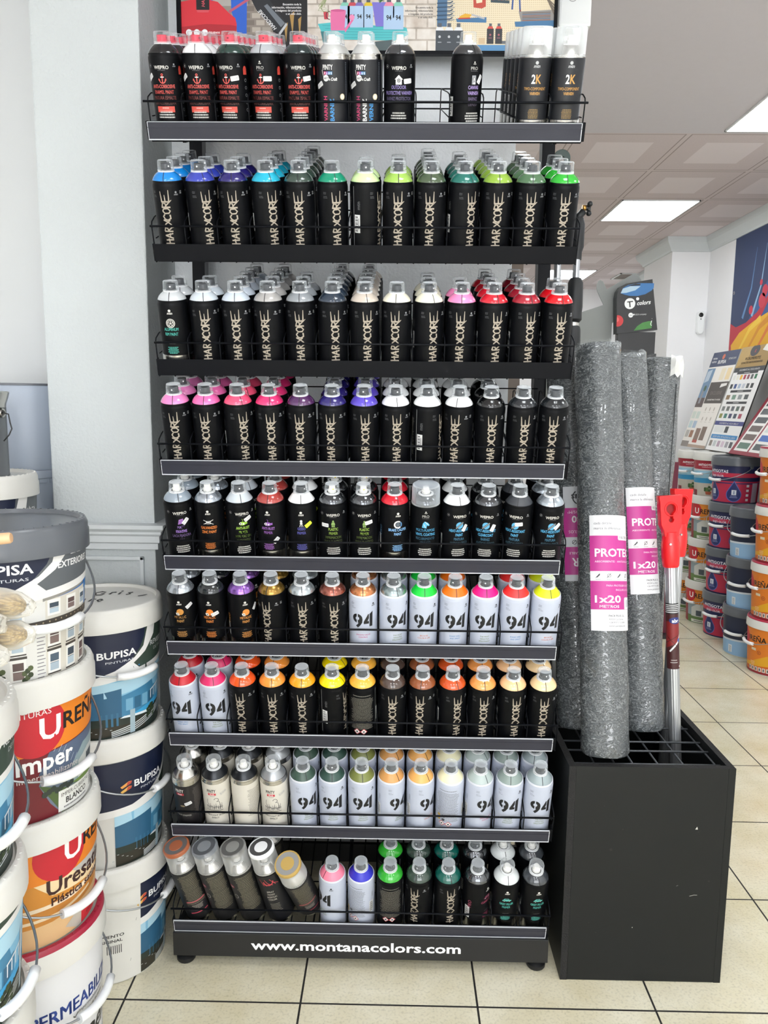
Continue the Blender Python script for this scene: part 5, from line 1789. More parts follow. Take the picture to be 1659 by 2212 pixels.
# metal tin on the rear bucket
t = thing('paint_tin', 'grey metal tin with wire loop standing on the rear white bucket, at left edge', 'paint tin', (-.892, .085, 1.1845))
M_TINGREY = mat('dull grey tin', '#75787c', .4, metal=.5, noise=.1)
lathe('tin_body', [(0, 0), (.056, 0), (.058, .003), (.057, .008), (.057, .165), (0, .165)], M_TINGREY, t, 32)
lathe('tin_rim', [(.0572, .160), (.0575, .168), (.063, .184), (.0655, .194), (.0635, .197), (.058, .192), (0, .190)], M_TIN, t, 32)
m = Matrix.Translation((.055, -.012, .148)) @ Matrix.Rotation(math.radians(70), 4, 'Z') @ Matrix.Rotation(PI / 2, 4, 'X')
bm = bmesh.new()
add_lathe(bm, [(0, .009), (.006, .009), (.0075, .006), (.0115, .005), (.0125, 0)], 16, None, m)
finish(bm, 'lug', M_TIN, t)
tube('wire_loop', [(.064, -.016, .148), (.076, -.016, .145), (.080, -.018, .125), (.084, -.02, .112), (.078, -.022, .098), (.066, -.024, .084)], .0016, mat('black wire', '#1b1c1e', .4), t)

# plastic-wrapped brushes overhanging a carton on the left-hand stack
t = thing('carton', 'small cardboard carton under the wrapped brushes at left edge', 'carton', (-.664, -.66, .9310))
bm = bmesh.new()
add_box(bm, -.085, -.07, 0, .085, .07, .066, 0, .002)
finish(bm, 'carton_body', mat('brown cardboard', '#a98a63', .7, noise=.08), t)
box('tape', -.0853, -.02, .0658, .0853, .02, .0664, mat('buff tape', '#c9b48c', .3), t)
M_BRISTLE = mat('blond bristle', '#a08653', .7)
_nt = M_BRISTLE.node_tree                                  # streaks that run along the bristles
_tc = _nt.nodes.new('ShaderNodeTexCoord')
_mp = _nt.nodes.new('ShaderNodeMapping')
_mp.inputs['Scale'].default_value = (420, 420, 22)
_ns = _nt.nodes.new('ShaderNodeTexNoise')
_ns.inputs['Scale'].default_value = 1.0
_cr = _nt.nodes.new('ShaderNodeValToRGB')
_cr.color_ramp.elements[0].position = .35
_cr.color_ramp.elements[0].color = lin('#6d5834')
_cr.color_ramp.elements[1].position = .65
_cr.color_ramp.elements[1].color = lin('#b89d66')
_bp = _nt.nodes.new('ShaderNodeBump')
_bp.inputs['Distance'].default_value = .002
_nt.links.new(_tc.outputs['Object'], _mp.inputs[0])
_nt.links.new(_mp.outputs[0], _ns.inputs[0])
_nt.links.new(_ns.outputs[0], _cr.inputs[0])
_nt.links.new(_ns.outputs[0], _bp.inputs['Height'])
_nt.links.new(_cr.outputs[0], _nt.nodes['Principled BSDF'].inputs['Base Color'])
_nt.links.new(_bp.outputs[0], _nt.nodes['Principled BSDF'].inputs['Normal'])
M_WRAP = clear_mat('crinkled clear wrap', (238, 236, 226), .35, .10, .08)
M_HANDLE = mat('pale wood handle', '#d2ab84', .45, noise=.12, nscale=20)
for k, (x, y, z, yaw, pitch, words) in enumerate(((-.497, -.700, 1.016, .12, -.05, 'lowest wrapped round brush at the left edge'),
                                             (-.478, -.655, 1.034, -.1, -.05, 'wrapped round brush at left edge, tip furthest right'),
                                             (-.500, -.695, 1.062, .05, .05, 'wrapped round brush lying between the other two, left edge'),
                                             (-.480, -.650, 1.078, -.05, .08, 'topmost wrapped round brush at left edge, bristles pointing right'))):
    m = Matrix.Translation((x, y, z)) @ Matrix.Rotation(yaw, 4, 'Z') @ Matrix.Rotation(PI / 2 + pitch, 4, 'Y')
    t = thing('paint_brush', words, 'paint brush', group='wrapped brushes at the left edge', mtx=m)
    lathe('bristles', [(0, .036), (.008, .034), (.0165, .022), (.0195, .004), (.0185, -.03), (.0165, -.05), (0, -.05)], M_BRISTLE, t, 20)
    lathe('ferrule', [(0, -.0505), (.0172, -.0505), (.0172, -.075), (0, -.075)], M_TIN, t, 18)
    lathe('handle', [(0, -.0755), (.010, -.0755), (.0125, -.1), (.008, -.16), (0, -.165)], M_HANDLE, t, 14)
    bm = bmesh.new()
    add_lathe(bm, [(0, .050), (.010, .046), (.0195, .028), (.0222, .004), (.0212, -.03), (.019, -.052)], 16)
    rr = random.Random(k)
    for v in bm.verts:
        v.co += Vector((rr.uniform(-1, 1), rr.uniform(-1, 1), rr.uniform(-1, 1))) * .0022
    finish(bm, 'wrap', M_WRAP, t)
m = Matrix.Translation((-.458, -.65, 1.172)) @ Matrix.Rotation(.1, 4, 'Z') @ Matrix.Rotation(PI / 2 - .10, 4, 'Y')
t = thing('paint_brush', 'pale wooden brush handle pointing right across the grey bucket lid', 'paint brush', mtx=m)
lathe('handle', [(0, .0), (.0065, -.0005), (.0078, -.003), (.0085, -.03), (.0075, -.11), (0, -.112)], M_HANDLE, t, 16)
lathe('handle_bristles', [(0, -.030), (.010, -.028), (.012, -.034), (.012, -.06), (0, -.065)], M_BRISTLE, t, 14)
# ------------------------------------------------------------------ right of the rack: black box with rolls and poles
M_MELAMINE = mat('black melamine board', '#191b1b', .45, spec=.25, noise=.06, nscale=10)
M_CHIP = mat('rough black board edge', '#141414', .8, noise=.5, nscale=220, bump=.6, bscale=300)
BX0, BX1, BY0, BY1, BZ = .480, .861, -.016, .500, .541
_mats['print_board'] = M_MELAMINE
crate = thing('roll_stand', 'black open topped board box with wire grid holding rolls and poles', 'storage box', (0, 0, 0))
def board(name, x0, y0, z0, x1, y1, z1, chip):
    """melamine board whose cut edges (faces along the listed axes) are rough"""
    bm = bmesh.new()
    add_box(bm, x0, y0, z0, x1, y1, z1)
    bm.normal_update()
    for f in bm.faces:
        ax = max(range(3), key=lambda k: abs(f.normal[k]))
        if 'xyz'[ax] in chip:
            f.material_index = 1
    return finish(bm, name, [M_MELAMINE, M_CHIP], crate)
T = .016
board('side_panel', BX0, BY0, 0, BX0 + T, BY1, BZ, 'yz')
board('side_panel', BX1 - T, BY0, 0, BX1, BY1, BZ, 'z')
fp = board('front_panel', BX0 + T + .0004, BY0, 0.001, BX1 - T - .0004, BY0 + T, BZ, 'z')
board('back_panel', BX0 + T, BY1 - T, 0.001, BX1 - T, BY1, BZ, 'z')
board('bottom_panel', BX0 + T, BY0 + T, 0.004, BX1 - T, BY1 - T, .018, '')
a = Art()
for px, py, r, col in ((.085, .445, .0012, '#080808'), (.063, .405, .0014, '#080808'), (.13, .388, .0016, '#060606'), (.105, .337, .0036, '#050505'), (.305, .385, .0014, '#060606'),
                       (.337, .262, .0026, '#060606'), (.062, .150, .0014, '#060606'), (.08, .125, .0016, '#060606'), (.165, .140, .0012, '#b9b9b0')):
    a.c(px, py, r, col, 10)
a.p([(.297, .391), (.303, .391), (.301, .398)], '#c9c9c0'); a.s([(.294, .223), (.304, .226), (.312, .226)], .0012, '#a9a9a4'); a.s([(.262, .248), (.266, .25)], .001, '#77777a')
a.items.insert(0, ([(.03, .02), (.35, .02), (.35, .52), (.03, .52)], [(0, 1, 2, 3)], 'board'))
place(a.mesh('front_facing', eps=.0002, step=.0001), 'front_facing', fp, mtx=Matrix.Translation((BX0, BY0, 0)) @ Matrix.Rotation(PI / 2, 4, 'X'))
bm = bmesh.new()
for x in (.552, .600, .643, .702, .762, .838):
    add_tube(bm, [(x, BY0 + T + .002, .521), (x, BY1 - T - .002, .521)], .0025, 6)
for y in (.030, .100, .152, .235, .345, .410):
    add_tube(bm, [(BX0 + T + .001, y, .5265), (BX1 - T - .001, y, .5265)], .0025, 6)
finish(bm, 'wire_grid', mat('grey wire', '#54575b', .4, metal=.5), crate)

def felt_material():
    m = bpy.data.materials.new('grey felt under cling film')
    m.use_nodes = True
    nt = m.node_tree
    b = nt.nodes['Principled BSDF']
    b.inputs['Roughness'].default_value = .55
    b.inputs['Coat Weight'].default_value = .9
    b.inputs['Coat Roughness'].default_value = .10
    b.inputs['Coat IOR'].default_value = 1.8
    tc = nt.nodes.new('ShaderNodeTexCoord')
    mp = nt.nodes.new('ShaderNodeMapping')
    mp.inputs['Scale'].default_value = (1, 1, 1.7)
    nt.links.new(tc.outputs['Object'], mp.inputs[0])
    n = nt.nodes.new('ShaderNodeTexNoise')
    n.inputs['Scale'].default_value = 150
    n.inputs['Detail'].default_value = 6
    n.inputs['Roughness'].default_value = .7
    n.inputs['Distortion'].default_value = 1.2
    nt.links.new(mp.outputs[0], n.inputs[0])
    cr = nt.nodes.new('ShaderNodeValToRGB')
    cr.color_ramp.elements[0].position = .32
    cr.color_ramp.elements[0].color = lin('#1b1f21')
    cr.color_ramp.elements[1].position = .68
    cr.color_ramp.elements[1].color = lin('#5c6265')
    nt.links.new(n.outputs[0], cr.inputs[0])
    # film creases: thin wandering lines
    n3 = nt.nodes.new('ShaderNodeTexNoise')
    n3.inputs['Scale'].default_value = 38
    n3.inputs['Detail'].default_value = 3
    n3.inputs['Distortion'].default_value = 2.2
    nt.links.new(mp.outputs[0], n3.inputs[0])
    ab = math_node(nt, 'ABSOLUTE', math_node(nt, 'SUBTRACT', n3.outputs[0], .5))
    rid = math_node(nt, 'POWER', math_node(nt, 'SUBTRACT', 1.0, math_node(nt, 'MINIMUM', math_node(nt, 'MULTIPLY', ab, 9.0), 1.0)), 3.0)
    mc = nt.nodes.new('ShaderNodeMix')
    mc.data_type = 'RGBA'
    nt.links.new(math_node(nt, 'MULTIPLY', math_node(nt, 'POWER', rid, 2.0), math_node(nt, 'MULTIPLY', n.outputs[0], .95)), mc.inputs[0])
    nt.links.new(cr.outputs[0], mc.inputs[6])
    mc.inputs[7].default_value = lin('#c9ced0')  # whitish creases of the film, with its glints painted into the colour
    nt.links.new(mc.outputs[2], b.inputs['Base Color'])
    bp = nt.nodes.new('ShaderNodeBump')
    bp.inputs['Strength'].default_value = 1.0
    bp.inputs['Distance'].default_value = .012
    nt.links.new(rid, bp.inputs['Height'])
    nt.links.new(bp.outputs[0], b.inputs['Coat Normal'])
    bp2 = nt.nodes.new('ShaderNodeBump')
    bp2.inputs['Strength'].default_value = .4
    bp2.inputs['Distance'].default_value = .002
    nt.links.new(n.outputs[0], bp2.inputs['Height'])
    nt.links.new(bp2.outputs[0], b.inputs['Normal'])
    return m
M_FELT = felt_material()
M_MAGENTA = '#b8358a'

def aim(p0, p1, spin=0.0):
    """matrix at p0 whose z axis runs to p1 and whose -y side keeps facing the shop front"""
    z = (Vector(p1) - Vector(p0)).normalized()
    y = Vector((0, 1, 0))
    x = y.cross(z).normalized()
    y = z.cross(x)
    m = Matrix((x, y, z)).transposed().to_4x4()
    m.translation = Vector(p0)
    return m @ Matrix.Rotation(spin, 4, 'Z'), (Vector(p1) - Vector(p0)).length

def roll_label(flip=False, narrow=False):
    """printed paper slip on a protection roll: 0 at its lower edge, grows upwards"""
    a = Art()
    L = .272
    a.r(0, 0, .17, L, '#dcdde0')
    a.r(0, .1395, .17, .2235, M_MAGENTA); a.r(0, .0495, .17, .1165, M_MAGENTA)
    a.t('cada detalle', .010, .250, .0085, '#4a4a50', 'l', False, slant=.15); a.t('marca la diferencia', .010, .238, .0085, '#4a4a50', 'l', False, slant=.15)
    a.p([(.066, .216), (.066, .226), (.14, .226), (.14, .213), (.068, .213)], '#dcdde0'); a.t('FIELTRO', .071, .2165, .0085, '#55555a', 'l', False)
    a.t('PROTECTOR', .0115, .174, .0265, '#f0eef0', 'l', True, width=.155)
    a.t('ABSORBENTE · ANTIDESLIZANTE', .011, .160, .0062, '#e7cfe0', 'l', False, width=.11)
    for k in range(5):
        x = .018 + k * .0245
        a.ring(x, .129, .0035, .0045, '#3a3a3e', 10) if k % 2 else a.p([(x - .004, .126), (x + .003, .133), (x + .005, .131), (x - .002, .124)], '#3a3a3e')
        a.s([(x - .005, .1235), (x + .004, .134)], .0012, '#3a3a3e'); fine(a, x, .1195, 1, .012, '#77777a', hh=.001)
    a.t('PARA PROTEGER SUELOS', .036, .1035, .0062, '#e7cfe0', 'l', False); a.t('INCLUSO LOS DELICADOS', .058, .0935, .0062, '#e7cfe0', 'l', False)
    a.t('1x20', .010, .066, .0235, '#f2f0f2', 'l', True, width=.061); a.t('METROS', .020, .0538, .0088, '#f2e4ee', 'l', True, width=.046)
    a.p([(.083, .050), (.083, .0755), (.086, .078), (.14, .078), (.14, .050)], '#dcdde0')
    a.r(.09, .055, .11, .072, '#b9bbc0')
    for k, s in enumerate(('PACK PLUS, S.L.', '43550 La Sénia', '+34 977 713 000', 'www.packplus.net')):
        a.t(s, .040, .033 - k * .0078, .0062, '#3a3a3e', 'l', k == 0)
    if flip:
        b = Art()
        for vs, fs, col in a.items:
            b.add([(.17 - x, L - y) for x, y in vs], fs, col)
        b.t('packplus', .03, .012, .0, '#222') if False else None
        return b
    return a

def felt_roll(p0, p1, R, label, slip=None, s0=0.0, h0=.4, spin=0.0):
    m, L = aim(p0, p1, spin)
    t = thing('felt_roll', label, 'roll', group='grey felt rolls in the black box', mtx=m)
    rr = random.Random(int(R * 1e5) + int(L * 1e4))
    bm = bmesh.new()
    nz, ns = 46, 40
    prof = [(0, .004), (R * .55, .002), (R * .93, 0)] + [(R, .006 + (L - .012) * k / nz) for k in range(nz + 1)] + [(R * .96, L), (R * .86, L - .001), (R * .80, L - .012), (R * .2, L - .016), (0, L - .016)]
    add_lathe(bm, prof, ns, None, None, 60)
    for v in bm.verts:
        rad = math.hypot(v.co.x, v.co.y)
        if rad > R * .8:
            an = math.atan2(v.co.x, -v.co.y)
            w = .0012 * math.sin(5 * an + 11 * v.co.z) + .0010 * math.sin(3 * an - 23 * v.co.z + 2) + .0006 * math.sin(9 * an + 61 * v.co.z)
            v.co.x *= 1 + w / rad
            v.co.y *= 1 + w / rad
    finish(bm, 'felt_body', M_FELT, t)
    # loose film ruffle round the top edge
    bm = bmesh.new()
    ring0, ring1 = [], []
    for k in range(48):
        a_ = 2 * PI * k / 48
        r1 = R * (.985 + .05 * rr.random())
        ring0.append(bm.verts.new((R * .995 * math.sin(a_), -R * .995 * math.cos(a_), L - .012)))
        ring1.append(bm.verts.new((r1 * math.sin(a_), -r1 * math.cos(a_), L + .002 + .008 * rr.random())))
    for k in range(48):
        bm.faces.new((ring0[k], ring0[(k + 1) % 48], ring1[(k + 1) % 48], ring1[k]))
    finish(bm, 'film_edge', M_CAP, t)
    if slip is not None:
        b = Art()
        for vs, fs, col in slip.items:
            b.add([(x + s0, y + h0) for x, y in vs], fs, col)
        place(b.mesh('paper_slip', R=R, eps=.0026, step=.00012, grid=.006), 'paper_slip', t)
    return t

RA, RB = .0555, .0545
felt_roll((.5775, .046, .5435), (.573, .275, 1.505), RA, 'frontmost grey felt roll, standing on the front rim, full pink label', roll_label(), -.0405, .292, 0.0)
felt_roll((.718, .205, .5415), (.676, .395, 1.49), RB, 'second grey felt roll with pink label, between front roll and red poles', roll_label(), -.036, .345, .12)
felt_roll((.752, .372, .5370), (.798, .478, 1.488), RB, 'rear grey felt roll with torn film and a dark seam, no label seen')
def side_label():
    """slip of the roll beside the rack; the roll stands on its head, so the slip is upside down"""
    a = Art()
    L, W_ = .242, .17
    a.r(0, 0, W_, L, '#cfd1d5')
    a.r(0, .055, W_, .130, M_MAGENTA); a.r(0, .155, W_, .226, M_MAGENTA)
    a.t('packplus', .150, .020, .024, '#2a2a2e', 'r', True); a.ring(.128, .028, .017, .020, '#2a2a2e', 16, -PI * .3, PI * .6)
    a.t('GRAMOS/M²', .160, .062, .011, '#e9cfe2', 'r', False); a.t('180', .150, .076, .024, '#efe6ec', 'r', True); a.t('SUELOS', .158, .113, .010, '#e9cfe2', 'r', False)
    for k in range(6):
        x = .02 + k * .025
        a.ring(x, .143, .0045, .0058, '#3a3a3e', 10); a.s([(x - .004, .138), (x + .005, .147)], .0014, '#3a3a3e')
    a.t('REUTILIZABLE', .158, .168, .009, '#e9cfe2', 'r', False); a.t('PROTECTOR', .152, .184, .030, '#efe6ec', 'r', True, width=.15)
    b = Art()
    for vs, fs, col in a.items:
        b.add([(W_ - x, L - y) for x, y in vs], fs, col)
    return b
sl = side_label()
felt_roll((.5535, .215, .5405), (.529, .395, 1.455), RB, 'dark grey felt roll tight beside the rack, its pink label upside down', sl, -.034, .375, 0.0)
# torn film flap on the rear roll
rr = random.Random(3)
m, L = aim((.752, .372, .5370), (.798, .478, 1.488))
bm = bmesh.new()
g = [[bm.verts.new(((RB + .003 + .006 * rr.random()) * math.sin(.15 + i * .22), -(RB + .003 + .006 * rr.random()) * math.cos(.15 + i * .22), L - .055 + .014 * j + .006 * rr.random() + (.01 if j == 0 and i % 2 else 0))) for i in range(6)] for j in range(5)]
for j in range(4):
    for i in range(5):
        bm.faces.new((g[j][i], g[j][i + 1], g[j + 1][i + 1], g[j + 1][i]))
o = finish(bm, 'film_flap', clear_mat('milky film', (226, 226, 222), .35, .45, .2), bpy.data.objects['felt_roll.002'])
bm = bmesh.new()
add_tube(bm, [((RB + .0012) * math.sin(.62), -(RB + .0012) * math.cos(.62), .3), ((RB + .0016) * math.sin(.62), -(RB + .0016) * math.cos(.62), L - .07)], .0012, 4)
finish(bm, 'film_seam', mat('dark film seam', '#2f3234', .6), bpy.data.objects['felt_roll.002'])  # dark line running up the film seam

# aluminium poles with red snap heads
M_ALU = mat('ribbed aluminium', '#b4b7ba', .32, metal=.85, noise=.05)
M_RED = mat('red moulded plastic', '#d81a1f', .33)
def shape_mesh(name, outline, holes, depth, m, bevel=.0015):
    """flat outline with real holes, given thickness"""
    cu = bpy.data.curves.new('outline', 'CURVE')
    cu.dimensions = '2D'
    cu.fill_mode = 'BOTH'
    cu.extrude = depth / 2 - bevel
    cu.bevel_depth = bevel
    cu.bevel_resolution = 1
    for pts in [outline] + holes:
        sp = cu.splines.new('POLY')
        sp.points.add(len(pts) - 1)
        for k, p in enumerate(pts):
            sp.points[k].co = (p[0], p[1], 0, 1)
        sp.use_cyclic_u = True
    ob = bpy.data.objects.new('outline', cu)
    me = bpy.data.meshes.new_from_object(ob)
    me.name = name
    bpy.data.objects.remove(ob)
    bpy.data.curves.remove(cu)
    me.materials.clear()
    me.materials.append(m)
    return me
def circ(x, y, r, n=18, a0=0, a1=2 * PI):
    return [(x + r * math.cos(a0 + (a1 - a0) * k / n), y + r * math.sin(a0 + (a1 - a0) * k / n)) for k in range(n + (0 if abs(a1 - a0) > 6.2 else 1))]
def pole(p0, p1, label, spin, sticker):
    m, L = aim(p0, p1, spin)
    t = thing('extension_pole', label, 'pole', group='red headed poles in the black box', mtx=m)
    bm = bmesh.new()
    n = 40
    prof = []
    rows_ = []
    for z in (0, L - .115):
        rows_.append([bm.verts.new(((.0150 - (.0007 if k % 4 == 0 else 0)) * math.sin(2 * PI * k / n), -(.0150 - (.0007 if k % 4 == 0 else 0)) * math.cos(2 * PI * k / n), z)) for k in range(n)])
    for k in range(n):
        bm.faces.new((rows_[0][k], rows_[0][(k + 1) % n], rows_[1][(k + 1) % n], rows_[1][k]))
    bm.faces.new(list(reversed(rows_[0]))); bm.faces.new(rows_[1])
    finish(bm, 'shaft', M_ALU, t)
    lathe('collar', [(.0185, L - .178), (.0205, L - .172), (.0222, L - .150), (.0222, L - .120), (.0190, L - .098), (.0170, L - .090), (0, L - .090)], M_RED, t, 10)
    out = [(-.0165, -.100), (.0165, -.100), (.0185, -.085), (.0255, -.070), (.0270, -.012), (.0285, -.008), (.0285, 0), (-.0285, 0), (-.0285, -.008), (-.0270, -.012), (-.0255, -.070), (-.0185, -.085)]
    hole = [p for p in circ(0, -.032, .0138, 16, -PI * .35, PI * 1.35)] + [(-.0052, -.055)] + circ(0, -.059, .0082, 8, PI * .9, PI * 2.1) + [(.0052, -.055)]
    me = shape_mesh('head', out, [hole], .020, M_RED)
    h = place(me, 'head', t, mtx=Matrix.Translation((0, 0, L)) @ Matrix.Rotation(PI / 2, 4, 'X'))
    bm = bmesh.new()
    add_tube(bm, [(.0168 * math.cos(2 * PI * q / 24), -.032 + .0168 * math.sin(2 * PI * q / 24), .010) for q in range(24)], .0018, 6, closed=True)
    finish(bm, 'raised_ring', M_RED, h)
    box('inner_web', -.013, .002, -.072, .013, .006, -.018, mat('dark red plastic', '#8d1015', .5), h).matrix_basis = Matrix.Translation((0, 0, 0)) @ Matrix.Rotation(-PI / 2, 4, 'X')
    bm = bmesh.new()
    add_tube(bm, [(-.010, -.0225, L - .118), (-.0095, -.0185, L - .118)], .0028, 10)
    finish(bm, 'rivet', M_TIN, t)
    if sticker:
        a = Art()
        a.r(-.04, .0, .04, .140, '#3c1214')
        a.p([(-.04, .045), (.04, .085), (.04, .125), (-.04, .12)], '#7a1a1c')
        a.r(-.04, .140, .04, .167, '#141416')
        for k in range(5):
            a.r(-.03, .1435 + k * .0046, .03, .1456 + k * .0046, '#c9c9cb')
        a.c(.001, .1235, .0155, '#1d2c6e', 20, .0085); a.t('abr', .001, .119, .0125, '#eef0f4', 'c', True)
        a.s([(-.014, .045), (.006, .068), (.018, .09)], .004, '#cfd2d4'); a.c(.01, .073, .005, '#4a5a9a', 10)
        a.s([(-.035, .10), (.03, .03)], .001, '#1d0a0b'); a.s([(-.035, .06), (.03, .10)], .001, '#1d0a0b')
        fine(a, -.004, .022, 2, .02, '#b9b4b2', dy=.006, hh=.0018); a.c(.012, .006, .0028, '#c9c9c9', 8)
        b = Art()
        for vs, fs, col in a.items:
            b.add([(x, y + L - .435) for x, y in vs], fs, col)
        place(b.mesh('printed_sleeve', R=.0152, eps=.0003, step=.00008, grid=.003), 'printed_sleeve', t)
    return t
pole((.823, .150, .0195), (.752, .215, 1.142), 'red headed aluminium pole with dark printed sleeve, front of the two', .12, True)
pole((.806, .285, .0195), (.830, .345, 1.145), 'red headed aluminium pole half hidden behind the front one', .35, False)

# black telescopic pole and green-ended pole standing behind the rolls
m, L = aim((.520, .428, .0195), (.5635, .500, 1.872))
t = thing('telescopic_pole', 'black handled telescopic pole with clamp knob, right of the rack', 'pole', mtx=m)
M_RUB = mat('black ribbed rubber', '#15171a', .5)
def seg(name, z0, z1, prof, mm, segs=24):
    return lathe(name, [(r, z0 + (z1 - z0) * f) for r, f in prof], mm, t, segs)
lathe('lower_shaft', [(0, 0), (.013, 0), (.013, L - .44), (0, L - .44)], M_ALU, t, 20)
lathe('upper_shaft', [(0, L - .44), (.0095, L - .44), (.0095, L - .11), (0, L - .11)], M_ALU, t, 18)
seg('main_grip', L - .325 - .19, L - .325 + .03, [(0, 0), (.0185, 0), (.0205, .06), (.0215, .45), (.0245, .47), (.0245, .55), (.021, .96), (.019, 1), (0, 1)], M_RUB, 18)
bm = bmesh.new()
for k in range(9):
    z = L - .505 + k * .0095
    add_tube(bm, [(.0222 * math.cos(2 * PI * q / 22), .0222 * math.sin(2 * PI * q / 22), z) for q in range(22)], .0012, 4, closed=True)
finish(bm, 'grip_ribs', M_RUB, t)
seg('locking_ring', L - .293, L - .285, [(0, 0), (.016, 0), (.016, 1), (0, 1)], M_TIN)
seg('upper_grip', L - .283, L - .165, [(0, 0), (.0165, 0), (.0225, .06), (.0215, .2), (.0228, .35), (.0205, .9), (.015, 1), (0, 1)], M_RUB, 14)
seg('tip_sleeve', L - .115, L - .005, [(0, 0), (.0125, 0), (.0125, .18), (.0165, .30), (.0165, .85), (.012, 1), (0, 1)], M_RUB)
bm = bmesh.new()
add_tube(bm, [(-.012, 0, L + .005), (-.020, 0, L + .012), (-.022, 0, L + .028), (-.014, 0, L + .036)], .0065, 8)
add_tube(bm, [(-.008, 0, L - .01), (.010, 0, L + .014)], .010, 8)
finish(bm, 'clamp', M_RUB, t)
bm = bmesh.new()
add_tube(bm, [(.006, -.002, L + .022), (.016, -.002, L + .022)], .0075, 10)
finish(bm, 'brass_insert', mat('brass', '#c79a55', .3, metal=.9), t)
bm = bmesh.new()
add_lathe(bm, [(0, .012), (.006, .012), (.007, .020), (.007, .026), (0, .027)], 10, None, Matrix.Translation((.002, 0, L + .022)) @ Matrix.Rotation(PI / 2, 4, 'Y'))
for k in range(3):
    a_ = k * 2 * PI / 3 + .4
    add_sphere(bm, (.025, .012 * math.cos(a_), L + .022 + .014 * math.sin(a_)), .0075, 10)
add_box(bm, .022, -.008, L + .014, .028, .008, L + .03)
finish(bm, 'clamp_knob', M_RUB, t)
m, L = aim((.507, .462, .0195), (.506, .485, 2.045))
t = thing('telescopic_pole', 'aluminium pole with dark green hanging end, behind the top shelf', 'pole', mtx=m)
lathe('shaft', [(0, 0), (.0098, 0), (.0098, L - .19), (0, L - .19)], M_ALU, t, 20)
M_GREEN = mat('dark green plastic', '#20362f', .32)
lathe('green_grip', [(.0115, L - .26), (.0135, L - .25), (.0145, L - .19), (.0165, L - .14), (.0175, L - .09), (0, L - .09)], M_GREEN, t, 20)
out = circ(0, -.030, .0215, 20, -PI * .12, PI * 1.12) + [(-.0180, -.075), (-.0165, -.10), (.0165, -.10), (.0180, -.075)]
me = shape_mesh('hanging_end', out, [circ(0, -.034, .0095, 16)], .016, M_GREEN)
place(me, 'hanging_end', t, mtx=Matrix.Translation((0, 0, L)) @ Matrix.Rotation(PI / 2, 4, 'X'))

# ------------------------------------------------------------------ carton display behind the rolls
disp = thing('carton_display', 'black and grey carton floor display with round white logo, behind the rolls', 'display stand', (0, 0, 0))
M_GREYCARD = mat('grey card back', '#8b8e8c', .75, noise=.04)
M_BLKCARD = mat('glossy black card', '#101113', .22)
Y0 = 1.50
box('stand_body', .958, Y0, 0, 1.122, Y0 + .05, 1.575, M_BLKCARD, disp, .002)
# header box: slightly wider at the foot, its upper left corner rounded, its front printed
fr = [(.957, 1.652), (1.119, 1.668), (1.088, 1.866), (.985, 1.848), (.965, 1.838), (.954, 1.820), (.950, 1.795)]
bm = bmesh.new()
fa = [bm.verts.new((x, Y0 - .004, z)) for x, z in fr]
fb = [bm.verts.new((x, Y0 + .048, z)) for x, z in fr]
bm.faces.new(fa)
bm.faces.new(list(reversed(fb)))
for k in range(len(fr)):
    bm.faces.new((fa[(k + 1) % len(fr)], fa[k], fb[k], fb[(k + 1) % len(fr)]))
hb = finish(bm, 'header_box', M_BLKCARD, disp)
box('neck', .965, Y0 + .004, 1.5745, 1.115, Y0 + .046, 1.660, M_BLKCARD, disp)
a = Art()
a.p([(.012, .158), (.02, .178), (.04, .190), (.143, .211), (.150, .19), (.135, .17), (.11, .155), (.08, .148), (.05, .148), (.03, .152)], '#2f6da8')
a.p([(.012, .158), (.02, .176), (.05, .186), (.09, .186), (.07, .170), (.035, .160)], '#a9c3d4'); a.p([(.03, .184), (.07, .196), (.09, .196), (.088, .190)], '#101113')
a.c(.051, .118, .0215, '#e9eaea', 22); a.r(.040, .1235, .063, .1275, '#131416', .12); a.r(.0485, .104, .0535, .126, '#131416', .12)
a.c(.081, .137, .0062, '#e9eaea', 12); a.t('colors', .079, .112, .023, '#e9eaea', 'l', True, .1, width=.054, slant=.25)
a.c(.057, .073, .0095, '#e9eaea', 14); a.t('Tkrom', .057, .0715, .0045, '#222', 'c'); a.c(.0695, .0755, .003, '#e9eaea', 8); a.t('ECO company', .075, .0725, .0085, '#e4e4e4', 'l', False, .06, width=.044, slant=.2)
a.c(.006, .05, .0225, '#c62a2e', 22); a.c(.001, .055, .010, '#e0605c', 12)
a.p([(.072, .012), (.085, .030), (.105, .044), (.13, .050), (.15, .050), (.154, .03), (.152, .024)], '#3d7f35')
a.t('GRAFF', .146, .03, .016, '#e9eaea', 'l', True, PI * .42, slant=.2)
art = a.mesh('header_print', eps=.0006, step=.0001, clip=(.002, .012, .143, .198))
place(art, 'header_print', hb, mtx=Matrix.Translation((.952, Y0 - .0044, 1.652)) @ Matrix.Rotation(PI / 2, 4, 'X'))
# grey back panel with two ears
out = [(.70, 1.20), (.952, 1.20), (.952, 1.70), (1.063, 1.78), (1.066, 1.85), (1.061, 1.872), (1.050, 1.890), (1.040, 1.896), (1.030, 1.896), (.924, 1.833), (.915, 1.852), (.907, 1.865), (.897, 1.870), (.889, 1.866), (.883, 1.849), (.884, 1.835), (.890, 1.820), (.907, 1.787), (.915, 1.772), (.828, 1.743), (.70, 1.728)]
me = shape_mesh('back_card', out, [], .006, M_GREYCARD, .0005)
place(me, 'back_card', disp, mtx=Matrix.Translation((0, Y0 + .06, 0)) @ Matrix.Rotation(PI / 2, 4, 'X'))
box('card_wing', .70, Y0 + .064, 0, .703, Y0 + .20, 1.727, M_GREYCARD, disp)
box('card_lower', .70, Y0 + .0565, 0, .952, Y0 + .0635, 1.2005, M_GREYCARD, disp)

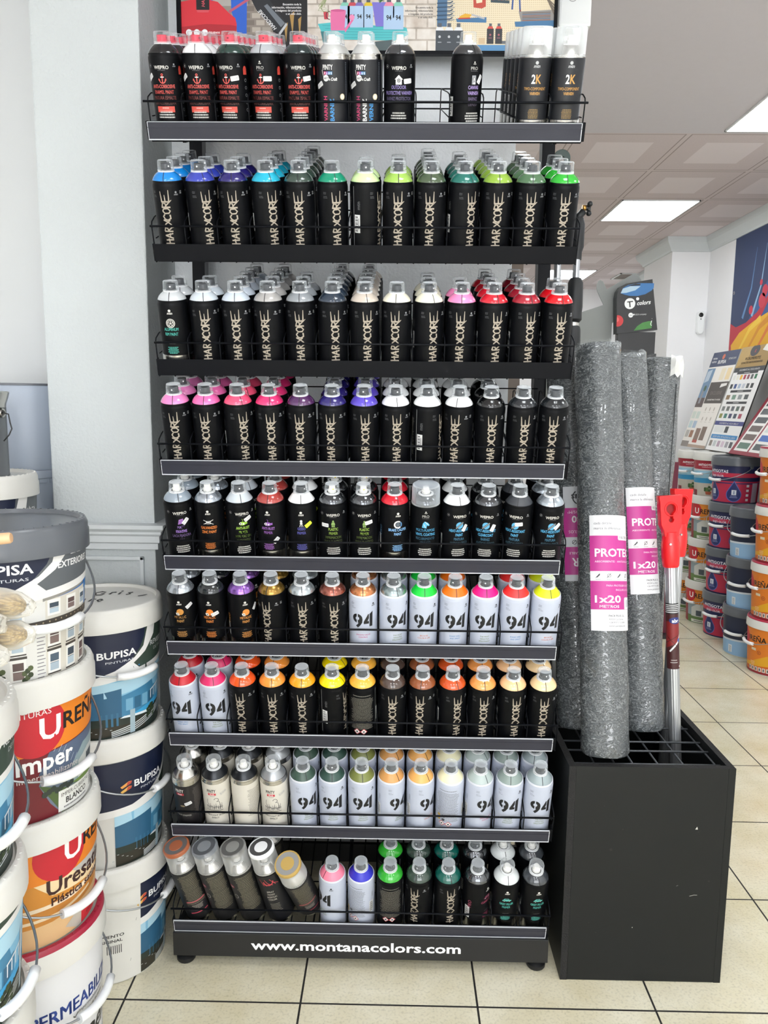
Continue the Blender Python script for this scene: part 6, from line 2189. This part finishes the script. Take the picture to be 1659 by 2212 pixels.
# ------------------------------------------------------------------ bucket wall at the right
def art_gotas(z=False):
    a = Art()
    a.r(-.25, 0, .25, .25, '#1e2450')
    a.r(-.25, .012, .25, .135, '#b52648'); a.r(-.25, .158, .25, .182, '#c02a48'); a.r(-.25, .120, .25, .126, '#262c66')
    a.t('ANTIGOTAS', -.085, .182, .024, '#e6e6ee', 'c', True, width=.14); a.t('BAJO OLOR', -.085, .157, .017, '#d5d7e8', 'c', True, width=.09); fine(a, -.085, .176, 1, .08, '#8f96c8', hh=.002)
    for x in (-.11, .02):
        for s, col in ((1.12, '#5a62a8'), (1.0, '#1c2a66')):
            a.p([(x, .07 + .062 * s)] + [(x + .038 * s * math.cos(t), .058 + .038 * s * math.sin(t)) for t in [PI * .12 - k * PI * 1.24 / 14 for k in range(15)]], col)
        a.r(x - .012, .056, x + .014, .085, '#d9dde6'); a.r(x - .003, .06, x + .005, .08, '#8f9ab8'); fine(a, x, .048, 2, .045, '#98a2d0', dy=.008, hh=.003)
    for k in range(4):
        a.r(.088, .022 + k * .027, .104, .036 + k * .027, '#d8d9de')
    a.r(.125, .012, .17, .125, '#b9a9b8')
    return a
def art_navy():
    a = Art()
    a.r(-.25, 0, .25, .25, '#141f3c')
    a.p([(-.25, .0), (.25, .0), (.25, .088), (.05, .09), (-.25, .075)], '#8db4d8'); a.p([(-.25, .075), (.05, .09), (.25, .088), (.25, .095), (.05, .1), (-.25, .085)], '#cfd8e2')
    a.r(-.10, .018, -.075, .06, '#d5dade'); fine(a, -.0875, .05, 6, .016, '#70757c', dy=.006, hh=.0025)
    a.p([(.0, .11), (.12, .15), (.25, .2), (.25, .19), (.13, .142)], '#24335e')
    return a
def art_orange():
    a = Art()
    a.r(-.25, 0, .25, .25, '#d8781f')
    a.p([(-.25, .03), (-.1, .06), (.02, .12), (.25, .16), (.25, .05), (-.25, .02)], '#dba01f'); a.p([(-.25, .02), (.0, .05), (.25, .12), (.25, .06), (.0, .018)], '#c7601c')
    a.p([(-.02, .018), (.25, .07), (.25, .012)], '#b8402a'); a.r(-.25, 0, .25, .016, '#8d1f2c')
    for k in range(10):
        a.r(-.115 + k * .021, .016, -.099 + k * .021, .038, '#d4cfc8'); a.r(-.111 + k * .021, .02, -.104 + k * .021, .034, '#55504c')
    a.t('UREÑA', -.078, .170, .040, '#1d1613', 'c', True, width=.125); a.c(-.17, .18, .05, '#c2202f', 20)
    a.t('SOL', -.09, .095, .016, '#5a3010', 'l') if False else None
    a.ring(-.052, .115, .008, .011, '#9c4a1c', 14); a.c(-.052, .115, .004, '#9c4a1c', 8); a.r(-.1, .122, -.07, .135, '#e2d3b8'); fine(a, -.09, .06, 3, .03, '#f0c0a0', dy=.008, hh=.003)
    return a
def art_house_small():
    a = Art()
    a.r(-.25, 0, .25, .25, '#8d2430')
    a.r(-.115, 0, .25, .14, '#8fa0a8'); a.p([(-.115, .05), (.25, .06), (.25, 0), (-.115, 0)], '#5f7a48')
    a.p([(-.08, .045), (-.08, .1), (-.04, .125), (.06, .12), (.06, .045)], '#c9cbc6'); a.r(-.045, .05, -.01, .085, '#4a545c'); a.p([(-.1, .12), (-.03, .14), (.08, .128), (.08, .12), (-.03, .128)], '#e2e3df')
    a.r(-.08, .008, .05, .026, '#d9dcd0'); fine(a, -.03, .015, 1, .07, '#333', hh=.005)
    a.p([(-.13, .132), (-.05, .126), (.25, .14), (.25, .25), (-.13, .25)], '#d98326')
    a.c(-.095, .185, .046, '#c2202f', 24); a.t('U', -.083, .165, .05, '#f0efec', 'c', True); a.t('REÑA', -.058, .166, .042, '#1d1613', 'l', True, width=.10)
    return a
def art_white_house():
    a = Art()
    a.r(-.25, 0, .25, .25, '#c4c9cc')
    a.r(-.25, .17, .25, .25, '#a01f34'); a.p([(-.25, .1), (.25, .125), (.25, .17), (-.25, .155)], '#9cc8dc'); a.p([(-.25, .082), (.25, .09), (.25, .125), (-.25, .11)], '#2f8fc0')
    a.p([(-.25, 0), (.25, 0), (.25, .09), (-.25, .08)], '#b9b4a8'); a.p([(-.03, .05), (.25, .07), (.25, .1), (.0, .09)], '#dcdcd6')
    a.p([(-.035, .015), (-.005, .015), (.0, .035), (-.04, .035)], '#a8563a')
    for k in range(7):
        a.c(-.04 + (k % 4) * .013, .042 + (k // 3) * .01, .009, ('#3d5c34', '#56763f')[k % 2], 8)
    a.r(-.25, 0, -.105, .04, '#7a1f2c')
    a.t('ANTIGOTERAS', -.035, .192, .019, '#eceef0', 'c', True, width=.12); fine(a, -.03, .182, 1, .08, '#d9a8b0', hh=.004)
    return a

def stock_bucket(x, y, z, h, art, lidm, label, band=None, bail=(-.75, .08), spin=-.62):
    return bucket((x, y, z), art, .140, h, lidm, label, spin, bail, 'paint buckets in the stacks at the right', band=band, ribs=False)
_sm = {}
XR = 2.085
for k in range(4):
    stock_bucket(XR + .01, 3.47, .270 * k - (.0055 if k else 0), .270 + (.0055 if k else 0), art_white_house() if k >= 2 else art_house_small(), M_WHITE_PLASTIC,
                 ['bucket on the floor behind the red poles, farthest stack', 'second bucket up in the farthest stack', 'third bucket up in the farthest stack, blue sea picture', 'white lidded bucket topping the farthest stack, under the swatch boards'][k], spin=-.5)
for k in range(4):
    stock_bucket(XR, 3.165, .272 * k - (.0055 if k else 0), .272 + (.0055 if k else 0), art_white_house() if k == 3 else art_house_small(), M_WHITE_PLASTIC,
                 ['orange and house labelled bucket on the floor, left of the pink ones', 'orange and house labelled bucket, second up, left of the pink ones', 'orange and house labelled bucket, third up, left of the pink ones', 'white lidded bucket with red band and plant pot picture, left of the topmost grey lid'][k], spin=-.55)
for k in range(4):
    stock_bucket(XR - .005, 2.868, .270 * k - (.0055 if k else 0), .270 + (.0055 if k else 0), art_gotas(), M_LID_GREY,
                 ['crimson drop bucket with grey lid standing on the floor', 'crimson drop bucket with grey lid, second from the floor', 'crimson drop bucket with grey lid, third from the floor', 'crimson drop bucket with grey lid, topmost, fully visible front'][k], spin=-.62 if k == 3 else -.35)
for k in range(3):
    stock_bucket(XR - .030, 2.515, .275 * k - (.0055 if k else 0), .275 + (.0055 if k else 0), art_navy(), M_LID_GREY,
                 ['navy and light blue bucket with grey lid on the floor', 'navy and light blue bucket with grey lid, middle of three', 'navy and light blue bucket with grey lid, top of three'][k], spin=-.5, bail=(-.5, .09))
for k in range(4):
    stock_bucket(XR - .030, 2.215, .292 * k - (.0055 if k else 0), .292 + (.0055 if k else 0), art_orange(), M_WHITE_PLASTIC,
                 ['orange bucket with red rim on the floor, at the right edge', 'orange bucket with red rim, second from the floor, right edge', 'orange bucket with red rim, third from the floor, right edge', 'orange bucket with red rim, topmost, at the right edge'][k], band=M_LID_RED, bail=(-.95, .08), spin=-.62)

# colour chart boards leaning on the bucket tops
def chart(name, label, y0, y1, xb, zb, xt, zt, art, backm, th=.008, group='colour chart boards'):
    """board whose face looks into the shop; local x runs from the far edge to the near edge, local y up the slope"""
    W_, L_ = y1 - y0, math.hypot(xt - xb, zt - zb)
    up = Vector((xt - xb, 0, zt - zb)).normalized()
    rt = Vector((0, -1, 0))
    nr = rt.cross(up)
    m = Matrix((rt, up, nr)).transposed().to_4x4()
    m.translation = Vector((xb, y1, zb))
    t = thing(name, label, 'colour chart', group=group, mtx=m)
    box('board', 0, 0, -th, W_, L_, 0, backm, t, .001)
    place(art(W_, L_).mesh('printed_face', eps=.0005, step=.0003, clip=(0, 0, W_, L_)), 'printed_face', t)
    return t
def chart_plain(W_, L_):
    a = Art()
    a.r(0, 0, W_, L_, '#ebe6df')
    a.r(0, L_ * .845, W_, L_, '#35405f'); a.c(W_ * .45, L_ * .945, W_ * .05, '#cf6a4c', 12, L_ * .028); a.t('BUPISA', W_ * .45, L_ * .875, L_ * .05, '#eceded', 'c', True, width=W_ * .3)
    a.t('PINTURA', W_ * .14, L_ * .925, L_ * .026, '#eceded', 'c', True); a.t('PLÁSTICA', W_ * .14, L_ * .89, L_ * .026, '#eceded', 'c', True); a.t('MONOCAPA', W_ * .80, L_ * .905, L_ * .03, '#eceded', 'c', True)
    a.r(.0, L_ * .42, W_ * .3, L_ * .83, '#6d8cab'); a.p([(W_ * .02, L_ * .68), (W_ * .18, L_ * .70), (W_ * .2, L_ * .82), (W_ * .03, L_ * .80)], '#b9c8d6'); a.r(0, L_ * .42, W_ * .3, L_ * .52, '#5a4c4a'); a.r(W_ * .08, L_ * .46, W_ * .16, L_ * .6, '#8d8f96'); a.c(W_ * .16, L_ * .62, W_ * .05, '#41604c', 10)
    a.r(W_ * .56, L_ * .70, W_ * .72, L_ * .82, '#e8dcc0'); a.r(W_ * .78, L_ * .70, W_ * .94, L_ * .82, '#ecd6a8')
    a.r(W_ * .32, L_ * .46, W_, L_ * .68, '#4d4641'); a.t('EXCLUSIVE', W_ * .66, L_ * .55, L_ * .05, '#7d756e', 'c', False, width=W_ * .42); a.t('COLORES PARA TU HOGAR', W_ * .66, L_ * .49, L_ * .022, '#e4e0da', 'c', True, width=W_ * .5); a.p([(W_ * .72, L_ * .62), (W_ * .95, L_ * .64), (W_ * .95, L_ * .665), (W_ * .74, L_ * .66)], '#e9e6e2')
    for r_ in range(2):
        for c_ in range(3):
            a.c(W_ * (.5 + .16 * c_), L_ * (.40 - .1 * r_), W_ * .022, '#b9b0a6', 8, L_ * .022); fine(a, W_ * (.5 + .16 * c_), L_ * (.365 - .1 * r_), 1, W_ * .1, '#c2bab2', hh=.003)
    for r_, cs in enumerate((('#d0d9cf', '#cdd8cf', '#dfe4dc'), ('#bfd2d4', '#a9bcd0', '#d4dce0'), ('#b5b2ac', '#9a6f55', '#c9b8a6'))):
        for c_, cc in enumerate(cs[:2]):
            a.r(W_ * (.03 + .17 * c_), L_ * (.30 - .1 * r_), W_ * (.17 + .17 * c_), L_ * (.375 - .1 * r_), cc)
    a.r(W_ * .42, L_ * .06, W_ * .60, L_ * .2, '#8a7164'); a.r(W_ * .64, L_ * .08, W_ * .82, L_ * .22, '#7d6a5e'); a.r(W_ * .42, L_ * .05, W_ * .6, L_ * .08, '#b5564a'); a.r(0, 0, W_ * .3, L_ * .06, '#8d8580'); a.r(W_ * .3, 0, W_, L_ * .03, '#b09a88')
    return a
def chart_swatch(W_, L_):
    a = Art()
    a.r(0, 0, W_, L_, '#f0efee')
    a.r(0, L_ * .80, W_, L_, '#a48448'); a.p([(0, L_ * .80), (W_ * .3, L_ * .86), (W_ * .4, L_), (0, L_)], '#b8985a'); a.c(W_ * .48, L_ * .955, W_ * .15, '#3a3a40', 18, L_ * .055); a.t('K', W_ * .5, L_ * .935, L_ * .04, '#c23a4a', 'c', True, slant=.3)
    a.p([(W_ * .72, L_ * .95), (W_, L_ * .92), (W_, L_), (W_ * .78, L_)], '#e9e6e0'); a.t('KOLMERITE', W_ * .5, L_ * .87, L_ * .036, '#2c2620', 'c', True, width=W_ * .5); a.t('ESMALTES ANTIOXIDANTES', W_ * .5, L_ * .835, L_ * .026, '#2c2620', 'c', True, width=W_ * .7)
    a.r(0, L_ * .755, W_, L_ * .80, '#33363a'); a.t('KOLMERITE AL DISOLVENTE', W_ * .52, L_ * .767, L_ * .024, '#eceded', 'c', True, width=W_ * .66)
    def bar(y, col='#2c2e31'):
        a.r(W_ * .14, L_ * y, W_ * .84, L_ * (y + .022), col); fine(a, W_ * .48, L_ * (y + .008), 1, W_ * .26, '#d5d5d5', hh=.004)
    rows = ((.685, ('#e6e6df', '#ece9d9', '#f0b62c', '#b0384a', '#8f4c5a', '#4f5050', '#1d7048')), (.60, ('#2a3030', '#2f4a86', '#a9b9cf', '#c5cad4', '#55595a', '#2f3233')), (.495, ('#8a7050', '#7a9a88', '#8f9496', '#4f5456')), (.385, ('#7d8280', '#6b6e6a', '#62646a', '#5f6f66', '#5a4c48')), (.315, ('#8d8f4a', '#3f7a70', '#3c3f66', '#3f4c5c', '#a84a5c')))
    bar(.735); bar(.56); bar(.45)
    for y, cs in rows:
        n = len(cs)
        for k, c_ in enumerate(cs):
            a.r(W_ * (.06 + .84 * k / n), L_ * (y - .002), W_ * (.06 + .84 * (k + .62) / n), L_ * (y + .042), c_)
    a.r(0, L_ * .245, W_, L_ * .285, '#454a86'); a.t('KOLMERITE AL AGUA BRILLO', W_ * .5, L_ * .255, L_ * .024, '#eceded', 'c', True, width=W_ * .66)
    a.r(W_ * .44, L_ * .175, W_ * .56, L_ * .235, '#44484c'); a.r(W_ * .05, L_ * .175, W_ * .4, L_ * .235, '#e2e4e4'); a.r(W_ * .04, L_ * .115, W_ * .96, L_ * .155, '#3f8cc6'); a.t('NUEVO ESTIL METALIZADO AL AGUA', W_ * .5, L_ * .125, L_ * .024, '#eef4f8', 'c', True, width=W_ * .8)
    for k, c_ in enumerate(('#8d8378', '#c6cdcb', '#b9a0b0', '#d8c6d2', '#a5a3a8', '#55565a')):
        a.r(W_ * (.06 + .145 * k), L_ * .04, W_ * (.16 + .145 * k), L_ * .095, c_)
    return a
def chart_red(W_, L_):
    a = Art()
    a.r(0, 0, W_, L_, '#8f2c3c')
    a.r(W_ * .08, L_ * .06, W_ * .46, L_, '#eceae6'); a.r(W_ * .5, L_ * .06, W_ * .95, L_, '#eceae6')
    cs = ('#5d7a6c', '#6a5a54', '#62544f', '#44494c', '#555a5c', '#3d4a52', '#7c7f7a', '#4c5060', '#39603f', '#8a8478')
    for r_ in range(6):
        a.r(W_ * .12, L_ * (.10 + .145 * r_), W_ * .42, L_ * (.20 + .145 * r_), cs[r_])
        a.r(W_ * .55, L_ * (.10 + .145 * r_), W_ * .90, L_ * (.20 + .145 * r_), ('#4f5658', '#3f6ab8', '#cfd6d4', '#9aa09c', '#6a5a54', '#b0a898')[r_])
    return a
def chart_dark(W_, L_):
    a = Art()
    a.r(0, 0, W_, L_, '#1a1b22'); a.r(W_ * .1, L_ * .2, W_ * .5, L_ * .62, '#b9bcbc'); a.r(W_ * .14, L_ * .44, W_ * .44, L_ * .56, '#2f8a4c'); a.r(W_ * .14, L_ * .26, W_ * .44, L_ * .38, '#e0a52c'); a.r(W_ * .02, L_ * .66, W_ * .98, L_ * .72, '#3a3c40'); a.t('COLORES', W_ * .3, L_ * .67, L_ * .03, '#d0d0d0', 'c', True); fine(a, W_ * .5, L_ * .95, 8, W_ * .8, '#55585e', dy=.018, hh=.008)
    return a
M_BOARDEDGE = mat('white board edge', '#dcdcd8', .5)
chart('colour_chart_board', 'pale interior colour chart board with navy heading, farthest of the leaning boards', 3.365, 3.79, 2.08, 1.0925, 2.275, 1.735, chart_plain, M_BOARDEDGE)
chart('colour_chart_board', 'swatch chart board with golden heading, leaning beside the navy headed one', 2.935, 3.345, 2.08, 1.0925, 2.275, 1.740, chart_swatch, mat('black board edge', '#1b1b1d', .5))
chart('colour_chart_board', 'burgundy framed swatch board lying back over the bucket tops', 2.43, 2.89, 2.035, 1.095, 2.245, 1.43, chart_red, mat('burgundy board', '#8f2c3c', .5))
box('board_rest', 2.252, 2.45, 0, 2.36, 2.9, 1.36, mat('dark shelf box', '#202226', .6), tag(thing('low_shelf', 'dark shelf unit behind the bucket tops carrying the boards', 'shelf'), 'dark shelf unit behind the bucket tops carrying the boards', 'shelf'))
chart('colour_chart_board', 'black board with green and yellow swatches behind the burgundy framed one', 2.48, 2.90, 2.262, 1.365, 2.335, 1.72, chart_dark, mat('black board', '#17181c', .5))
# burgundy panel end seen between the rolls and the bucket wall
t = thing('burgundy_panel', 'narrow burgundy panel end standing between the rolls and the buckets', 'panel', (1.664, 2.80, 0))
box('panel', 0, 0, .02, .052, .012, 1.045, mat('burgundy laminate', '#6a2438', .4), t, .001)
box('foot', -.03, -.06, 0, .08, .07, .02, mat('dark steel', '#2a2a2c', .4), t, .001)

# printed banner on the right wall: paint splashes on blue
def splash_art(W_, L_):
    a = Art()
    a.r(0, 0, W_, L_, '#23365f')
    a.p([(W_ * .15, L_ * .2), (W_, L_ * .35), (W_, L_ * .95), (W_ * .5, L_ * .8)], '#2f5790'); a.p([(W_ * .45, L_ * .25), (W_, L_ * .4), (W_, L_ * .75), (W_ * .62, L_ * .6)], '#3a74ac')
    for k in range(9):
        x = W_ * (.12 + .09 * k)
        a.s([(x, L_ * .28), (x + W_ * .07, L_ * .5), (x + W_ * .10, L_ * .8)], W_ * .02, ('#5d86b6', '#8fb4d4', '#34619c')[k % 3], (.9, .1))
    a.p([(0, 0), (0, L_ * .26), (W_ * .06, L_ * .22), (W_ * .16, L_ * .24), (W_ * .26, L_ * .3), (W_ * .36, L_ * .42), (W_ * .38, L_ * .41), (W_ * .3, L_ * .26), (W_ * .4, L_ * .2), (W_, L_ * .1), (W_, 0)], '#bb2036')
    a.p([(W_ * .03, 0), (W_ * .02, L_ * .08), (W_ * .1, L_ * .17), (W_ * .24, L_ * .24), (W_ * .42, L_ * .30), (W_ * .62, L_ * .34), (W_, L_ * .42), (W_, L_ * .1), (W_ * .7, 0)], '#e8ae1f')
    for k in range(6):
        a.s([(W_ * (.1 + .09 * k), L_ * .02), (W_ * (.2 + .09 * k), L_ * .18), (W_ * (.3 + .09 * k), L_ * .25)], W_ * .03, ('#f0c842', '#d98f1c', '#e07a3a')[k % 3], (.4, 1))
    a.p([(W_ * .5, L_ * .03), (W_ * .6, L_ * .14), (W_ * .8, L_ * .24), (W_, L_ * .28), (W_, L_ * .05)], '#5f9a2f'); a.p([(W_ * .36, 0), (W_ * .5, L_ * .12), (W_ * .58, L_ * .16), (W_ * .52, 0)], '#4a3a78')
    for x, y, r in ((.2, .33, .012), (.32, .45, .016), (.4, .55, .012), (.3, .38, .02), (.5, .5, .012), (.44, .47, .01), (.28, .52, .008), (.55, .62, .01)):
        a.c(W_ * x, L_ * y, W_ * r * 1.6, '#c73048', 10)
    return a
bn = thing('wall_banner', 'large printed banner of coloured paint splashes on blue, on the right wall', 'banner', mtx=Matrix(((0, 0, -1, 2.379), (-1, 0, 0, 3.80), (0, 1, 0, 1.72), (0, 0, 0, 1))))
box('banner_sheet', 0, 0, .0005, 1.5, .83, .003, mat('banner vinyl', '#22304f', .35), bn)
place(splash_art(1.5, .83).mesh('printed_face', eps=.0036, step=.0003), 'printed_face', bn)
bm = bmesh.new()
for y in (.81, .42, .03):
    add_lathe(bm, [(.006, .0034), (.010, .0048), (.012, .0034)], 12, None, Matrix.Translation((.022, y, 0)))
finish(bm, 'eyelet', M_TIN, bn)

# motion sensor on the pillar at the right
t = thing('motion_sensor', 'small white rounded sensor with black lens on the right hand pillar', 'sensor', (2.330, 4.249, 1.99))
bm = bmesh.new()
pts = circ(0, .055, .027, 14, 0, PI) + circ(0, -.062, .027, 14, PI, 2 * PI)
ra = [bm.verts.new((x, 0, z)) for x, z in pts]
rb = [bm.verts.new((x, -.030, z)) for x, z in pts]
rc = [bm.verts.new((x * .85, -.038, z * .93)) for x, z in pts]
n = len(pts)
for A_, B_ in ((ra, rb), (rb, rc)):
    for k in range(n):
        bm.faces.new((A_[k], A_[(k + 1) % n], B_[(k + 1) % n], B_[k]))
bm.faces.new(rc)
finish(bm, 'housing', mat('white sensor plastic', '#eef0f1', .35), t)
bm = bmesh.new()
add_lathe(bm, [(.0165, .036), (.0165, .040), (.013, .043), (0, .0445)], 20, None, Matrix.Translation((-.003, 0, .052)) @ Matrix.Rotation(PI / 2, 4, 'X'))
add_lathe(bm, [(.004, .036), (.004, .0395), (0, .0395)], 10, None, Matrix.Translation((-.003, 0, .022)) @ Matrix.Rotation(PI / 2, 4, 'X'))
finish(bm, 'lens', mat('black lens', '#0b0b0d', .15), t)

# air vent in the far ceiling, and the white box hanging beside the header sign
t = thing('air_vent', 'small ceiling air vent in the far tiles above the carton display', 'vent', (2.25, 5.95, CEIL))
bm = bmesh.new()
for q in ((-.10, -.17, -.085, .17), (.085, -.17, .10, .17), (-.10, -.17, .10, -.155), (-.10, .155, .10, .17)):
    add_box(bm, q[0], q[1], -.008, q[2], q[3], -.0005)
finish(bm, 'frame', M_BAR, t)
bm = bmesh.new()
for k in range(9):
    add_box(bm, -.083, -.145 + k * .034, -.007, .083, -.128 + k * .034, -.003)
finish(bm, 'louvre', mat('vent louvre', '#8d8580', .6), t)
t = thing('ceiling_box', 'white box with small round ring hanging beside the header sign', 'wall box', (.524, .50, 2.338))
box('housing', -.042, -.03, 0, .042, .08, .2645, mat('white box plastic', '#dfe2e2', .4), t, .006)
a = Art()
a.ring(-.008, .071, .0105, .0122, '#8d9092', 22)
place(a.mesh('ring_mark', eps=.0005), 'ring_mark', t, mtx=Matrix.Translation((0, -.03, 0)) @ Matrix.Rotation(PI / 2, 4, 'X'))
